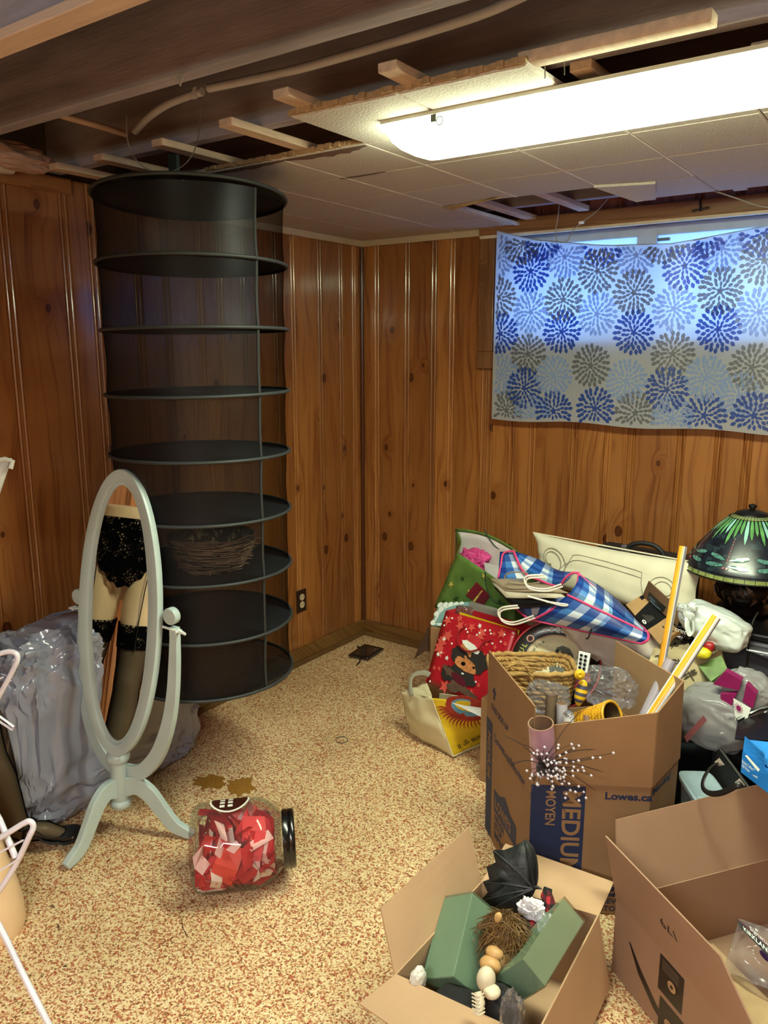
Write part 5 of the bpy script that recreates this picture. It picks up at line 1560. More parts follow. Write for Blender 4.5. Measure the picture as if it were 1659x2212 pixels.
# things behind the red bag
MG_ = flat('pale_yellow_card', '#e2c820', rough=0.4)
slab('yellow_folder', Quad(at(993, 1322, Y=-0.66), at(1122, 1362, Y=-0.74), at(1115, 1390, Y=-0.74), at(990, 1345, Y=-0.67)), MG_, None, 0.002, label='bright yellow paper strip sticking up behind the red gift bag', cat='paper')
vs, fs = crumple(at(1005, 1325, Y=-0.62), (0.045, 0.02, 0.03), seed=66, amp=0.3, sub=4)
MB().add(vs, fs, None, True).build('clear_plastic_bag', film('pinkish_clear', col='#f2e2e0', clear=0.84, milk=0.45, milky='#a88a84'), label='clear bag with pinkish contents beside the polka dot box', cat='plastic bag')
mb = MB()
a, b_, c_, d_ = at(1018, 1300, Y=-0.60), at(1086, 1318, Y=-0.64), at(1076, 1335, Y=-0.64), at(1012, 1316, Y=-0.60)
for k in range(14): mb.box(a.lerp(b_, (k + 0.5) / 14).lerp(d_.lerp(c_, (k + 0.5) / 14), 0.5), (0.009, 0.03, 0.028), (0, 0, 0.3))
mb.build('ridged_tray', flat('grey_ridges', '#86827a', rough=0.7), label='grey ridged plastic strip above the yellow paper strip', cat='tray')

# ---------------------------------------------------------------- tote bag with the sun
M_CAN, M_YEL = flat('cream_canvas', '#d6cba4', rough=0.9, var=0.08, bmp=0.15, bscale=200), flat('print_yellow', '#dcb81c', rough=0.8, var=0.15, scale=20)
tb = thing('tote_bag', 'cream canvas tote bag printed with a yellow sun slumped on the floor', 'tote bag', at(960, 1600, Z=0))
q = Quad(at(933, 1508, Y=-0.93), at(1062, 1520, Y=-0.90), at(1062, 1596, Z=0.010), at(979, 1634, Z=0.010))
q.warp = lambda u, v: 0.016 * math.sin(PI * u) * math.sin(PI * min(1, v * 1.2))
slab('printed_panel', q, M_YEL, tb, 0.002, 22, 22)
mb = MB(); sr, sb_ = flat('sun_red', '#9c2c1c', rough=0.8), flat('sun_blue', '#5f96b4', rough=0.8)
cx, cy = 0.62, 0.14
q.ell(mb, cx, cy, 0.40, 0.24, sr, 0.0008, 30, 0.15, 0.03); q.ell(mb, cx, cy - 0.02, 0.30, 0.16, sb_, 0.0014, 24, 0.15)
q.ell(mb, cx + 0.02, cy - 0.05, 0.25, 0.10, M_YEL, 0.0018, 24, 0.15)
for k in range(22):
    a = PI * (0.02 + 0.96 * k / 21)
    x0, y0 = cx + 0.38 * math.cos(a), cy + 0.22 * math.sin(a); x1, y1 = cx + 0.60 * math.cos(a + 0.05), cy + 0.42 * math.sin(a + 0.05)
    if x0 < 0.03 or x1 < 0.02 or x1 > 0.98: continue
    px_, py_ = -(y1 - y0), (x1 - x0); l_ = math.hypot(px_, py_); px_ /= l_; py_ /= l_
    xm, ym = (x0 + x1) / 2 + px_ * 0.02, (y0 + y1) / 2 + py_ * 0.02
    q.poly(mb, [(x0 - px_ * 0.016, y0 - py_ * 0.016), (xm - px_ * 0.012, ym - py_ * 0.012), (x1, y1), (xm + px_ * 0.012, ym + py_ * 0.012), (x0 + px_ * 0.016, y0 + py_ * 0.016)], sr, 0.001)
mb.build('sun_print', sr, tb)
text('॥ ॐ कार ॥', q, 0.16, 0.93, 0.028, flat('print_black', '#161210'), tb, off=0.0012, weight=0.01, rot=0.12)
# canvas sides
s1 = Quad(at(866, 1494, Y=-0.86), at(933, 1508, Y=-0.93), at(979, 1634, Z=0.010), at(884, 1583, Z=0.012))
s1.warp = lambda u, v: 0.022 * math.sin(PI * u) * math.sin(PI * v) + 0.010 * nz((u * 2, v * 3, 0), 1.6, 3)
slab('canvas_side', s1, M_CAN, tb, 0.002, 18, 18)
s2 = Quad(at(866, 1494, Y=-0.86), at(922, 1474, Y=-0.83), at(932, 1500, Y=-0.91), at(933, 1508, Y=-0.93))
s2.warp = lambda u, v: 0.006 * nz((u * 3, v * 3, 0), 1.6, 5)
slab('canvas_fold', s2, M_CAN, tb, 0.002, 10, 8)
bs = Quad(at(933, 1508, Y=-0.93) + V((-0.02, 0.09, -0.02)), at(1058, 1528, Y=-0.90) + V((-0.02, 0.10, -0.02)), V((1.16, -0.70, 0.012)), V((0.95, -0.78, 0.012)))
slab('canvas_back', bs, M_CAN, tb, 0.002, 6, 6)
mb = MB(); mb.tube([q.c[0], q.p(0.0, 0.5), q.c[3]], 0.003, 6).tube([q.c[3], q.c[2]], 0.003, 6); mb.build('seam', M_CAN, tb)
MB().tube(spline([at(889, 1502, Y=-0.9), at(886, 1476, Y=-0.86), at(893, 1458, Y=-0.84), at(915, 1453, Y=-0.84), at(928, 1458, Y=-0.85)], 5), 0.011, 8, flatten=0.2).build('handle', flat('grey_webbing', '#9a9684', rough=0.8), tb)
slab('paper_sheet', Quad(at(1000, 1524, Y=-0.92), at(1060, 1532, Y=-0.92), at(1046, 1552, Y=-0.955), at(975, 1518, Y=-0.94)), flat('sheet_white', '#d9d6d4'), None, 0.001, label='white paper sheet lying in the mouth of the sun tote bag', cat='paper')

# ---------------------------------------------------------------- round tequila tray
TN = (CAM - at(1198, 1436, Y=-0.80)); TN = (TN.normalized() + V((-0.15, 0.0, 0.25))).normalized()
tc_ = at(1198, 1436, Y=-0.80); tu = V((TN.y * -1, TN.x, 0)).normalized(); tv = TN.cross(tu)
if tv.z < 0: tv = -tv
tr = thing('round_tray', 'round black and cream tequila tray standing up behind the wicker basket', 'tray', tc_ - tv * 0.16)
TK, TC, TRD = flat('tray_black', '#121110', rough=0.3, coat=0.3), flat('tray_cream', '#cfc39c', rough=0.4), flat('tray_red', '#a31c28', rough=0.35)
mb = MB(); mb.lathe([(0, 0), (0.105, 0), (0.108, 0.0003), (0.110, 0.0003), (0.112, 0.0005), (0.150, 0.0008), (0.158, 0.012), (0.163, 0.014), (0.165, 0.011), (0.158, -0.004), (0, -0.004)], tc_, TN, 64, mats=[TC, TC, TRD, TC, TK, TK, TRD, TRD, TK, TK])
mb.build('tray_body', TK, tr)
tq = Quad(tc_ - tu * 0.16 + tv * 0.16, tc_ + tu * 0.16 + tv * 0.16, tc_ + tu * 0.16 - tv * 0.16, tc_ - tu * 0.16 - tv * 0.16)
if (tq.p(1, 0) - tq.p(0, 0)).dot(RT) < 0: tq = Quad(tq.c[1], tq.c[0], tq.c[3], tq.c[2])
TW, TY = flat('tray_white', '#cfc8b8'), flat('tray_yellow', '#b6ae3a')
def arc_text(s_, a0, step, r, h, m_):
    for i, ch in enumerate(s_):
        a = math.radians(a0 - step * i)
        text(ch, tq, 0.5 + r * math.cos(a) / tq.w, 0.5 - r * math.sin(a) / tq.h, h, m_, tr, rot=a - PI / 2, off=0.0020, weight=0.015, align='CENTER')
arc_text('TEQUILA', 112, 9.5, 0.122, 0.018, TW)
arc_text('AZUL', 183, 9.5, 0.122, 0.018, TY)
arc_text('TEQUILA', 178, 9, 0.088, 0.010, TK)
mb = MB()
for r_, m_ in ((0.014, TW), (0.011, TRD), (0.0075, TK)):
    a = math.radians(140); tq.ell(mb, 0.5 + 0.131 * math.cos(a) / tq.w, 0.5 - 0.131 * math.sin(a) / tq.h, r_ / tq.w, r_ / tq.h, m_, 0.0018 + (0.014 - r_) * 0.1)
tq.poly(mb, [(0.50, 0.30), (0.56, 0.27), (0.64, 0.29), (0.69, 0.36), (0.70, 0.46), (0.66, 0.54), (0.60, 0.60), (0.52, 0.56), (0.46, 0.60), (0.44, 0.52), (0.50, 0.47), (0.47, 0.38)], flat('eagle_print', '#4c4a3e', var=0.6, scale=160), 0.002)
for k in range(7): tq.poly(mb, [(0.50 + 0.02 * k, 0.33 + 0.012 * k), (0.53 + 0.02 * k, 0.32 + 0.012 * k), (0.52 + 0.018 * k, 0.52), (0.505 + 0.018 * k, 0.52)], TC if k % 2 else TK, 0.0024)
tq.poly(mb, [(0.66, 0.66), (0.88, 0.52), (0.92, 0.62), (0.70, 0.76)], TRD, 0.0026)
tq.star(mb, 0.80, 0.42, 0.09, flat('agave_print', '#4a5534'), 0.0022, k=6, inner=0.3)
mb.build('eagle_print', TK, tr)
text('REAL', tq, 0.69, 0.725, 0.020, TK, tr, rot=0.6, off=0.0032, weight=0.02)
# white perforated plastic piece
mb = MB(); fm = Quad(at(1251, 1406, Y=-0.92), at(1275, 1412, Y=-0.92), at(1268, 1455, Y=-0.94), at(1246, 1448, Y=-0.94)); fm.sheet(mb, M_DOT, 2, 2)
for i in range(2):
    for j in range(4): fm.ell(mb, 0.3 + 0.4 * i, 0.18 + 0.21 * j, 0.13, 0.07, TK, 0.0085, n=10)
mb.build('perforated_grater', M_DOT, label='small white plastic piece with round holes beside the tray', cat='plastic piece', solid=0.008, offset=1)

# ---------------------------------------------------------------- wicker basket
M_SEA = flat('seagrass', '#b08a50', rough=0.75, var=0.3, scale=40)
bkc = V((1.425, -0.915, 0.335))
wb = thing('wicker_basket', 'braided seagrass basket with round handle behind the moving box', 'basket', bkc)
ud = V((0.84, 0.54, 0)).normalized(); vd = V((-ud.y, ud.x, 0))
def bpath(k, n, hw, hd, z, wob, ph):
    t = 2 * PI * k / n
    x = math.copysign(abs(math.cos(t)) ** 0.45, math.cos(t)) * hw; y = math.copysign(abs(math.sin(t)) ** 0.45, math.sin(t)) * hd
    return bkc + ud * (x * (1 + wob * math.sin(n * 0.31 * t + ph))) + vd * (y * (1 + wob * math.sin(n * 0.31 * t + ph))) + V((0, 0, z + 0.0025 * math.sin(t * 22 + ph)))
mb = MB()
for row in range(7):
    z = 0.010 + 0.0175 * row
    for ph, dr in ((0.0, 0.003), (PI, -0.0015)):
        pts = []
        for k in range(110):
            t = 2 * PI * k / 110; w_ = math.sin(t * 24 + ph + row * 1.7)
            x = math.copysign(abs(math.cos(t)) ** 0.45, math.cos(t)) * (0.130 + 0.002 * row + 0.004 * w_); y = math.copysign(abs(math.sin(t)) ** 0.45, math.sin(t)) * (0.074 + 0.002 * row + 0.004 * w_)
            pts.append(bkc + ud * x + vd * y + V((0, 0, z + 0.005 * math.cos(t * 24 + ph + row * 1.7))))
        mb.tube(pts, 0.0062, 6, M_SEA, closed=True)
mb.box(bkc + V((0, 0, 0.004)), (0.2, 0.12, 0.008), (0, 0, math.atan2(ud.y, ud.x)))
mb.build('woven_wall', M_SEA, wb)
mb = MB()
rp_ = [bpath(k, 200, 0.147, 0.092, 0.132, 0, 0) for k in range(200)]
mb.tube(rp_, [0.0085 + 0.0013 * (k % 2) for k in range(200)], 8, M_SEA, closed=True)
mb.build('rim', flat('rim_cane', '#8a6a44', rough=0.7, var=0.3, scale=80), wb)
mb = MB()
for ph in (0, 2.1, 4.2):
    pts = []
    for k in range(61):
        a = PI * k / 60
        c = bkc - vd * 0.096 - ud * 0.060 + ud * (-0.052 * math.cos(a)) + V((0, 0, 0.085 + 0.092 * math.sin(a) ** 0.8))
        pts.append(c + (ud * math.cos(a * 9 + ph) * 0.0045) + (vd * math.sin(a * 9 + ph) * 0.0045) + V((0, 0, 0.003 * math.sin(a * 9 + ph))))
    mb.tube(pts, 0.0048, 6, M_SEA)
mb.build('braided_handle', M_SEA, wb)

# ---------------------------------------------------------------- cream cushion, case
def cushion(tl, tr, br, bl, thick, name, label, mat, nrm=None):
    t = thing(name, label, 'cushion', (V(bl) + V(br)) / 2)
    q = Quad(tl, tr, br, bl)
    mb = MB()
    def edge(u, v):
        du, dv = abs(2 * u - 1), abs(2 * v - 1)
        e = (1 - du ** 5) * (1 - dv ** 3.2)
        return max(0, e) ** 0.55
    def sidep(sgn):
        def f(u, v):
            pu = u + 0.018 * math.sin(PI * 2 * u) * 0; pinch = 0.03 * (1 - (2 * v - 1) ** 2) * (1 if u < 0.5 else -1) * (abs(2 * u - 1) ** 6)
            pv = v + 0.10 * (1 - (2 * u - 1) ** 2) * (0.5 - v) * abs(2 * v - 1) ** 3
            return q.p(u + pinch, pv) + q.n * sgn * thick / 2 * edge(u, v) + q.n * 0.004 * nz((u * 4, v * 3, sgn), 2.0, 3)
        return f
    mb.grid(sidep(1), 40, 24); mb.grid(sidep(-1), 40, 24)
    mb.build('cover', mat, t)
    return t, q, sidep(1)


M_CREAM = flat('cream_linen', '#d4cdb6', rough=0.9, var=0.05, bmp=0.12, bscale=300)
cu, cq, cf = cushion(at(1152, 1150, Y=-0.40), at(1522, 1218, Y=-0.50), at(1508, 1352, Y=-0.56), at(1160, 1262, Y=-0.46), 0.11, 'cushion', 'long cream lumbar cushion with embroidered scrolls leaning below the window', M_CREAM)
M_STITCH = flat('scroll_stitching', '#8d8a74', rough=0.5)
mb = MB()
def cpt2(u, v): return cf(u, v) + cq.n * 0.0012
def spiral(cx, cy, r0, s, a0, turns, n=26):
    return [cpt2(cx + (r0 * (1 - 0.72 * k / n)) * math.cos(a0 + s * turns * 2 * PI * k / n) * 0.34, cy + (r0 * (1 - 0.72 * k / n)) * math.sin(a0 + s * turns * 2 * PI * k / n)) for k in range(n + 1)]
for dv in (0, 0.10):
    mb.tube(spiral(0.15, 0.46, 0.34 - dv, -1, 1.2, 0.95), 0.0022, 5)
    mb.tube([cpt2(u, v) for u, v in ((0.19, 0.76 - dv), (0.24, 0.60 - dv), (0.30, 0.28 + dv), (0.34, 0.25 + dv), (0.5, 0.27 + dv), (0.66, 0.31 + dv), (0.71, 0.33 + dv), (0.71, 0.52), (0.72, 0.80 - dv))], 0.0016, 5)
    mb.tube(spiral(0.84, 0.56, 0.30 - dv, 1, 2.4, 0.95), 0.0016, 5)
mb.build('scroll_embroidery', M_STITCH, cu)
mb = MB(); mb.tube([cq.p(u, 0.0 + 0.005) + cq.n * 0.002 for u in [i / 20 for i in range(21)]], 0.003, 6); mb.build('piping', M_CREAM, cu)

M_BLK = flat('black_nylon', '#17171a', rough=0.6, var=0.2, bmp=0.1, bscale=150)
cs = thing('suitcase', 'black soft suitcase with arched handle standing behind the cream cushion', 'suitcase', (1.60, -0.24, 0.547))
MB().box((1.60, -0.24, 0.655), (0.40, 0.14, 0.215), (0, 0.03, 0), bev=0.03).build('case_body', M_BLK, cs)
MB().tube(spline([at(1352, 1192, Y=-0.29), at(1362, 1178, Y=-0.29), at(1385, 1173, Y=-0.29), at(1412, 1178, Y=-0.29), at(1428, 1190, Y=-0.29), at(1436, 1204, Y=-0.29)], 5), 0.0095, 8).build('handle', M_BLK, cs)
mb = MB().box(at(1348, 1182, Y=-0.30), (0.022, 0.012, 0.020), bev=0.003).box(at(1352, 1190, Y=-0.30), (0.035, 0.01, 0.01))
mb.build('lock', flat('chrome_lock', '#a4a0a6', metal=0.8, rough=0.25), cs, label='chrome combination lock')

# ---------------------------------------------------------------- plastic drawer unit, lamp
DX0, DX1, DY0, DY1 = 1.93, 2.56, -0.63, -0.17
dr = thing('drawer_unit', 'black plastic drawer unit with smoky drawers carrying the stained glass lamp', 'drawer unit', ((DX0 + DX1) / 2, -0.4, 0))
M_BP, M_SMK = flat('black_plastic', '#0d0d0f', rough=0.3, coat=0.2), flat('smoky_drawer', '#43434a', rough=0.25, coat=0.5, var=0.15, scale=4)
mb = MB()
mb.box(((DX0 + DX1) / 2, -0.40, 0.622), (DX1 - DX0, DY1 - DY0, 0.025), bev=0.008)
for z in (0.02, 0.21, 0.415): mb.box(((DX0 + DX1) / 2, -0.40, z), (DX1 - DX0, DY1 - DY0, 0.018))
for x in (DX0 + 0.01, DX1 - 0.01): mb.box((x, -0.4, 0.31), (0.02, DY1 - DY0, 0.6))
mb.box(((DX0 + DX1) / 2, DY1 - 0.01, 0.31), (DX1 - DX0, 0.01, 0.6))
mb.build('frame', M_BP, dr)
for z0, z1 in ((0.032, 0.198), (0.222, 0.402), (0.428, 0.606)):
    d = MB().box(((DX0 + DX1) / 2, DY0 + 0.19, (z0 + z1) / 2), (DX1 - DX0 - 0.05, 0.38, z1 - z0), bev=0.012).build('drawer', M_SMK, dr)
    mb = MB(); x0, x1 = DX0 + 0.12, DX1 - 0.12
    mb.grid(lambda u, v: V((x0 + (x1 - x0) * u, DY0 - 0.004 - 0.022 * math.sin(PI * v), z1 - 0.012 - 0.05 * v * (math.sin(PI * u) ** 0.4))), 20, 6)
    mb.build('pull', M_SMK, d, solid=0.003)
LX, LY = 2.0, -0.40
LZ = 0.636
lm = thing('table_lamp', 'stained glass dragonfly table lamp standing on the black drawer unit', 'lamp', (LX, LY, LZ))
MBZ = flat('dark_bronze', '#1e1814', rough=0.35, metal=0.5, var=0.4, scale=30, bmp=0.5, bscale=40)
mb = MB().lathe([(0, 0), (0.085, 0.0), (0.090, 0.010), (0.078, 0.022), (0.065, 0.030), (0.088, 0.045), (0.100, 0.070), (0.095, 0.100), (0.070, 0.122), (0.03, 0.130), (0.018, 0.14), (0.014, 0.2), (0.012, 0.33), (0, 0.335)], (LX, LY, LZ), n=40)
mb.build('lamp_base', MBZ, lm)
mb = MB(); mp = flat('bronze_leaf', '#5a4638', rough=0.4, metal=0.5, var=0.4, scale=40)
rr = random.Random(4)
for k in range(26):
    a = 2 * PI * k / 26 + rr.uniform(-0.08, 0.08); z = 0.055 + 0.045 * rr.random(); r = 0.098
    c = V((LX + r * math.cos(a), LY + r * math.sin(a), LZ + z)); tdir = V((-math.sin(a), math.cos(a), 0)); out = V((math.cos(a), math.sin(a), 0))
    up_ = V((0, 0, 1)) * 0.8 + tdir * rr.uniform(-0.9, 0.9)
    up_.normalize(); sd = up_.cross(out)
    L0 = 0.026
    mb.add([c - up_ * L0, c + sd * 0.008 + out * 0.004, c + up_ * L0 - out * 0.012, c - sd * 0.008 + out * 0.004], [(0, 1, 2, 3)], mp)
mb.build('leaf_relief', mp, lm, solid=0.002)
G_DK, G_BL, G_GR, G_AQ, G_OL, G_PK, G_LD = flat('glass_midnight', '#131a26', rough=0.3, coat=0.25, var=0.5, scale=25), flat('glass_teal_dark', '#22323a', rough=0.3, coat=0.25, var=0.4, scale=60), flat('glass_leaf_green', '#5f9a5a', rough=0.15, coat=0.8, var=0.3, scale=30), flat('glass_aqua', '#8fc4b8', rough=0.15, coat=0.8, var=0.2), flat('glass_olive', '#7f8a50', rough=0.2, coat=0.7, var=0.25, scale=50), flat('glass_pink_bead', '#a8646c', rough=0.15, coat=0.8), flat('lead_came', '#15130f', rough=0.4, metal=0.4)
SZ = 1.006; SH = 0.225
def shade(t, a, off=0.0):
    """t 0 at the cap, 1 at the rim"""
    r = 0.052 + (0.212 - 0.052) * (t ** 0.86)
    z = SZ - 0.020 - (SH - 0.035) * t ** 1.18
    if t > 0.93: z -= (t - 0.93) * 0.14
    r += off
    return V((LX + r * math.cos(a), LY + r * math.sin(a), z + off * 0.6))
# sectors between leaves, wings, rim
import itertools
def shade_mat(i, j, nu=144, nv=24):
    t = (j + 0.5) / nv; a = (i + 0.5) / nu
    if t < 0.09: return G_OL
    if t > 0.94: return G_OL
    return G_BL if noise.noise(V((a * 40, t * 9, 0))) > 0.1 else G_DK
mb = MB(); mb.grid(lambda u, v: shade(v, 2 * PI * u), 144, 24, None, True, shade_mat)
rr = random.Random(12)
def patch(pts, m_, off):
    """outline in (angle, t) projected on the shade"""
    cx = sum(p[0] for p in pts) / len(pts); cy = sum(p[1] for p in pts) / len(pts)
    vs = [shade(cy, cx, off)] + [shade(t, a, off) for a, t in pts]
    mb.add(vs, [(0, 1 + i, 1 + (i + 1) % len(pts)) for i in range(len(pts))], m_)
for k in range(42):
    a = 2 * PI * k / 42; ln = (0.34, 0.26, 0.42)[k % 3] + rr.uniform(-0.02, 0.02); w_ = 0.064
    for off, s_ in ((0.0008, 1.12), (0.0016, 0.90)):
        m_ = G_LD if s_ > 1 else (G_GR if k % 4 else G_AQ)
        ww = w_ * s_
        patch([(a - ww * 0.7, 0.09), (a + ww * 0.7, 0.09), (a + ww, 0.09 + ln * 0.45), (a + ww * 0.7, 0.09 + ln * 0.75), (a + 0.004, 0.09 + ln * (1.0 if s_ < 1 else 1.04)), (a - ww * 0.7, 0.09 + ln * 0.75), (a - ww, 0.09 + ln * 0.45)], m_, off)
for k in range(7):
    a = 2 * PI * k / 7 - 0.85
    for j in range(9):
        t = 0.42 + 0.045 * j
        patch([(a + 0.012 * math.cos(q), t + 0.02 * math.sin(q)) for q in [i * PI / 4 for i in range(8)]], G_PK if j % 2 else flat('glass_mauve', '#8d7f80', rough=0.15, coat=0.8), 0.002)
    for q in ((a - 0.03, 0.86), (a + 0.03, 0.86)): patch([(q[0] + 0.02 * math.cos(z), q[1] + 0.02 * math.sin(z)) for z in [i * PI / 4 for i in range(8)]], G_PK, 0.003)
    for s_ in (-1, 1):
        for tt, dr_ in ((0.74, -0.05), (0.82, 0.02)):
            for off, sc_, m_ in ((0.001, 1.1, G_LD), (0.0018, 0.92, flat('glass_wing', '#4f7f78', rough=0.1, coat=0.9, var=0.6, scale=110))):
                patch([(a + s_ * (0.03 + 0.36 * x_), tt + dr_ * x_ + 0.035 * y_ * sc_) for x_, y_ in ((0, 0.2), (0.3, 0.8), (0.65, 1), (0.95, 0.6), (1.0, 0), (0.9, -0.7), (0.5, -0.9), (0.2, -0.5))], m_, off)
mb.build('lamp_shade', G_DK, lm, label='stained glass shade with green leaves and dragonflies')
mb = MB()
for t in (0.09, 0.94, 1.0): mb.tube([shade(t, 2 * PI * k / 96, 0.001) for k in range(96)], 0.0016 if t < 1 else 0.0028, 5, closed=True)
for k in range(40):
    a = 2 * PI * k / 40
    mb.tube([shade(0.94, a, 0.001), shade(1.0, a, 0.001)], 0.0012, 4); mb.tube([shade(0.0, a, 0.001), shade(0.09, a, 0.001)], 0.0009, 4)
mb.build('lead_lines', G_LD, lm)
MB().lathe([(0.056, SZ - 0.024), (0.052, SZ - 0.014), (0.030, SZ - 0.006), (0.012, SZ - 0.003), (0.008, SZ), (0.014, SZ + 0.006), (0.013, SZ + 0.014), (0.0, SZ + 0.018)], (LX, LY, 0), n=32).build('cap', G_LD, lm)
MB().tube(spline([at(x, y, Y=-0.655) for x, y in ((1638, 1322), (1626, 1345), (1618, 1390), (1614, 1440), (1616, 1500))], 5), 0.003, 6).build('lamp_wire', M_BP, label='black lamp cord hanging down the smoky drawers', cat='lamp cord')

# ---------------------------------------------------------------- bags in the middle of the pile
def plaid(name):
    m, nt, b = new_mat(name)
    uv = N(nt, 'ShaderNodeUVMap')
    sep = N(nt, 'ShaderNodeSeparateXYZ'); L(nt, uv.outputs[0], sep.inputs[0])
    def stripes(c, ph):
        f = math_(nt, 'FRACT', math_(nt, 'ADD', math_(nt, 'MULTIPLY', c, 1.0), ph))
        return f
    su = stripes(sep.outputs[0], 0.1); sv = stripes(sep.outputs[1], 0.0)
    cu_ = ramp(nt, su, [(0.0, '#1c4f9c'), (0.26, '#4b83c4'), (0.42, '#e6ebf0'), (0.60, '#2c66b0'), (0.80, '#e6ebf0'), (0.92, '#87b0dc')], 'CONSTANT')
    cv_ = ramp(nt, sv, [(0.0, '#2a5aa2'), (0.30, '#dfe7f2'), (0.48, '#3f77bd'), (0.64, '#f2f4f6'), (0.82, '#86a7a0')], 'CONSTANT')
    L(nt, mixc(nt, 0.75, cu_, cv_, 'MULTIPLY'), b.inputs['Base Color'])
    b.inputs['Roughness'].default_value = 0.45
    return m


def uvgrid(name, fn, nu, nv, mat, parent, su, sv, solid=0.001, **k):
    mb = MB().grid(fn, nu, nv, mat)
    o = mb.build(name, mat, parent, **k)
    me = o.data; uvl = me.uv_layers.new(name='UVMap')
    for p in me.polygons:
        for li in p.loop_indices:
            vi = me.loops[li].vertex_index
            uvl.data[li].uv = ((vi % (nu + 1)) / nu * su, (vi // (nu + 1)) / nv * sv)
    md = o.modifiers.new('thickness', 'SOLIDIFY'); md.thickness = solid
    return o


M_PLD = plaid('blue_plaid_weave')
M_PINK = flat('hot_pink_piping', '#d8487c', rough=0.5)
pg = thing('plaid_bag', 'blue and white plaid woven bag with pink piping lying open on the pile', 'bag', at(1250, 1390, Y=-0.72))
PU = [at(1082, 1192, Y=-0.62), at(1110, 1197, Y=-0.64), at(1150, 1240, Y=-0.66), at(1205, 1262, Y=-0.70), at(1225, 1245, Y=-0.72), at(1248, 1238, Y=-0.72)]
top_ = spline(PU, 6); n_ = len(top_)
back_ = spline([at(1112, 1196, Y=-0.60), at(1160, 1212, Y=-0.58), at(1215, 1240, Y=-0.60), at(1262, 1246, Y=-0.60), at(1330, 1285, Y=-0.64), at(1397, 1366, Y=-0.78)], 6)
mouth = spline([at(1250, 1238, Y=-0.74), at(1247, 1262, Y=-0.80), at(1228, 1290, Y=-0.84), at(1190, 1318, Y=-0.86), at(1150, 1340, Y=-0.84)], 6)
end_ = spline([at(1338, 1318, Y=-0.74), at(1375, 1345, Y=-0.76), at(1398, 1366, Y=-0.80), at(1399, 1382, Y=-0.84), at(1385, 1390, Y=-0.84)], 6)
def sm(path, u):
    x = u * (len(path) - 1); i = min(int(x), len(path) - 2); return path[i].lerp(path[i + 1], x - i)
def body(u, v):
    p = sm(mouth, v).lerp(sm(end_, v), u)
    return p + (CAM - p).normalized() * (0.035 * math.sin(PI * u) * math.sin(PI * v)) + V((0, 0, 0.012 * math.sin(PI * v) * (1 - u)))
uvgrid('woven_front', body, 26, 20, M_PLD, pg, 1.6, 1.9, 0.0012)
uvgrid('woven_back', lambda u, v: sm(spline([at(1248, 1240, Y=-0.74), at(1290, 1262, Y=-0.70), at(1338, 1300, Y=-0.72), at(1398, 1366, Y=-0.80)], 6), u).lerp(sm(spline([at(1250, 1238, Y=-0.74), at(1292, 1285, Y=-0.80), at(1340, 1325, Y=-0.82), at(1396, 1368, Y=-0.82)], 6), u), v), 20, 6, M_PLD, pg, 1.6, 0.6, 0.0012)
uvgrid('woven_side', lambda u, v: sm(spline([at(1112, 1192, Y=-0.60), at(1160, 1207, Y=-0.58), at(1205, 1232, Y=-0.60), at(1248, 1236, Y=-0.66)], 6), u).lerp(sm(spline([at(1112, 1198, Y=-0.62), at(1135, 1236, Y=-0.68), at(1205, 1264, Y=-0.72), at(1240, 1240, Y=-0.74)], 6), u), v), 20, 8, M_PLD, pg, 1.5, 1.0, 0.0012)
uvgrid('woven_side', lambda u, v: sm([at(1080, 1192, Y=-0.62), at(1112, 1192, Y=-0.60)], u).lerp(sm([at(1076, 1250, Y=-0.70), at(1152, 1250, Y=-0.69)], u), v), 8, 8, M_PLD, pg, 0.6, 0.8, 0.0012)
uvgrid('woven_side', lambda u, v: sm([at(1094, 1292, Y=-0.70), at(1228, 1290, Y=-0.84)], u).lerp(sm([at(1140, 1342, Y=-0.74), at(1170, 1334, Y=-0.84)], u), v), 10, 8, M_PLD, pg, 0.8, 0.6, 0.0012)
mb = MB()
mb.tube(mouth, 0.0048, 7); mb.tube(end_, 0.0048, 7)
mb.tube(spline([at(1110, 1192, Y=-0.62), at(1132, 1236, Y=-0.69), at(1170, 1255, Y=-0.71), at(1205, 1266, Y=-0.73), at(1222, 1248, Y=-0.74), at(1236, 1238, Y=-0.74), at(1250, 1238, Y=-0.74)], 6), 0.0046, 7)
mb.tube(spline([at(1112, 1190, Y=-0.62), at(1088, 1195, Y=-0.63), at(1082, 1222, Y=-0.66), at(1076, 1248, Y=-0.70)], 6), 0.0040, 7)
mb.tube([body(u, 0.52) + (CAM - body(u, 0.52)).normalized() * 0.003 for u in [i / 20 for i in range(21)]], 0.0042, 7)
mb.tube([body(u, 0.03) + (CAM - body(u, 0.03)).normalized() * 0.003 for u in [i / 20 for i in range(21)]], 0.0042, 7)
mb.tube([body(u, 0.99) for u in [i / 20 for i in range(21)]], 0.0042, 7)
mb.tube(spline([at(1094, 1292, Y=-0.72), at(1118, 1318, Y=-0.76), at(1146, 1340, Y=-0.84)], 5), 0.0042, 7)
mb.build('pink_piping', M_PINK, pg)
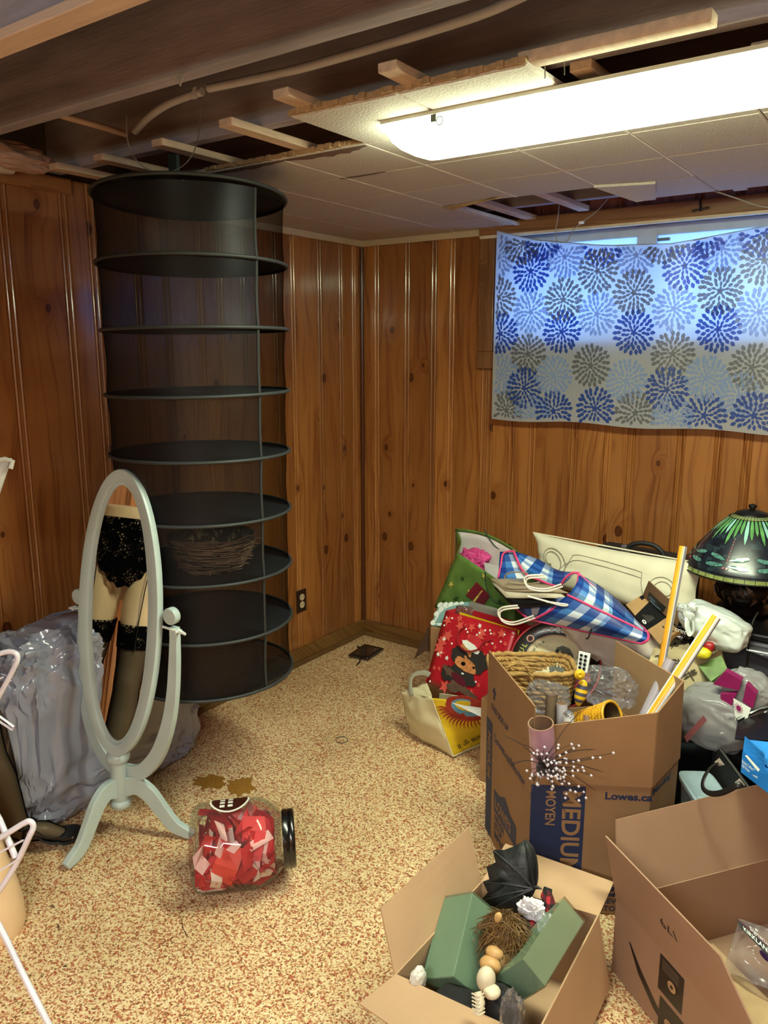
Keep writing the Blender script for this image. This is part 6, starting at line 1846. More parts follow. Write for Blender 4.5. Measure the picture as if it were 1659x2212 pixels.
# folded paper bags with handles in the mouth of the plaid bag
M_KB, M_BKB = flat('brown_paper', '#8f7e68', rough=0.7), flat('black_paper', '#101012', rough=0.4)
M_ROPE = flat('white_rope', '#e8e2d8', rough=0.6)
for k, (tl, tr, br, bl, m_, lb) in enumerate((
        ((1056, 1249), (1180, 1262), (1228, 1280), (1090, 1275), M_KB, 'folded brown paper bag on top in the mouth of the plaid bag'),
        ((1062, 1258), (1200, 1274), (1225, 1292), (1092, 1290), flat('pale_paper', '#b7ac98', rough=0.7), 'folded pale paper bag under the brown one in the plaid bag'),
        ((1066, 1268), (1215, 1282), (1222, 1306), (1110, 1312), M_BKB, 'folded black paper bag lowest in the mouth of the plaid bag'))):
    y = -0.74 - 0.015 * k
    q = Quad(at(*tl, Y=y), at(*tr, Y=y - 0.02), at(*br, Y=y - 0.07), at(*bl, Y=y - 0.05), out=(0, -0.3, 1)); q.warp = lambda u, v: 0.003 * math.sin(u * 6 + v * 4)
    pgb = thing('paper_bag', lb, 'paper bag', q.p(0.5, 0.5))
    slab('folded_sheet', q, m_, pgb, 0.005, 8, 5)
    for dx, dy in (((0, 0), (3, 5)) if k != 1 else ((0, 0),)):
        pts = [(1212, 1262), (1180, 1272), (1145, 1268), (1133, 1256), (1140, 1244), (1175, 1242)] if k == 0 else ([(1180, 1300), (1225, 1306), (1214, 1320 - 12), (1170, 1296), (1140, 1288)] if k == 1 else [(1152, 1330), (1110, 1344), (1084, 1338), (1076, 1322), (1086, 1312), (1118, 1308)])
        MB().tube(spline([at(x + dx, y2 + dy, Y=-0.86 - 0.01 * k) for x, y2 in pts], 5), 0.0034, 6).build('rope_handle', M_ROPE, pgb)
MB().tube(spline([at(x, y, Y=-0.80) for x, y in ((1140, 1238), (1112, 1236), (1094, 1240), (1092, 1252), (1106, 1260), (1135, 1262), (1165, 1258))], 5), 0.0028, 6).build('rope_handle', M_KB, pgb)
# white cloth sack below
M_SACK = flat('pinkish_white_sack', '#d3c5b8', rough=0.8, var=0.06, bmp=0.08, bscale=25)
vs, fs = crumple(at(1335, 1388, Y=-0.66), (0.20, 0.10, 0.085), seed=51, amp=0.12, freq=1.6, sub=5, ridge=0.8, rot=(0.1, 0.22, 0.1), pw=0.8)
sk = thing('cloth_sack', 'pinkish white cloth sack lying under the blue plaid bag', 'sack', at(1300, 1420, Y=-0.72))
MB().add(vs, fs, None, True).build('sack_body', M_SACK, sk)
q = Quad(at(1250, 1340, Y=-0.86), at(1300, 1350, Y=-0.86), at(1295, 1390, Y=-0.87), at(1245, 1380, Y=-0.87))
text('J', q, 0.45, 0.75, 0.032, M_BKB, sk, weight=0.01, rot=-0.2)
# small parcel box with tape
MT_ = flat('black_tape', '#15171a', rough=0.35, coat=0.2)
tl, tr, br, bl = at(1351, 1306, Y=-0.62), at(1392, 1281, Y=-0.60), at(1468, 1362, Y=-0.74), at(1424, 1392, Y=-0.76)
q = Quad(tl, tr, br, bl)
pb_ = thing('parcel_box', 'small opened parcel box with black printed tape beside the cream cushion', 'parcel box', bl)
bk = -q.n * 0.07
MB().cuboid8([p + bk for p in (bl, br, tr, tl)], [bl, br, tr, tl], flat('parcel_cardboard', '#b08a5c', rough=0.8)).build('box_body', MATS['parcel_cardboard'], pb_, bev=0.002)
mb = MB(); q.poly(mb, [(0, 0.30), (1, 0.20), (1, 0.66), (0, 0.66)], MT_, 0.0008); q.poly(mb, [(0.70, 0.02), (0.98, 0.02), (0.98, 0.10), (0.70, 0.10)], MT_, 0.0008)
q.ell(mb, 0.14, 0.50, 0.07, 0.05, M_DOT, 0.0014); q.poly(mb, [(0.12, 0.53), (0.12, 0.47), (0.18, 0.50)], MT_, 0.002)
for k in range(7): q.poly(mb, [(0.25 + 0.05 * k, 0.55), (0.27 + 0.05 * k, 0.35 + 0.02 * k), (0.28 + 0.05 * k, 0.36 + 0.02 * k), (0.265 + 0.05 * k, 0.56)], flat('tape_grey', '#6f6a60'), 0.0014)
for x0 in (0.60, 0.74): q.poly(mb, [(x0, 0.92), (x0 + 0.015, 0.92), (x0 + 0.015, 0.78), (x0 + 0.035, 0.78), (x0 + 0.007, 0.74), (x0 - 0.02, 0.78), (x0, 0.78)], MT_, 0.0012)
q.poly(mb, [(0.55, 0.94), (0.82, 0.94), (0.82, 0.955), (0.55, 0.955)], MT_, 0.0012)
mb.build('printed_tape', MT_, pb_)
fq_ = Quad(at(1401, 1255, Y=-0.66), at(1475, 1323, Y=-0.74), at(1462, 1352, Y=-0.745), at(1388, 1286, Y=-0.61))
slab('flap', fq_, flat('parcel_flap', '#7a5c40', rough=0.8), pb_, 0.003)
q3 = Quad(at(1408, 1290, Y=-0.655), at(1444, 1318, Y=-0.70), at(1436, 1342, Y=-0.72), at(1410, 1318, Y=-0.67))
q3 = Quad(fq_.p(0.12, 0.50, 0.001), fq_.p(0.62, 0.50, 0.001), fq_.p(0.60, 0.98, 0.001), fq_.p(0.14, 0.98, 0.001))
mb = MB(); q3.poly(mb, [(0, 0), (1, 0), (1, 1), (0, 1)], MT_, 0.0004); mb.build('tape_patch', MT_, pb_)
text('prime', q3, 0.08, 0.55, 0.011, flat('prime_blue', '#5f93b8'), pb_, off=0.0014)
MB().tube(spline([q3.p(0.2, 0.72, 0.0016), q3.p(0.5, 0.86, 0.0016), q3.p(0.85, 0.74, 0.0016)], 5), 0.0008, 4).build('smile_print', MATS['prime_blue'], pb_)
# black shopping bag with white lettering
vs, fs = crumple(at(1470, 1375, Y=-0.68), (0.055, 0.05, 0.055), seed=14, amp=0.2, sub=4, ridge=1.0)
sb = thing('black_carrier_bag', 'black glossy carrier bag with white lettering squeezed behind the rolls', 'bag', at(1470, 1410, Y=-0.68))
MB().add(vs, fs, None, True).build('bag_body', flat('black_gloss_bag', '#0b0b0d', rough=0.15, coat=0.5), sb)
q = Quad(at(1455, 1345, Y=-0.77), at(1495, 1350, Y=-0.77), at(1495, 1380, Y=-0.77), at(1455, 1375, Y=-0.77))
text('cret', q, 0.05, 0.55, 0.016, M_DOT, sb, rot=-0.25)
# white knotted plastic bag
M_WPL = flat('white_carrier_plastic', '#d3dcd8', rough=0.28, coat=0.4, var=0.06, scale=6)
wp = thing('white_plastic_bag', 'white knotted plastic bag at the lower left of the stained glass lamp', 'plastic bag', at(1545, 1405, Y=-0.72))
vs, fs = crumple(at(1545, 1352, Y=-0.70), (0.115, 0.075, 0.062), seed=33, amp=0.16, freq=1.5, sub=5, ridge=0.4, rot=(0, 0.28, 0))
MB().add(vs, fs, None, True).build('bag_body', M_WPL, wp)
mb = MB()
kc = at(1487, 1330, Y=-0.78)
for dx, dy, r in ((0, 0, 0.018), (-14, -16, 0.014), (8, -18, 0.014)):
    vs, fs = crumple(at(1487 + dx, 1330 + dy, Y=-0.78), (r, r * 0.7, r), seed=int(50 + dx), amp=0.35, sub=3, ridge=1.0); mb.add(vs, fs, None, True)
mb.tube(spline([kc, at(1484, 1350, Y=-0.80), at(1490, 1370, Y=-0.80), at(1498, 1364, Y=-0.80), at(1498, 1342, Y=-0.79)], 5), [0.010] * 21, 7, flatten=0.5)
mb.build('knot', M_WPL, wp)
# dragonfly paper box and tray lid with toys
def dragon_mat():
    return flat('dragonfly_paper', '#cdbb92', rough=0.7, var=0.06)
M_DF = dragon_mat(); M_DFB = flat('dragonfly_ink', '#4d4638', rough=0.6)
dfb = thing('dragonfly_box', 'open beige box printed with grey dragonflies behind the moving box', 'box', at(1460, 1500, Y=-0.80))
q = Quad(at(1402, 1428, Y=-0.86), at(1498, 1410, Y=-0.80), at(1520, 1478, Y=-0.80), at(1410, 1512, Y=-0.88))
slab('front_panel', q, M_DF, dfb, 0.003)
qi = Quad(at(1412, 1400, Y=-0.72), at(1482, 1378, Y=-0.68), at(1498, 1410, Y=-0.80), at(1402, 1428, Y=-0.86)); slab('open_panel', qi, M_DF, dfb, 0.003)
bk = V((0.05, 0.16, 0.0))
slab('side_panel', Quad(q.c[1], q.c[1] + V((0.06, 0.10, 0)), q.c[2] + V((0.06, 0.10, 0)), q.c[2]), M_DF, dfb, 0.003)
mb = MB()
for qq, u, v, rot in ((q, 0.62, 0.20, 0.3), (q, 0.30, 0.62, 0.6), (q, 0.80, 0.62, -0.3), (qi, 0.6, 0.3, 0.5), (qi, 0.25, 0.8, 0.2)):
    c, s_ = math.cos(rot), math.sin(rot)
    def rt(pts): return [(u + (x * c - y * s_) * 0.9, v + (x * s_ + y * c) * 1.2) for x, y in pts]
    qq.poly(mb, rt([(-0.012, -0.10), (0.012, -0.10), (0.010, 0.16), (-0.010, 0.16)]), M_DFB, 0.001)
    for s2 in (-1, 1):
        for y0 in (-0.05, 0.02): qq.poly(mb, rt([(0, y0), (s2 * 0.08, y0 - 0.035), (s2 * 0.17, y0 - 0.01), (s2 * 0.15, y0 + 0.02), (s2 * 0.06, y0 + 0.02)]), M_DFB, 0.0012)
mb.build('dragonfly_print', M_DFB, dfb)
tl_ = thing('tray_lid', 'shallow beige lid holding small yellow and red toy fruit beside the white bag', 'lid', at(1540, 1430, Y=-0.74))
mb = MB()
def lidp(u, v):
    a = at(1496, 1428, Y=-0.80).lerp(at(1612, 1362, Y=-0.66), u); b_ = at(1480, 1405, Y=-0.72).lerp(at(1560, 1360, Y=-0.60), u)
    return a.lerp(b_, v) + V((0, 0, -0.016 * math.sin(PI * u) * (1 - v)))
mb.grid(lidp, 12, 6); mb.build('lid_sheet', flat('lid_cream', '#c9bd98', rough=0.7), tl_, solid=0.006)
mb = MB(); mb.grid(lambda u, v: lidp(u, 0) + V((0, -0.002, 0.014 * (1 - v) - 0.004)), 12, 2); mb.build('rim', MATS['lid_cream'], tl_, solid=0.003)
vs, fs = crumple(at(1515, 1410, Y=-0.80), (0.030, 0.02, 0.017), seed=3, amp=0.1, sub=3); MB().add(vs, fs, None, True).build('toy_lemon', flat('lemon_yellow', '#e3d52c', rough=0.35), label='yellow toy lemon lying in the beige lid', cat='toy fruit')
vs, fs = crumple(at(1532, 1397, Y=-0.775), (0.017, 0.015, 0.016), seed=4, amp=0.05, sub=3); MB().add(vs, fs, None, True).build('toy_apple', flat('apple_red', '#9c1c20', rough=0.35), label='dark red toy apple behind the yellow toy lemon', cat='toy fruit')
# green book-like box
q = Quad(at(1508, 1438, Y=-0.80), at(1558, 1415, Y=-0.76), at(1572, 1446, Y=-0.80), at(1536, 1472, Y=-0.84))
bk = -q.n * 0.05
MB().cuboid8([p + bk for p in (q.c[3], q.c[2], q.c[1], q.c[0])], [q.c[3], q.c[2], q.c[1], q.c[0]]).build('green_box', flat('leaf_photo_green', '#67824a', rough=0.35, var=0.4, scale=25), label='small green leaf patterned box below the beige lid', cat='box')
# grey carrier bag with magenta cartons
M_GB = film('grey_carrier_film', col='#bdbcc0', clear=0.84, rough=0.2, milk=0.6, milky='#dcdadc')
gbb = thing('grey_plastic_bag', 'translucent grey plastic bag with magenta cartons by the black drawers', 'plastic bag', at(1560, 1620, Y=-0.88))
def crb(c, r, sd, am, sub=5, rot=None, ridge=1.1, fr=2.0):
    vs, fs = crumple(c, r, seed=sd, amp=am, sub=sub, ridge=ridge, rot=rot, freq=fr); return MB().add(vs, fs, None, True)
crb(at(1548, 1550, Y=-0.90), (0.115, 0.085, 0.092), 9, 0.12, rot=(0, 0.2, 0), ridge=0.6, fr=1.6).build('bag_body', M_GB, gbb)
crb(at(1606, 1500, Y=-0.86), (0.072, 0.06, 0.085), 19, 0.14, rot=(0, 0.5, 0), ridge=0.6, fr=1.6).build('bag_mouth', M_GB, gbb)
q = Quad(at(1478, 1590, Y=-0.99), at(1520, 1545, Y=-1.0), at(1527, 1556, Y=-1.0), at(1484, 1604, Y=-0.99))
mb = MB(); q.poly(mb, [(0, 0), (1, 0), (1, 1), (0, 1)], flat('faded_red_print', '#9a5a5c')); mb.build('red_print', MATS['faded_red_print'], gbb)
M_MAG = flat('magenta_carton', '#8e1a5c', rough=0.35)
for k, (tl, tr, br, bl, lb) in enumerate((((1566, 1450), (1602, 1470), (1596, 1492), (1540, 1478), 'magenta carton at the top left in the grey bag'), ((1612, 1478), (1634, 1500), (1626, 1530), (1604, 1516), 'magenta carton at the right edge of the grey bag'), ((1556, 1500), (1590, 1500), (1580, 1524), (1558, 1516), 'magenta carton lowest in the grey bag'))):
    q = Quad(*[at(x, y, Y=-0.945 - 0.006 * k) for x, y in (tl, tr, br, bl)]); bk = -q.n * 0.03
    ob = MB().cuboid8([p + bk for p in (q.c[3], q.c[2], q.c[1], q.c[0])], [q.c[3], q.c[2], q.c[1], q.c[0]]).build('carton', M_MAG, label=lb, cat='carton')
q = Quad(at(1584, 1508, Y=-0.965), at(1622, 1530, Y=-0.965), at(1612, 1560, Y=-0.97), at(1588, 1556, Y=-0.97))
ob = thing('flyer', 'cream flyer with a magenta sun print sticking out of the grey bag', 'flyer', q.p(0.5, 1))
slab('sheet', q, M_DOT, ob, 0.001)
mb = MB(); q.ell(mb, 0.32, 0.35, 0.16, 0.14, M_MAG, 0.001)
for k in range(12):
    a = 2 * PI * k / 12; q.poly(mb, [(0.32 + 0.2 * math.cos(a - 0.1), 0.35 + 0.18 * math.sin(a - 0.1)), (0.32 + 0.3 * math.cos(a), 0.35 + 0.27 * math.sin(a)), (0.32 + 0.2 * math.cos(a + 0.1), 0.35 + 0.18 * math.sin(a + 0.1))], M_MAG, 0.001)
mb.build('sun_print', M_MAG, ob)

# ---------------------------------------------------------------- black crate, fabric bin, tote, blue box
cr = thing('storage_crate', 'large black plastic storage crate holding up the grey bag', 'crate', (2.05, -0.80, 0))
CR = [V((1.905, -0.965, 0)), V((2.035, -0.90, 0)), V((2.185, -0.745, 0)), V((2.185, -0.655, 0)), V((1.905, -0.655, 0))]
mb = MB(); zt = 0.345
mb.add([V((p.x, p.y, 0.003)) for p in CR] + [V((p.x, p.y, zt)) for p in CR], [(i, (i + 1) % 5, 5 + (i + 1) % 5, 5 + i) for i in range(5)] + [(4, 3, 2, 1, 0), (5, 6, 7, 8, 9)], M_BP)
mb.build('crate_body', M_BP, cr, bev=0.006)
mb = MB(); mb.tube([V((p.x, p.y, zt + 0.002)) for p in CR], 0.008, 6, closed=True); mb.build('rim', flat('crate_rim', '#2c3030', rough=0.3, coat=0.3), cr)
pbk = thing('perforated_basket', 'black plastic basket with round holes at the right edge by the grey bag', 'basket', at(1640, 1590, Y=-0.95))
q = Quad(at(1594, 1560, Y=-0.98), at(1690, 1530, Y=-0.93), at(1690, 1604, Y=-1.06), at(1588, 1598, Y=-1.06))
mb = MB(); q.sheet(mb, M_BP, 6, 6)
mb.build('side_panel', M_BP, pbk, solid=0.004)
mb = MB(); mh = flat('hole_dark', '#2e2c2e', rough=0.8)
for i in range(7):
    for j in range(4): q.ell(mb, 0.08 + 0.14 * i + 0.07 * (j % 2), 0.16 + 0.22 * j, 0.042, 0.07, mh, 0.0012, n=12)
mb.build('hole_pattern', mh, pbk)
MB().tube([at(1592, 1556, Y=-0.98), at(1640, 1532, Y=-0.93), at(1690, 1522, Y=-0.93)], 0.006, 7).build('rim', M_BP, pbk)
fb = thing('fabric_bin', 'open black fabric storage bin with leather handle beside the moving box', 'storage bin', (2.21, -0.97, 0))
M_FB = flat('black_fabric', '#0e0e10', rough=0.85, var=0.15)
a1, a2, a3, a4 = at(1543, 1602, Z=0.37), at(1618, 1702, Z=0.37), at(1800, 1690, Z=0.37), at(1700, 1596, Z=0.37)
for (p, r_) in ((a1, a2), (a2, a3), (a3, a4), (a4, a1)):
    slab('side_panel', Quad(p, r_, V((r_.x, r_.y, 0.005)), V((p.x, p.y, 0.005))), M_FB, fb, 0.006, 2, 2)
slab('bottom_panel', Quad(*[V((p.x, p.y, 0.012)) for p in (a1, a2, a3, a4)]), M_FB, fb, 0.006, 2, 2)
MB().tube([a1, a2], 0.003, 5).tube([a1, a4], 0.003, 5).build('bound_edge', flat('grey_binding', '#4a4844', rough=0.6), fb)
MB().tube(spline([at(x, y, D=d_) for x, y, d_ in ((1551, 1648, 2.14), (1535, 1658, 2.11), (1521, 1680, 2.08), (1519, 1702, 2.06), (1535, 1714, 2.04), (1560, 1712, 2.01), (1590, 1698, 1.98), (1602, 1692, 1.98))], 5), 0.0075, 8, flatten=0.4).build('handle', flat('black_leather', '#121214', rough=0.4), fb)
for x, y, d_ in ((1552, 1646, 2.135), (1596, 1690, 1.985)):
    MB().add([at(x - 9, y, D=d_), at(x + 2, y - 9, D=d_), at(x + 13, y + 6, D=d_ - 0.005), at(x + 1, y + 8, D=d_)], [(0, 1, 2, 3)]).build('handle_tab', flat('pale_leather_tab', '#8e8678', rough=0.6), fb, solid=0.003)
# blue carton inside the bin
q = Quad(at(1604, 1622, D=2.10), at(1668, 1672, D=1.98), at(1668, 1720, D=1.97), at(1600, 1668, D=2.09))
bb = thing('blue_carton', 'bright blue opened filter carton with white print inside the black bin', 'carton', q.p(0.5, 1))
M_CB = flat('carton_blue', '#1f72c0', rough=0.4); M_CB2 = flat('carton_bright_blue', '#2a8ae0', rough=0.35)
bk = -q.n * 0.11
MB().cuboid8([p + bk for p in (q.c[3], q.c[2], q.c[1], q.c[0])], [q.c[3], q.c[2], q.c[1], q.c[0]]).build('carton_body', M_CB, bb)
slab('flap', Quad(at(1609, 1590, D=2.13), at(1650, 1628, D=2.02), at(1652, 1660, D=2.01), at(1605, 1622, D=2.10)), M_CB, bb, 0.0015, 3, 3)
slab('flap', Quad(at(1618, 1598, D=2.14), at(1690, 1606, D=2.13), at(1690, 1700, D=1.99), at(1648, 1640, D=2.02)), M_CB2, bb, 0.0015, 3, 3)
mb = MB(); q.poly(mb, [(0.10, 0.12), (0.17, 0.02), (0.62, 0.22), (0.56, 0.38)], M_DOT, 0.001)
mb.build('white_label', M_DOT, bb)
text('Basket Coffee Filters', q, 0.02, 0.52, 0.0085, M_DOT, bb, squeeze=0.66)
text('100 Filtres en papier', q, 0.02, 0.72, 0.0085, M_DOT, bb, squeeze=0.66)
# light blue tote with lid
lb_ = thing('plastic_caddy', 'pale blue plastic caddy on the floor beneath the black handle', 'caddy', at(1530, 1760, Z=0))
M_LB = flat('pale_blue_plastic', '#9fb4bc', rough=0.35, coat=0.2)
cx = at(1522, 1700, Z=0.29)
def rrect(c, hx, hy, z, r=0.35, n=40, rot=-0.99):
    out = []
    for k in range(n):
        t = 2 * PI * k / n; x = math.copysign(abs(math.cos(t)) ** r, math.cos(t)) * hx; y = math.copysign(abs(math.sin(t)) ** r, math.sin(t)) * hy
        out.append(V((c.x + x * math.cos(rot) - y * math.sin(rot), c.y + x * math.sin(rot) + y * math.cos(rot), z)))
    return out
mb = MB()
loops = [rrect(cx, 0.080, 0.038, 0.004), rrect(cx, 0.085, 0.042, 0.20), rrect(cx, 0.090, 0.046, 0.27), rrect(cx, 0.096, 0.052, 0.275), rrect(cx, 0.096, 0.052, 0.287), rrect(cx, 0.088, 0.046, 0.290), rrect(cx, 0.075, 0.035, 0.283), rrect(cx, 0.02, 0.02, 0.282)]
ringmesh(mb, loops, 40, closed=False)
mb.add(loops[-1], [tuple(range(40))]); mb.build('caddy_body', M_LB, lb_)
MB().tube([rrect(cx, 0.06, 0.04, 0.287)[k] for k in (34, 38, 2, 6)], 0.004, 6).build('handle', M_LB, lb_)

# ================================================================== OPEN BOX IN FRONT WITH DOLLS AND FOAM
SZ_ = 0.22
sBL, sBR, sF, sL = V((1.683, -1.744, SZ_)), V((1.972, -1.690, SZ_)), V((1.995, -2.10, SZ_)), V((1.677, -2.124, SZ_))
sbx = thing('cardboard_box', 'small open brown box in front with green foam blocks and a black wing', 'cardboard box', (1.83, -1.91, 0))
M_CL, = (flat('light_cardboard', '#b99674', rough=0.8, var=0.05, scale=6, bmp=0.04, bscale=150),)
mb = MB(); c4 = [sL, sF, sBR, sBL]; low4 = [V((p.x * 0.99 + 0.0183, p.y * 0.99 - 0.0191, 0.003)) for p in c4]
mb.add(low4 + c4, [(i, (i + 1) % 4, 4 + (i + 1) % 4, 4 + i) for i in range(4)] + [(3, 2, 1, 0)], M_CL)
mb.build('box_body', M_CL, sbx, solid=0.004)
slab('flap', Quad(at(823, 1961, D=1.76), at(1014, 1786, D=2.02), sBL, sL), M_CL, sbx)
slab('flap', Quad(at(1092, 1822, D=2.10), at(1326, 1905, D=2.00), sBR, sBL), M_CL, sbx)
slab('flap', Quad(at(776, 2167, D=1.64), sL, sF, at(1010, 2330, D=1.42)), M_CL, sbx)
slab('flap', Quad(sBR, sF, sF + V((0.035, 0.0, -0.19)), sBR + V((0.035, 0.01, -0.19))), M_CL, sbx)
# floam blocks
M_FOAM = flat('green_floral_foam', '#93b094', rough=0.75, var=0.06, bmp=0.15, bscale=250)
M_WRAP = film('shrink_wrap', col='#f6fbf6', clear=0.9, rough=0.08, milk=0.05, milky='#cfe0d0')
def foam(o_, l_, w_, h_, lb):
    """a brick from one corner and the ends of its three edges: length, width, height"""
    o_, el, ew, eh = V(o_), V(l_) - V(o_), V(w_) - V(o_), V(h_) - V(o_)
    el2 = el.normalized(); ew = (ew - el2 * ew.dot(el2)); eh2 = el2.cross(ew.normalized())
    if eh2.dot(eh) < 0: eh2 = -eh2
    eh = eh2 * eh.length
    top = [o_, o_ + el, o_ + el + ew, o_ + ew]; bot = [p + eh for p in top]
    t = thing('foam_block', lb, 'foam block', sum(bot, V()) / 4)
    MB().cuboid8([bot[0], bot[3], bot[2], bot[1]], [top[0], top[3], top[2], top[1]]).build('foam', M_FOAM, t, bev=0.002)
    ctr = sum(top + bot, V()) / 8; mb = MB()
    mb.cuboid8([ctr + (p - ctr) * 1.02 + (p - ctr).normalized() * 0.002 for p in (bot[0], bot[3], bot[2], bot[1])], [ctr + (p - ctr) * 1.02 + (p - ctr).normalized() * 0.002 for p in (top[0], top[3], top[2], top[1])])
    o = mb.build('plastic_wrap', M_WRAP, t, label='clear plastic wrap')
    return t
foam(at(1021, 1929, D=1.84), at(979, 2109, D=1.70), at(953, 1952, D=1.89), at(1056, 1969, D=1.883), 'green floral foam block at the left in the small open box')
foam(at(1178, 2130, D=1.62), at(1262, 1991, D=1.79), at(1119, 2088, D=1.62), at(1161, 2212, D=1.685), 'plastic wrapped green foam block at the right in the small open box')
# bat wing
M_BAT = flat('black_rubber', '#1b1d1e', rough=0.5, var=0.25, scale=30, bmp=0.6, bscale=45)
bw = thing('bat_wing', 'black rubber bat wing sticking up from the small open box', 'costume wing', at(1060, 1980, D=1.90))
out = [(1065, 1836), (1090, 1836), (1112, 1828), (1133, 1815), (1148, 1826), (1158, 1860), (1159, 1910), (1152, 1918), (1140, 1945), (1128, 1970), (1100, 1972), (1056, 1962), (1040, 1944), (1055, 1928), (1044, 1904), (1058, 1900), (1052, 1873), (1072, 1862)]
mb = MB(); base = at(1150, 1912, D=1.90)
def bwp(x, y): return at(x, y, D=1.955 + (1900 - y) * 0.0002 + (1100 - x) * 0.0004)
cen = (1105, 1900)
inner = [((x + cen[0]) / 2, (y + cen[1]) / 2) for x, y in out]
n = len(out)
vs = [bwp(*p) for p in out] + [bwp(*p) - FW * 0.012 for p in inner] + [bwp(*cen) - FW * 0.006]
fs = [(i, (i + 1) % n, n + (i + 1) % n, n + i) for i in range(n)] + [(n + i, n + (i + 1) % n, 2 * n) for i in range(n)]
mb.add(vs, fs, None, True); mb.build('wing_membrane', M_BAT, bw, solid=0.003)
mb = MB()
for tip in ((1065, 1836), (1044, 1904), (1040, 1944), (1133, 1815), (1060, 1962)):
    a, b_ = bwp(1152, 1916) - FW * 0.008, bwp(*tip) - FW * 0.004
    mb.tube(spline([a, a.lerp(b_, 0.5) + UP * 0.006 - FW * 0.008, b_], 5), [0.0045 - 0.0003 * k for k in range(11)], 7)
mb.tube([bwp(1150, 1914) - FW * 0.008, bwp(1160, 1912) - FW * 0.012, bwp(1169, 1915) - FW * 0.014], [0.005, 0.004, 0.0008], 7)
mb.tube(spline([bwp(1133, 1815), bwp(1150, 1832), bwp(1159, 1870), bwp(1156, 1914), bwp(1130, 1966)], 5), 0.004, 7)
mb.build('wing_bones', M_BAT, bw)
# gnome doll with brown hair
gd = thing('gnome_doll', 'doll with tangled brown hair lying between the green foam blocks', 'doll', at(1085, 2110, D=1.75))
M_HAIR, M_FACE = flat('tangled_brown_hair', '#6a4c24', rough=0.6, var=0.35, scale=60), flat('doll_skin', '#c79a62', rough=0.5)
hc = at(1090, 2030, D=1.77)
mb = MB().sphere(hc, 0.045, M_HAIR, 16, (1.0, 1.0, 1.25)); rr = random.Random(44)
for k in range(420):
    th, ph = rr.uniform(0, 2 * PI), rr.uniform(-0.3, 1.4)
    d = V((math.cos(th) * math.cos(ph), math.sin(th) * math.cos(ph), math.sin(ph)))
    p = hc + V((d.x * 0.044, d.y * 0.044, d.z * 0.052))
    t = (d.cross(V((rr.uniform(-1, 1), rr.uniform(-1, 1), rr.uniform(-1, 1))))).normalized()
    q1 = p + t * 0.02 + d * 0.008; q2 = q1 + t * 0.018 - RT * rr.uniform(-0.012, 0.02) - UP * rr.uniform(0.005, 0.035) + d * 0.004
    mb.tube([p, q1, q2], [0.0016, 0.0013, 0.0005], 3, M_HAIR)
for k in range(120):
    a = at(rr.uniform(1062, 1125), rr.uniform(2040, 2090), D=1.73 + rr.random() * 0.03); b_ = a - UP * rr.uniform(0.02, 0.06) + RT * rr.uniform(-0.02, 0.025)
    mb.tube([a, a.lerp(b_, 0.5) + RT * rr.uniform(-0.01, 0.01), b_], [0.0015, 0.0015, 0.0005], 3, M_HAIR)
mb.build('hair', M_HAIR, gd)
mb = MB(); mb.sphere(at(1059, 2084, D=1.70), 0.021, M_FACE, 16, (1.15, 1, 0.8)); mb.sphere(at(1068, 2058, D=1.715), 0.017, M_FACE, 14, (1.2, 1, 0.7)); mb.sphere(at(1080, 2075, D=1.745), 0.035, M_FACE, 16); mb.build('face', M_FACE, gd)
mb = MB(); mb.sphere(at(1076, 1982, D=1.745), 0.011, flat('doll_ear', '#d8b070', rough=0.5), 12, (0.8, 0.6, 1.3), (0, 0.3, 0)); mb.build('ear', MATS['doll_ear'], gd)
# plaid lumberjack doll
m, nt, b = new_mat('buffalo_check'); co = coords(nt, (55, 55, 55)); sep = N(nt, 'ShaderNodeSeparateXYZ'); L(nt, co, sep.inputs[0])
fx = math_(nt, 'GREATER_THAN', math_(nt, 'FRACT', math_(nt, 'ADD', sep.outputs[0], math_(nt, 'MULTIPLY', sep.outputs[1], 0.4))), 0.5); fy = math_(nt, 'GREATER_THAN', math_(nt, 'FRACT', sep.outputs[2]), 0.5)
L(nt, ramp(nt, math_(nt, 'MULTIPLY', math_(nt, 'ADD', fx, fy), 0.5), [(0.0, '#a8202c'), (0.4, '#4c1018'), (0.8, '#0e0a0c')], 'CONSTANT'), b.inputs['Base Color']); b.inputs['Roughness'].default_value = 0.9
M_CHK = m
pd = thing('plaid_doll', 'plush figure in red and black checked coat with white fur trim', 'doll', at(1160, 2040, D=1.85))
mb = MB(); a, b_ = at(1150, 1985, D=1.86), at(1150, 2050, D=1.80)
mb.tube([a + UP * 0.01, a, a.lerp(b_, 0.5), b_, b_ - UP * 0.03], [0.02, 0.032, 0.036, 0.040, 0.036], 16); mb.build('coat', M_CHK, pd)
mb = MB(); mb.tube(spline([at(1170, 1982, D=1.85), at(1190, 1972, D=1.83), at(1186, 1950, D=1.84), at(1179, 1930, D=1.86)], 5), [0.014] * 15 + [0.012], 12); mb.build('sleeve', M_CHK, pd)
crb(at(1150, 1965, D=1.84), (0.026, 0.018, 0.020), 5, 0.3, 4, ridge=1.8, fr=5).build('fur_collar', flat('white_fur', '#e6dfe4', rough=1.0, sheen=0.6, bmp=0.8, bscale=120), pd)
crb(at(1195, 1985, D=1.82), (0.016, 0.014, 0.012), 6, 0.3, 4, ridge=1.8, fr=5).build('fur_cuff', MATS['white_fur'], pd)
MB().tube([at(1174, 1924, D=1.862), at(1190, 1930, D=1.86)], 0.010, 10).build('glove', MATS['black_fabric'], pd)
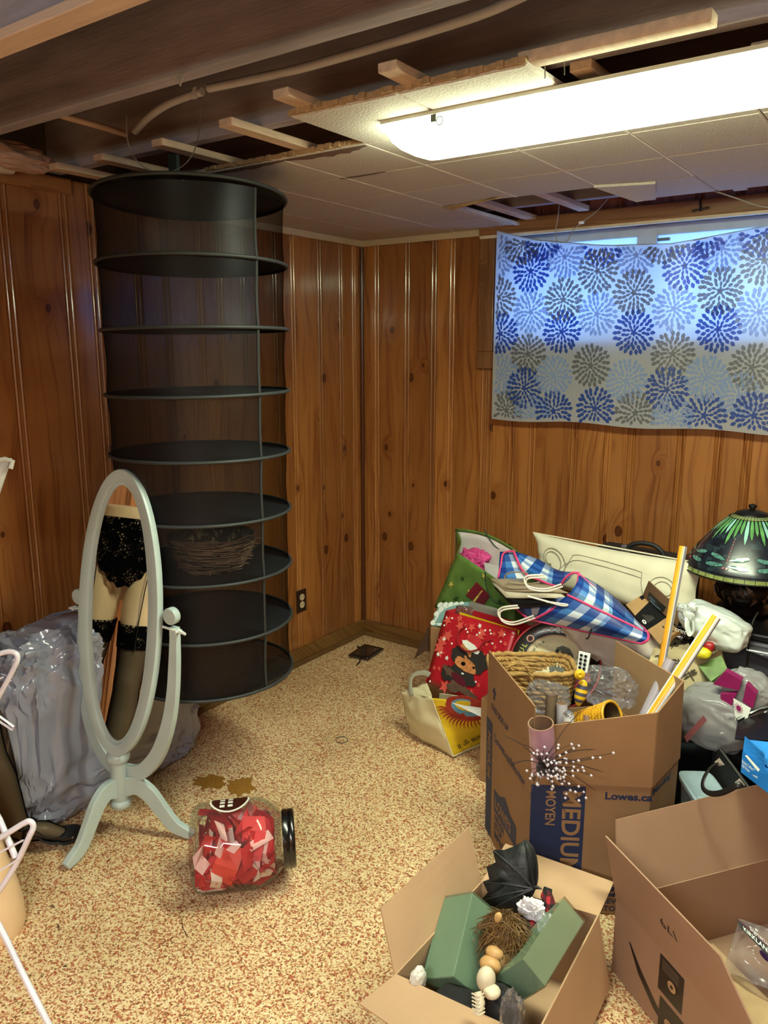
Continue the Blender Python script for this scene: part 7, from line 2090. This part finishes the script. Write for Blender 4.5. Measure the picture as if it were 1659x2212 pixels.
# skeleton pieces at the bottom
M_BONE = flat('bone_white', '#d8cdb2', rough=0.5)
sk2 = thing('skeleton_figure', 'white skeleton figure in black clothing at the bottom of the small box', 'figure', at(1055, 2200, D=1.60))
mb = MB(); mb.sphere(at(1050, 2115, D=1.64), 0.022, M_BONE, 16, (0.9, 1, 1.2)); mb.sphere(at(1062, 2142, D=1.62), 0.019, M_BONE, 14, (1, 1, 0.6))
mb.build('skull', M_BONE, sk2)
mb = MB(); a, b_ = at(1032, 2142, D=1.58), at(1034, 2190, D=1.56)
mb.tube([a, a.lerp(b_, 0.5) + RT * 0.004, b_], [0.008, 0.010, 0.007], 10)
for k in range(6): p = a.lerp(b_, (k + 0.5) / 6); mb.tube([p - RT * 0.012, p - FW * 0.012, p + RT * 0.012], 0.0018, 5)
mb.build('ribs', M_BONE, sk2)
crb(at(1075, 2180, D=1.64), (0.042, 0.035, 0.045), 71, 0.12, 4).build('black_cloth', M_FB, sk2)
crb(at(1000, 2178, D=1.66), (0.06, 0.03, 0.03), 72, 0.15, 4).build('black_cloth_bundle', M_FB, label='black cloth bundle beneath the left green foam block', cat='cloth')
crb(at(903, 2116, D=1.70), (0.014, 0.02, 0.026), 73, 0.15, 4).build('white_scarf', flat('scarf_white', '#d9d6cc', rough=0.8), label='white cloth corner peeking out left of the foam block', cat='cloth')
crb(at(1105, 2195, D=1.58), (0.020, 0.02, 0.05), 74, 0.25, 4, ridge=1.4).build('clear_plastic_bag', M_BAG, label='clear plastic scrap at the bottom of the small box', cat='plastic bag')

# ================================================================== LARGE OPEN PARCEL BOX AT THE LOWER RIGHT
KZ = 0.207
K = at(1331, 1941, Z=KZ)
e1, e2 = V((0.583, 0.812, 0)), V((0.80, -0.60, 0))
Kr, Nn = K + e1 * 0.62, K + e2 * 0.52
Fr_ = K + e1 * 0.62 + e2 * 0.52
abx = thing('shipping_box', 'large open brown shipping box cut off at the lower right corner', 'cardboard box', (K.x + 0.35, K.y + 0.1, 0))
M_PKC = flat('shipping_cardboard', '#9c7a62', rough=0.8, var=0.05, scale=6, bmp=0.04, bscale=150)
mb = MB(); c4 = [K, Nn, Fr_, Kr]
mb.add([V((p.x, p.y, 0.003)) for p in c4] + c4, [(i, (i + 1) % 4, 4 + (i + 1) % 4, 4 + i) for i in range(4)] + [(3, 2, 1, 0)], M_PKC)
mb.build('box_body', M_PKC, abx, solid=0.004)
lfq = Quad(at(1307, 1806, D=1.93), at(1554, 2064, D=1.60), K + e2 * 0.385, K)
lfq = Quad(lfq.c[0], lfq.c[0] + (lfq.c[1] - lfq.c[0]) * 1.0, K + e2 * 0.52, K)
slab('flap', lfq, M_PKC, abx)
tK, tKr = at(1331, 1771, D=2.0), at(1659, 1690, D=2.16)
tKr = tK + (tKr - tK) * 1.45
slab('flap', Quad(tK, tKr, Kr, K), M_PKC, abx)
slab('flap', Quad(Kr, Fr_, Fr_ + e1 * 0.2 + V((0, 0, 0.05)), Kr + e1 * 0.2 + V((0, 0, 0.05))), M_PKC, abx)
slab('inner_flap', Quad(V((K.x, K.y, 0.012)) + e2 * 0.02 + e1 * 0.02, V((K.x, K.y, 0.012)) + e2 * 0.5 + e1 * 0.02, V((K.x, K.y, 0.012)) + e2 * 0.5 + e1 * 0.30, V((K.x, K.y, 0.012)) + e2 * 0.02 + e1 * 0.30), flat('floor_cardboard', '#bfa078', rough=0.8), abx, 0.004)
wq = Quad(K, Nn, V((Nn.x, Nn.y, 0.003)), V((K.x, K.y, 0.003)))
M_AMB = flat('dark_tape_print', '#2b211d', rough=0.4, var=0.15)
def mbp(name, polys, mat, q, par, off=0.0008):
    mb = MB()
    for p in polys: q.poly(mb, p, mat, off)
    return mb.build(name, mat, par)
arc = [(0.12, 0.36), (0.20, 0.62), (0.32, 0.82), (0.46, 0.93), (0.62, 0.97), (0.62, 0.90), (0.46, 0.84), (0.34, 0.73), (0.22, 0.54), (0.13, 0.35)]
mb = MB()
for i in range(4): wq.poly(mb, [arc[i], arc[i + 1], arc[8 - i], arc[9 - i] if i else arc[9]], M_AMB, 0.0008)
mb.build('smile_print', M_AMB, abx)
mbp('tape_print', [[(0.34, 0.05), (0.50, 0.05), (0.50, 0.50), (0.34, 0.50)]], M_AMB, wq, abx)
mbp('tape_print', [[(0.36, 0.56), (0.52, 0.56), (0.52, 1.0), (0.36, 1.0)]], M_AMB, wq, abx, 0.0014)
for v_ in (0.30, 0.80):
    mb = MB(); wq.ell(mb, 0.43, v_, 0.028, 0.062, M_CARD_IN, 0.0020, n=16); wq.ell(mb, 0.43, v_, 0.010, 0.022, M_AMB, 0.0026, n=10); mb.build('round_symbol', M_CARD_IN, abx)
mb = MB()
for k in range(7): wq.poly(mb, [(0.36, 0.08 + 0.02 * k), (0.47, 0.08 + 0.02 * k), (0.47, 0.088 + 0.02 * k), (0.36, 0.088 + 0.02 * k)], flat('tape_fine_print', '#6d5c50'), 0.0018)
mb.build('fine_print', M_CARD_IN, abx)
text('179', lfq, 0.56, 0.42, 0.024, M_AMB, abx, rot=PI, off=0.0012, weight=0.0, squeeze=1.2)
# clear bag inside, with lettering
kb = thing('clear_snack_bag', 'clear plastic bag with white lettering lying in the shipping box', 'plastic bag', at(1610, 2080, Z=0.02))
q = Quad(at(1596, 1984, Z=0.13), at(1700, 2020, Z=0.13), at(1710, 2160, Z=0.04), at(1562, 2096, Z=0.03)); q.warp = lambda u, v: 0.010 * nz((u * 3, v * 3, 0.5), 1.6, 2) + 0.012 * math.sin(PI * u)
slab('bag_sheet', q, M_BAG, kb, 0.0006, 24, 24)
q2 = Quad(at(1592, 1986, Z=0.135), at(1690, 2074, Z=0.125), at(1684, 2090, Z=0.12), at(1598, 2004, Z=0.13))
mb = MB(); q2.poly(mb, [(0, 0), (1, -0.6), (1, -0.05), (0.1, 0.0)], flat('maroon_print', '#5e1c30', rough=0.3), 0.0015); q2.poly(mb, [(0, 0), (1, 0), (1, 1), (0, 1)], M_BKB, 0.0012); mb.build('printed_band', M_BKB, kb)
text('KIRKLAND', q2, 0.12, 0.85, 0.013, M_DOT, kb, off=0.003, weight=0.02, rot=0.03)
text('Signature', q2, 0.30, -0.10, 0.012, M_DOT, kb, off=0.003)
mb = MB(); pq = Quad(at(1642, 2046, Z=0.10), at(1672, 2066, Z=0.10), at(1668, 2090, Z=0.09), at(1640, 2066, Z=0.09)); pq.ell(mb, 0.5, 0.5, 0.5, 0.4, flat('violet_print', '#4a2a62'), 0.002); mb.build('violet_print', MATS['violet_print'], kb)


# ---------------------------------------------------------------- surface patterns join the part they are printed on
def merge_print(parent, prints, panel):
    kids = list(parent.children)
    tgt = [c for c in kids if c.name.split('.')[0] == panel][0]
    for nm in prints:
        for c in [k for k in parent.children if k.name.split('.')[0] == nm]:
            a, b_ = tgt.data, c.data
            mats = list(a.materials); idx = []
            for m_ in b_.materials:
                if m_ not in mats: mats.append(m_)
                idx.append(mats.index(m_))
            vs = [tuple(v.co) for v in a.vertices] + [tuple(v.co) for v in b_.vertices]
            k0 = len(a.vertices)
            fs = [list(p.vertices) for p in a.polygons] + [[k0 + q_ for q_ in p.vertices] for p in b_.polygons]
            mi = [p.material_index for p in a.polygons] + [idx[p.material_index] for p in b_.polygons]
            sm_ = [p.use_smooth for p in a.polygons] + [False] * len(b_.polygons)
            me = bpy.data.meshes.new(panel)
            me.from_pydata(vs, [], fs)
            for m_ in mats: me.materials.append(m_)
            for p, i_, s_ in zip(me.polygons, mi, sm_): p.material_index = i_; p.use_smooth = s_
            me.update()
            tgt.data = me
            bpy.data.objects.remove(c)


merge_print(ct, ['petal_print'], 'fabric')
merge_print(gbg, ['holiday_print'], 'front_panel')
merge_print(rb, ['star_print'], 'front_panel')
merge_print(gb, ['polka_dots'], 'box_body')
merge_print(tb, ['sun_print'], 'printed_panel')
merge_print(bpy.data.objects['round_tray'], ['eagle_print'], 'tray_body')
merge_print(dfb, ['dragonfly_print'], 'front_panel')
merge_print(bpy.data.objects['flyer'], ['sun_print'], 'sheet')
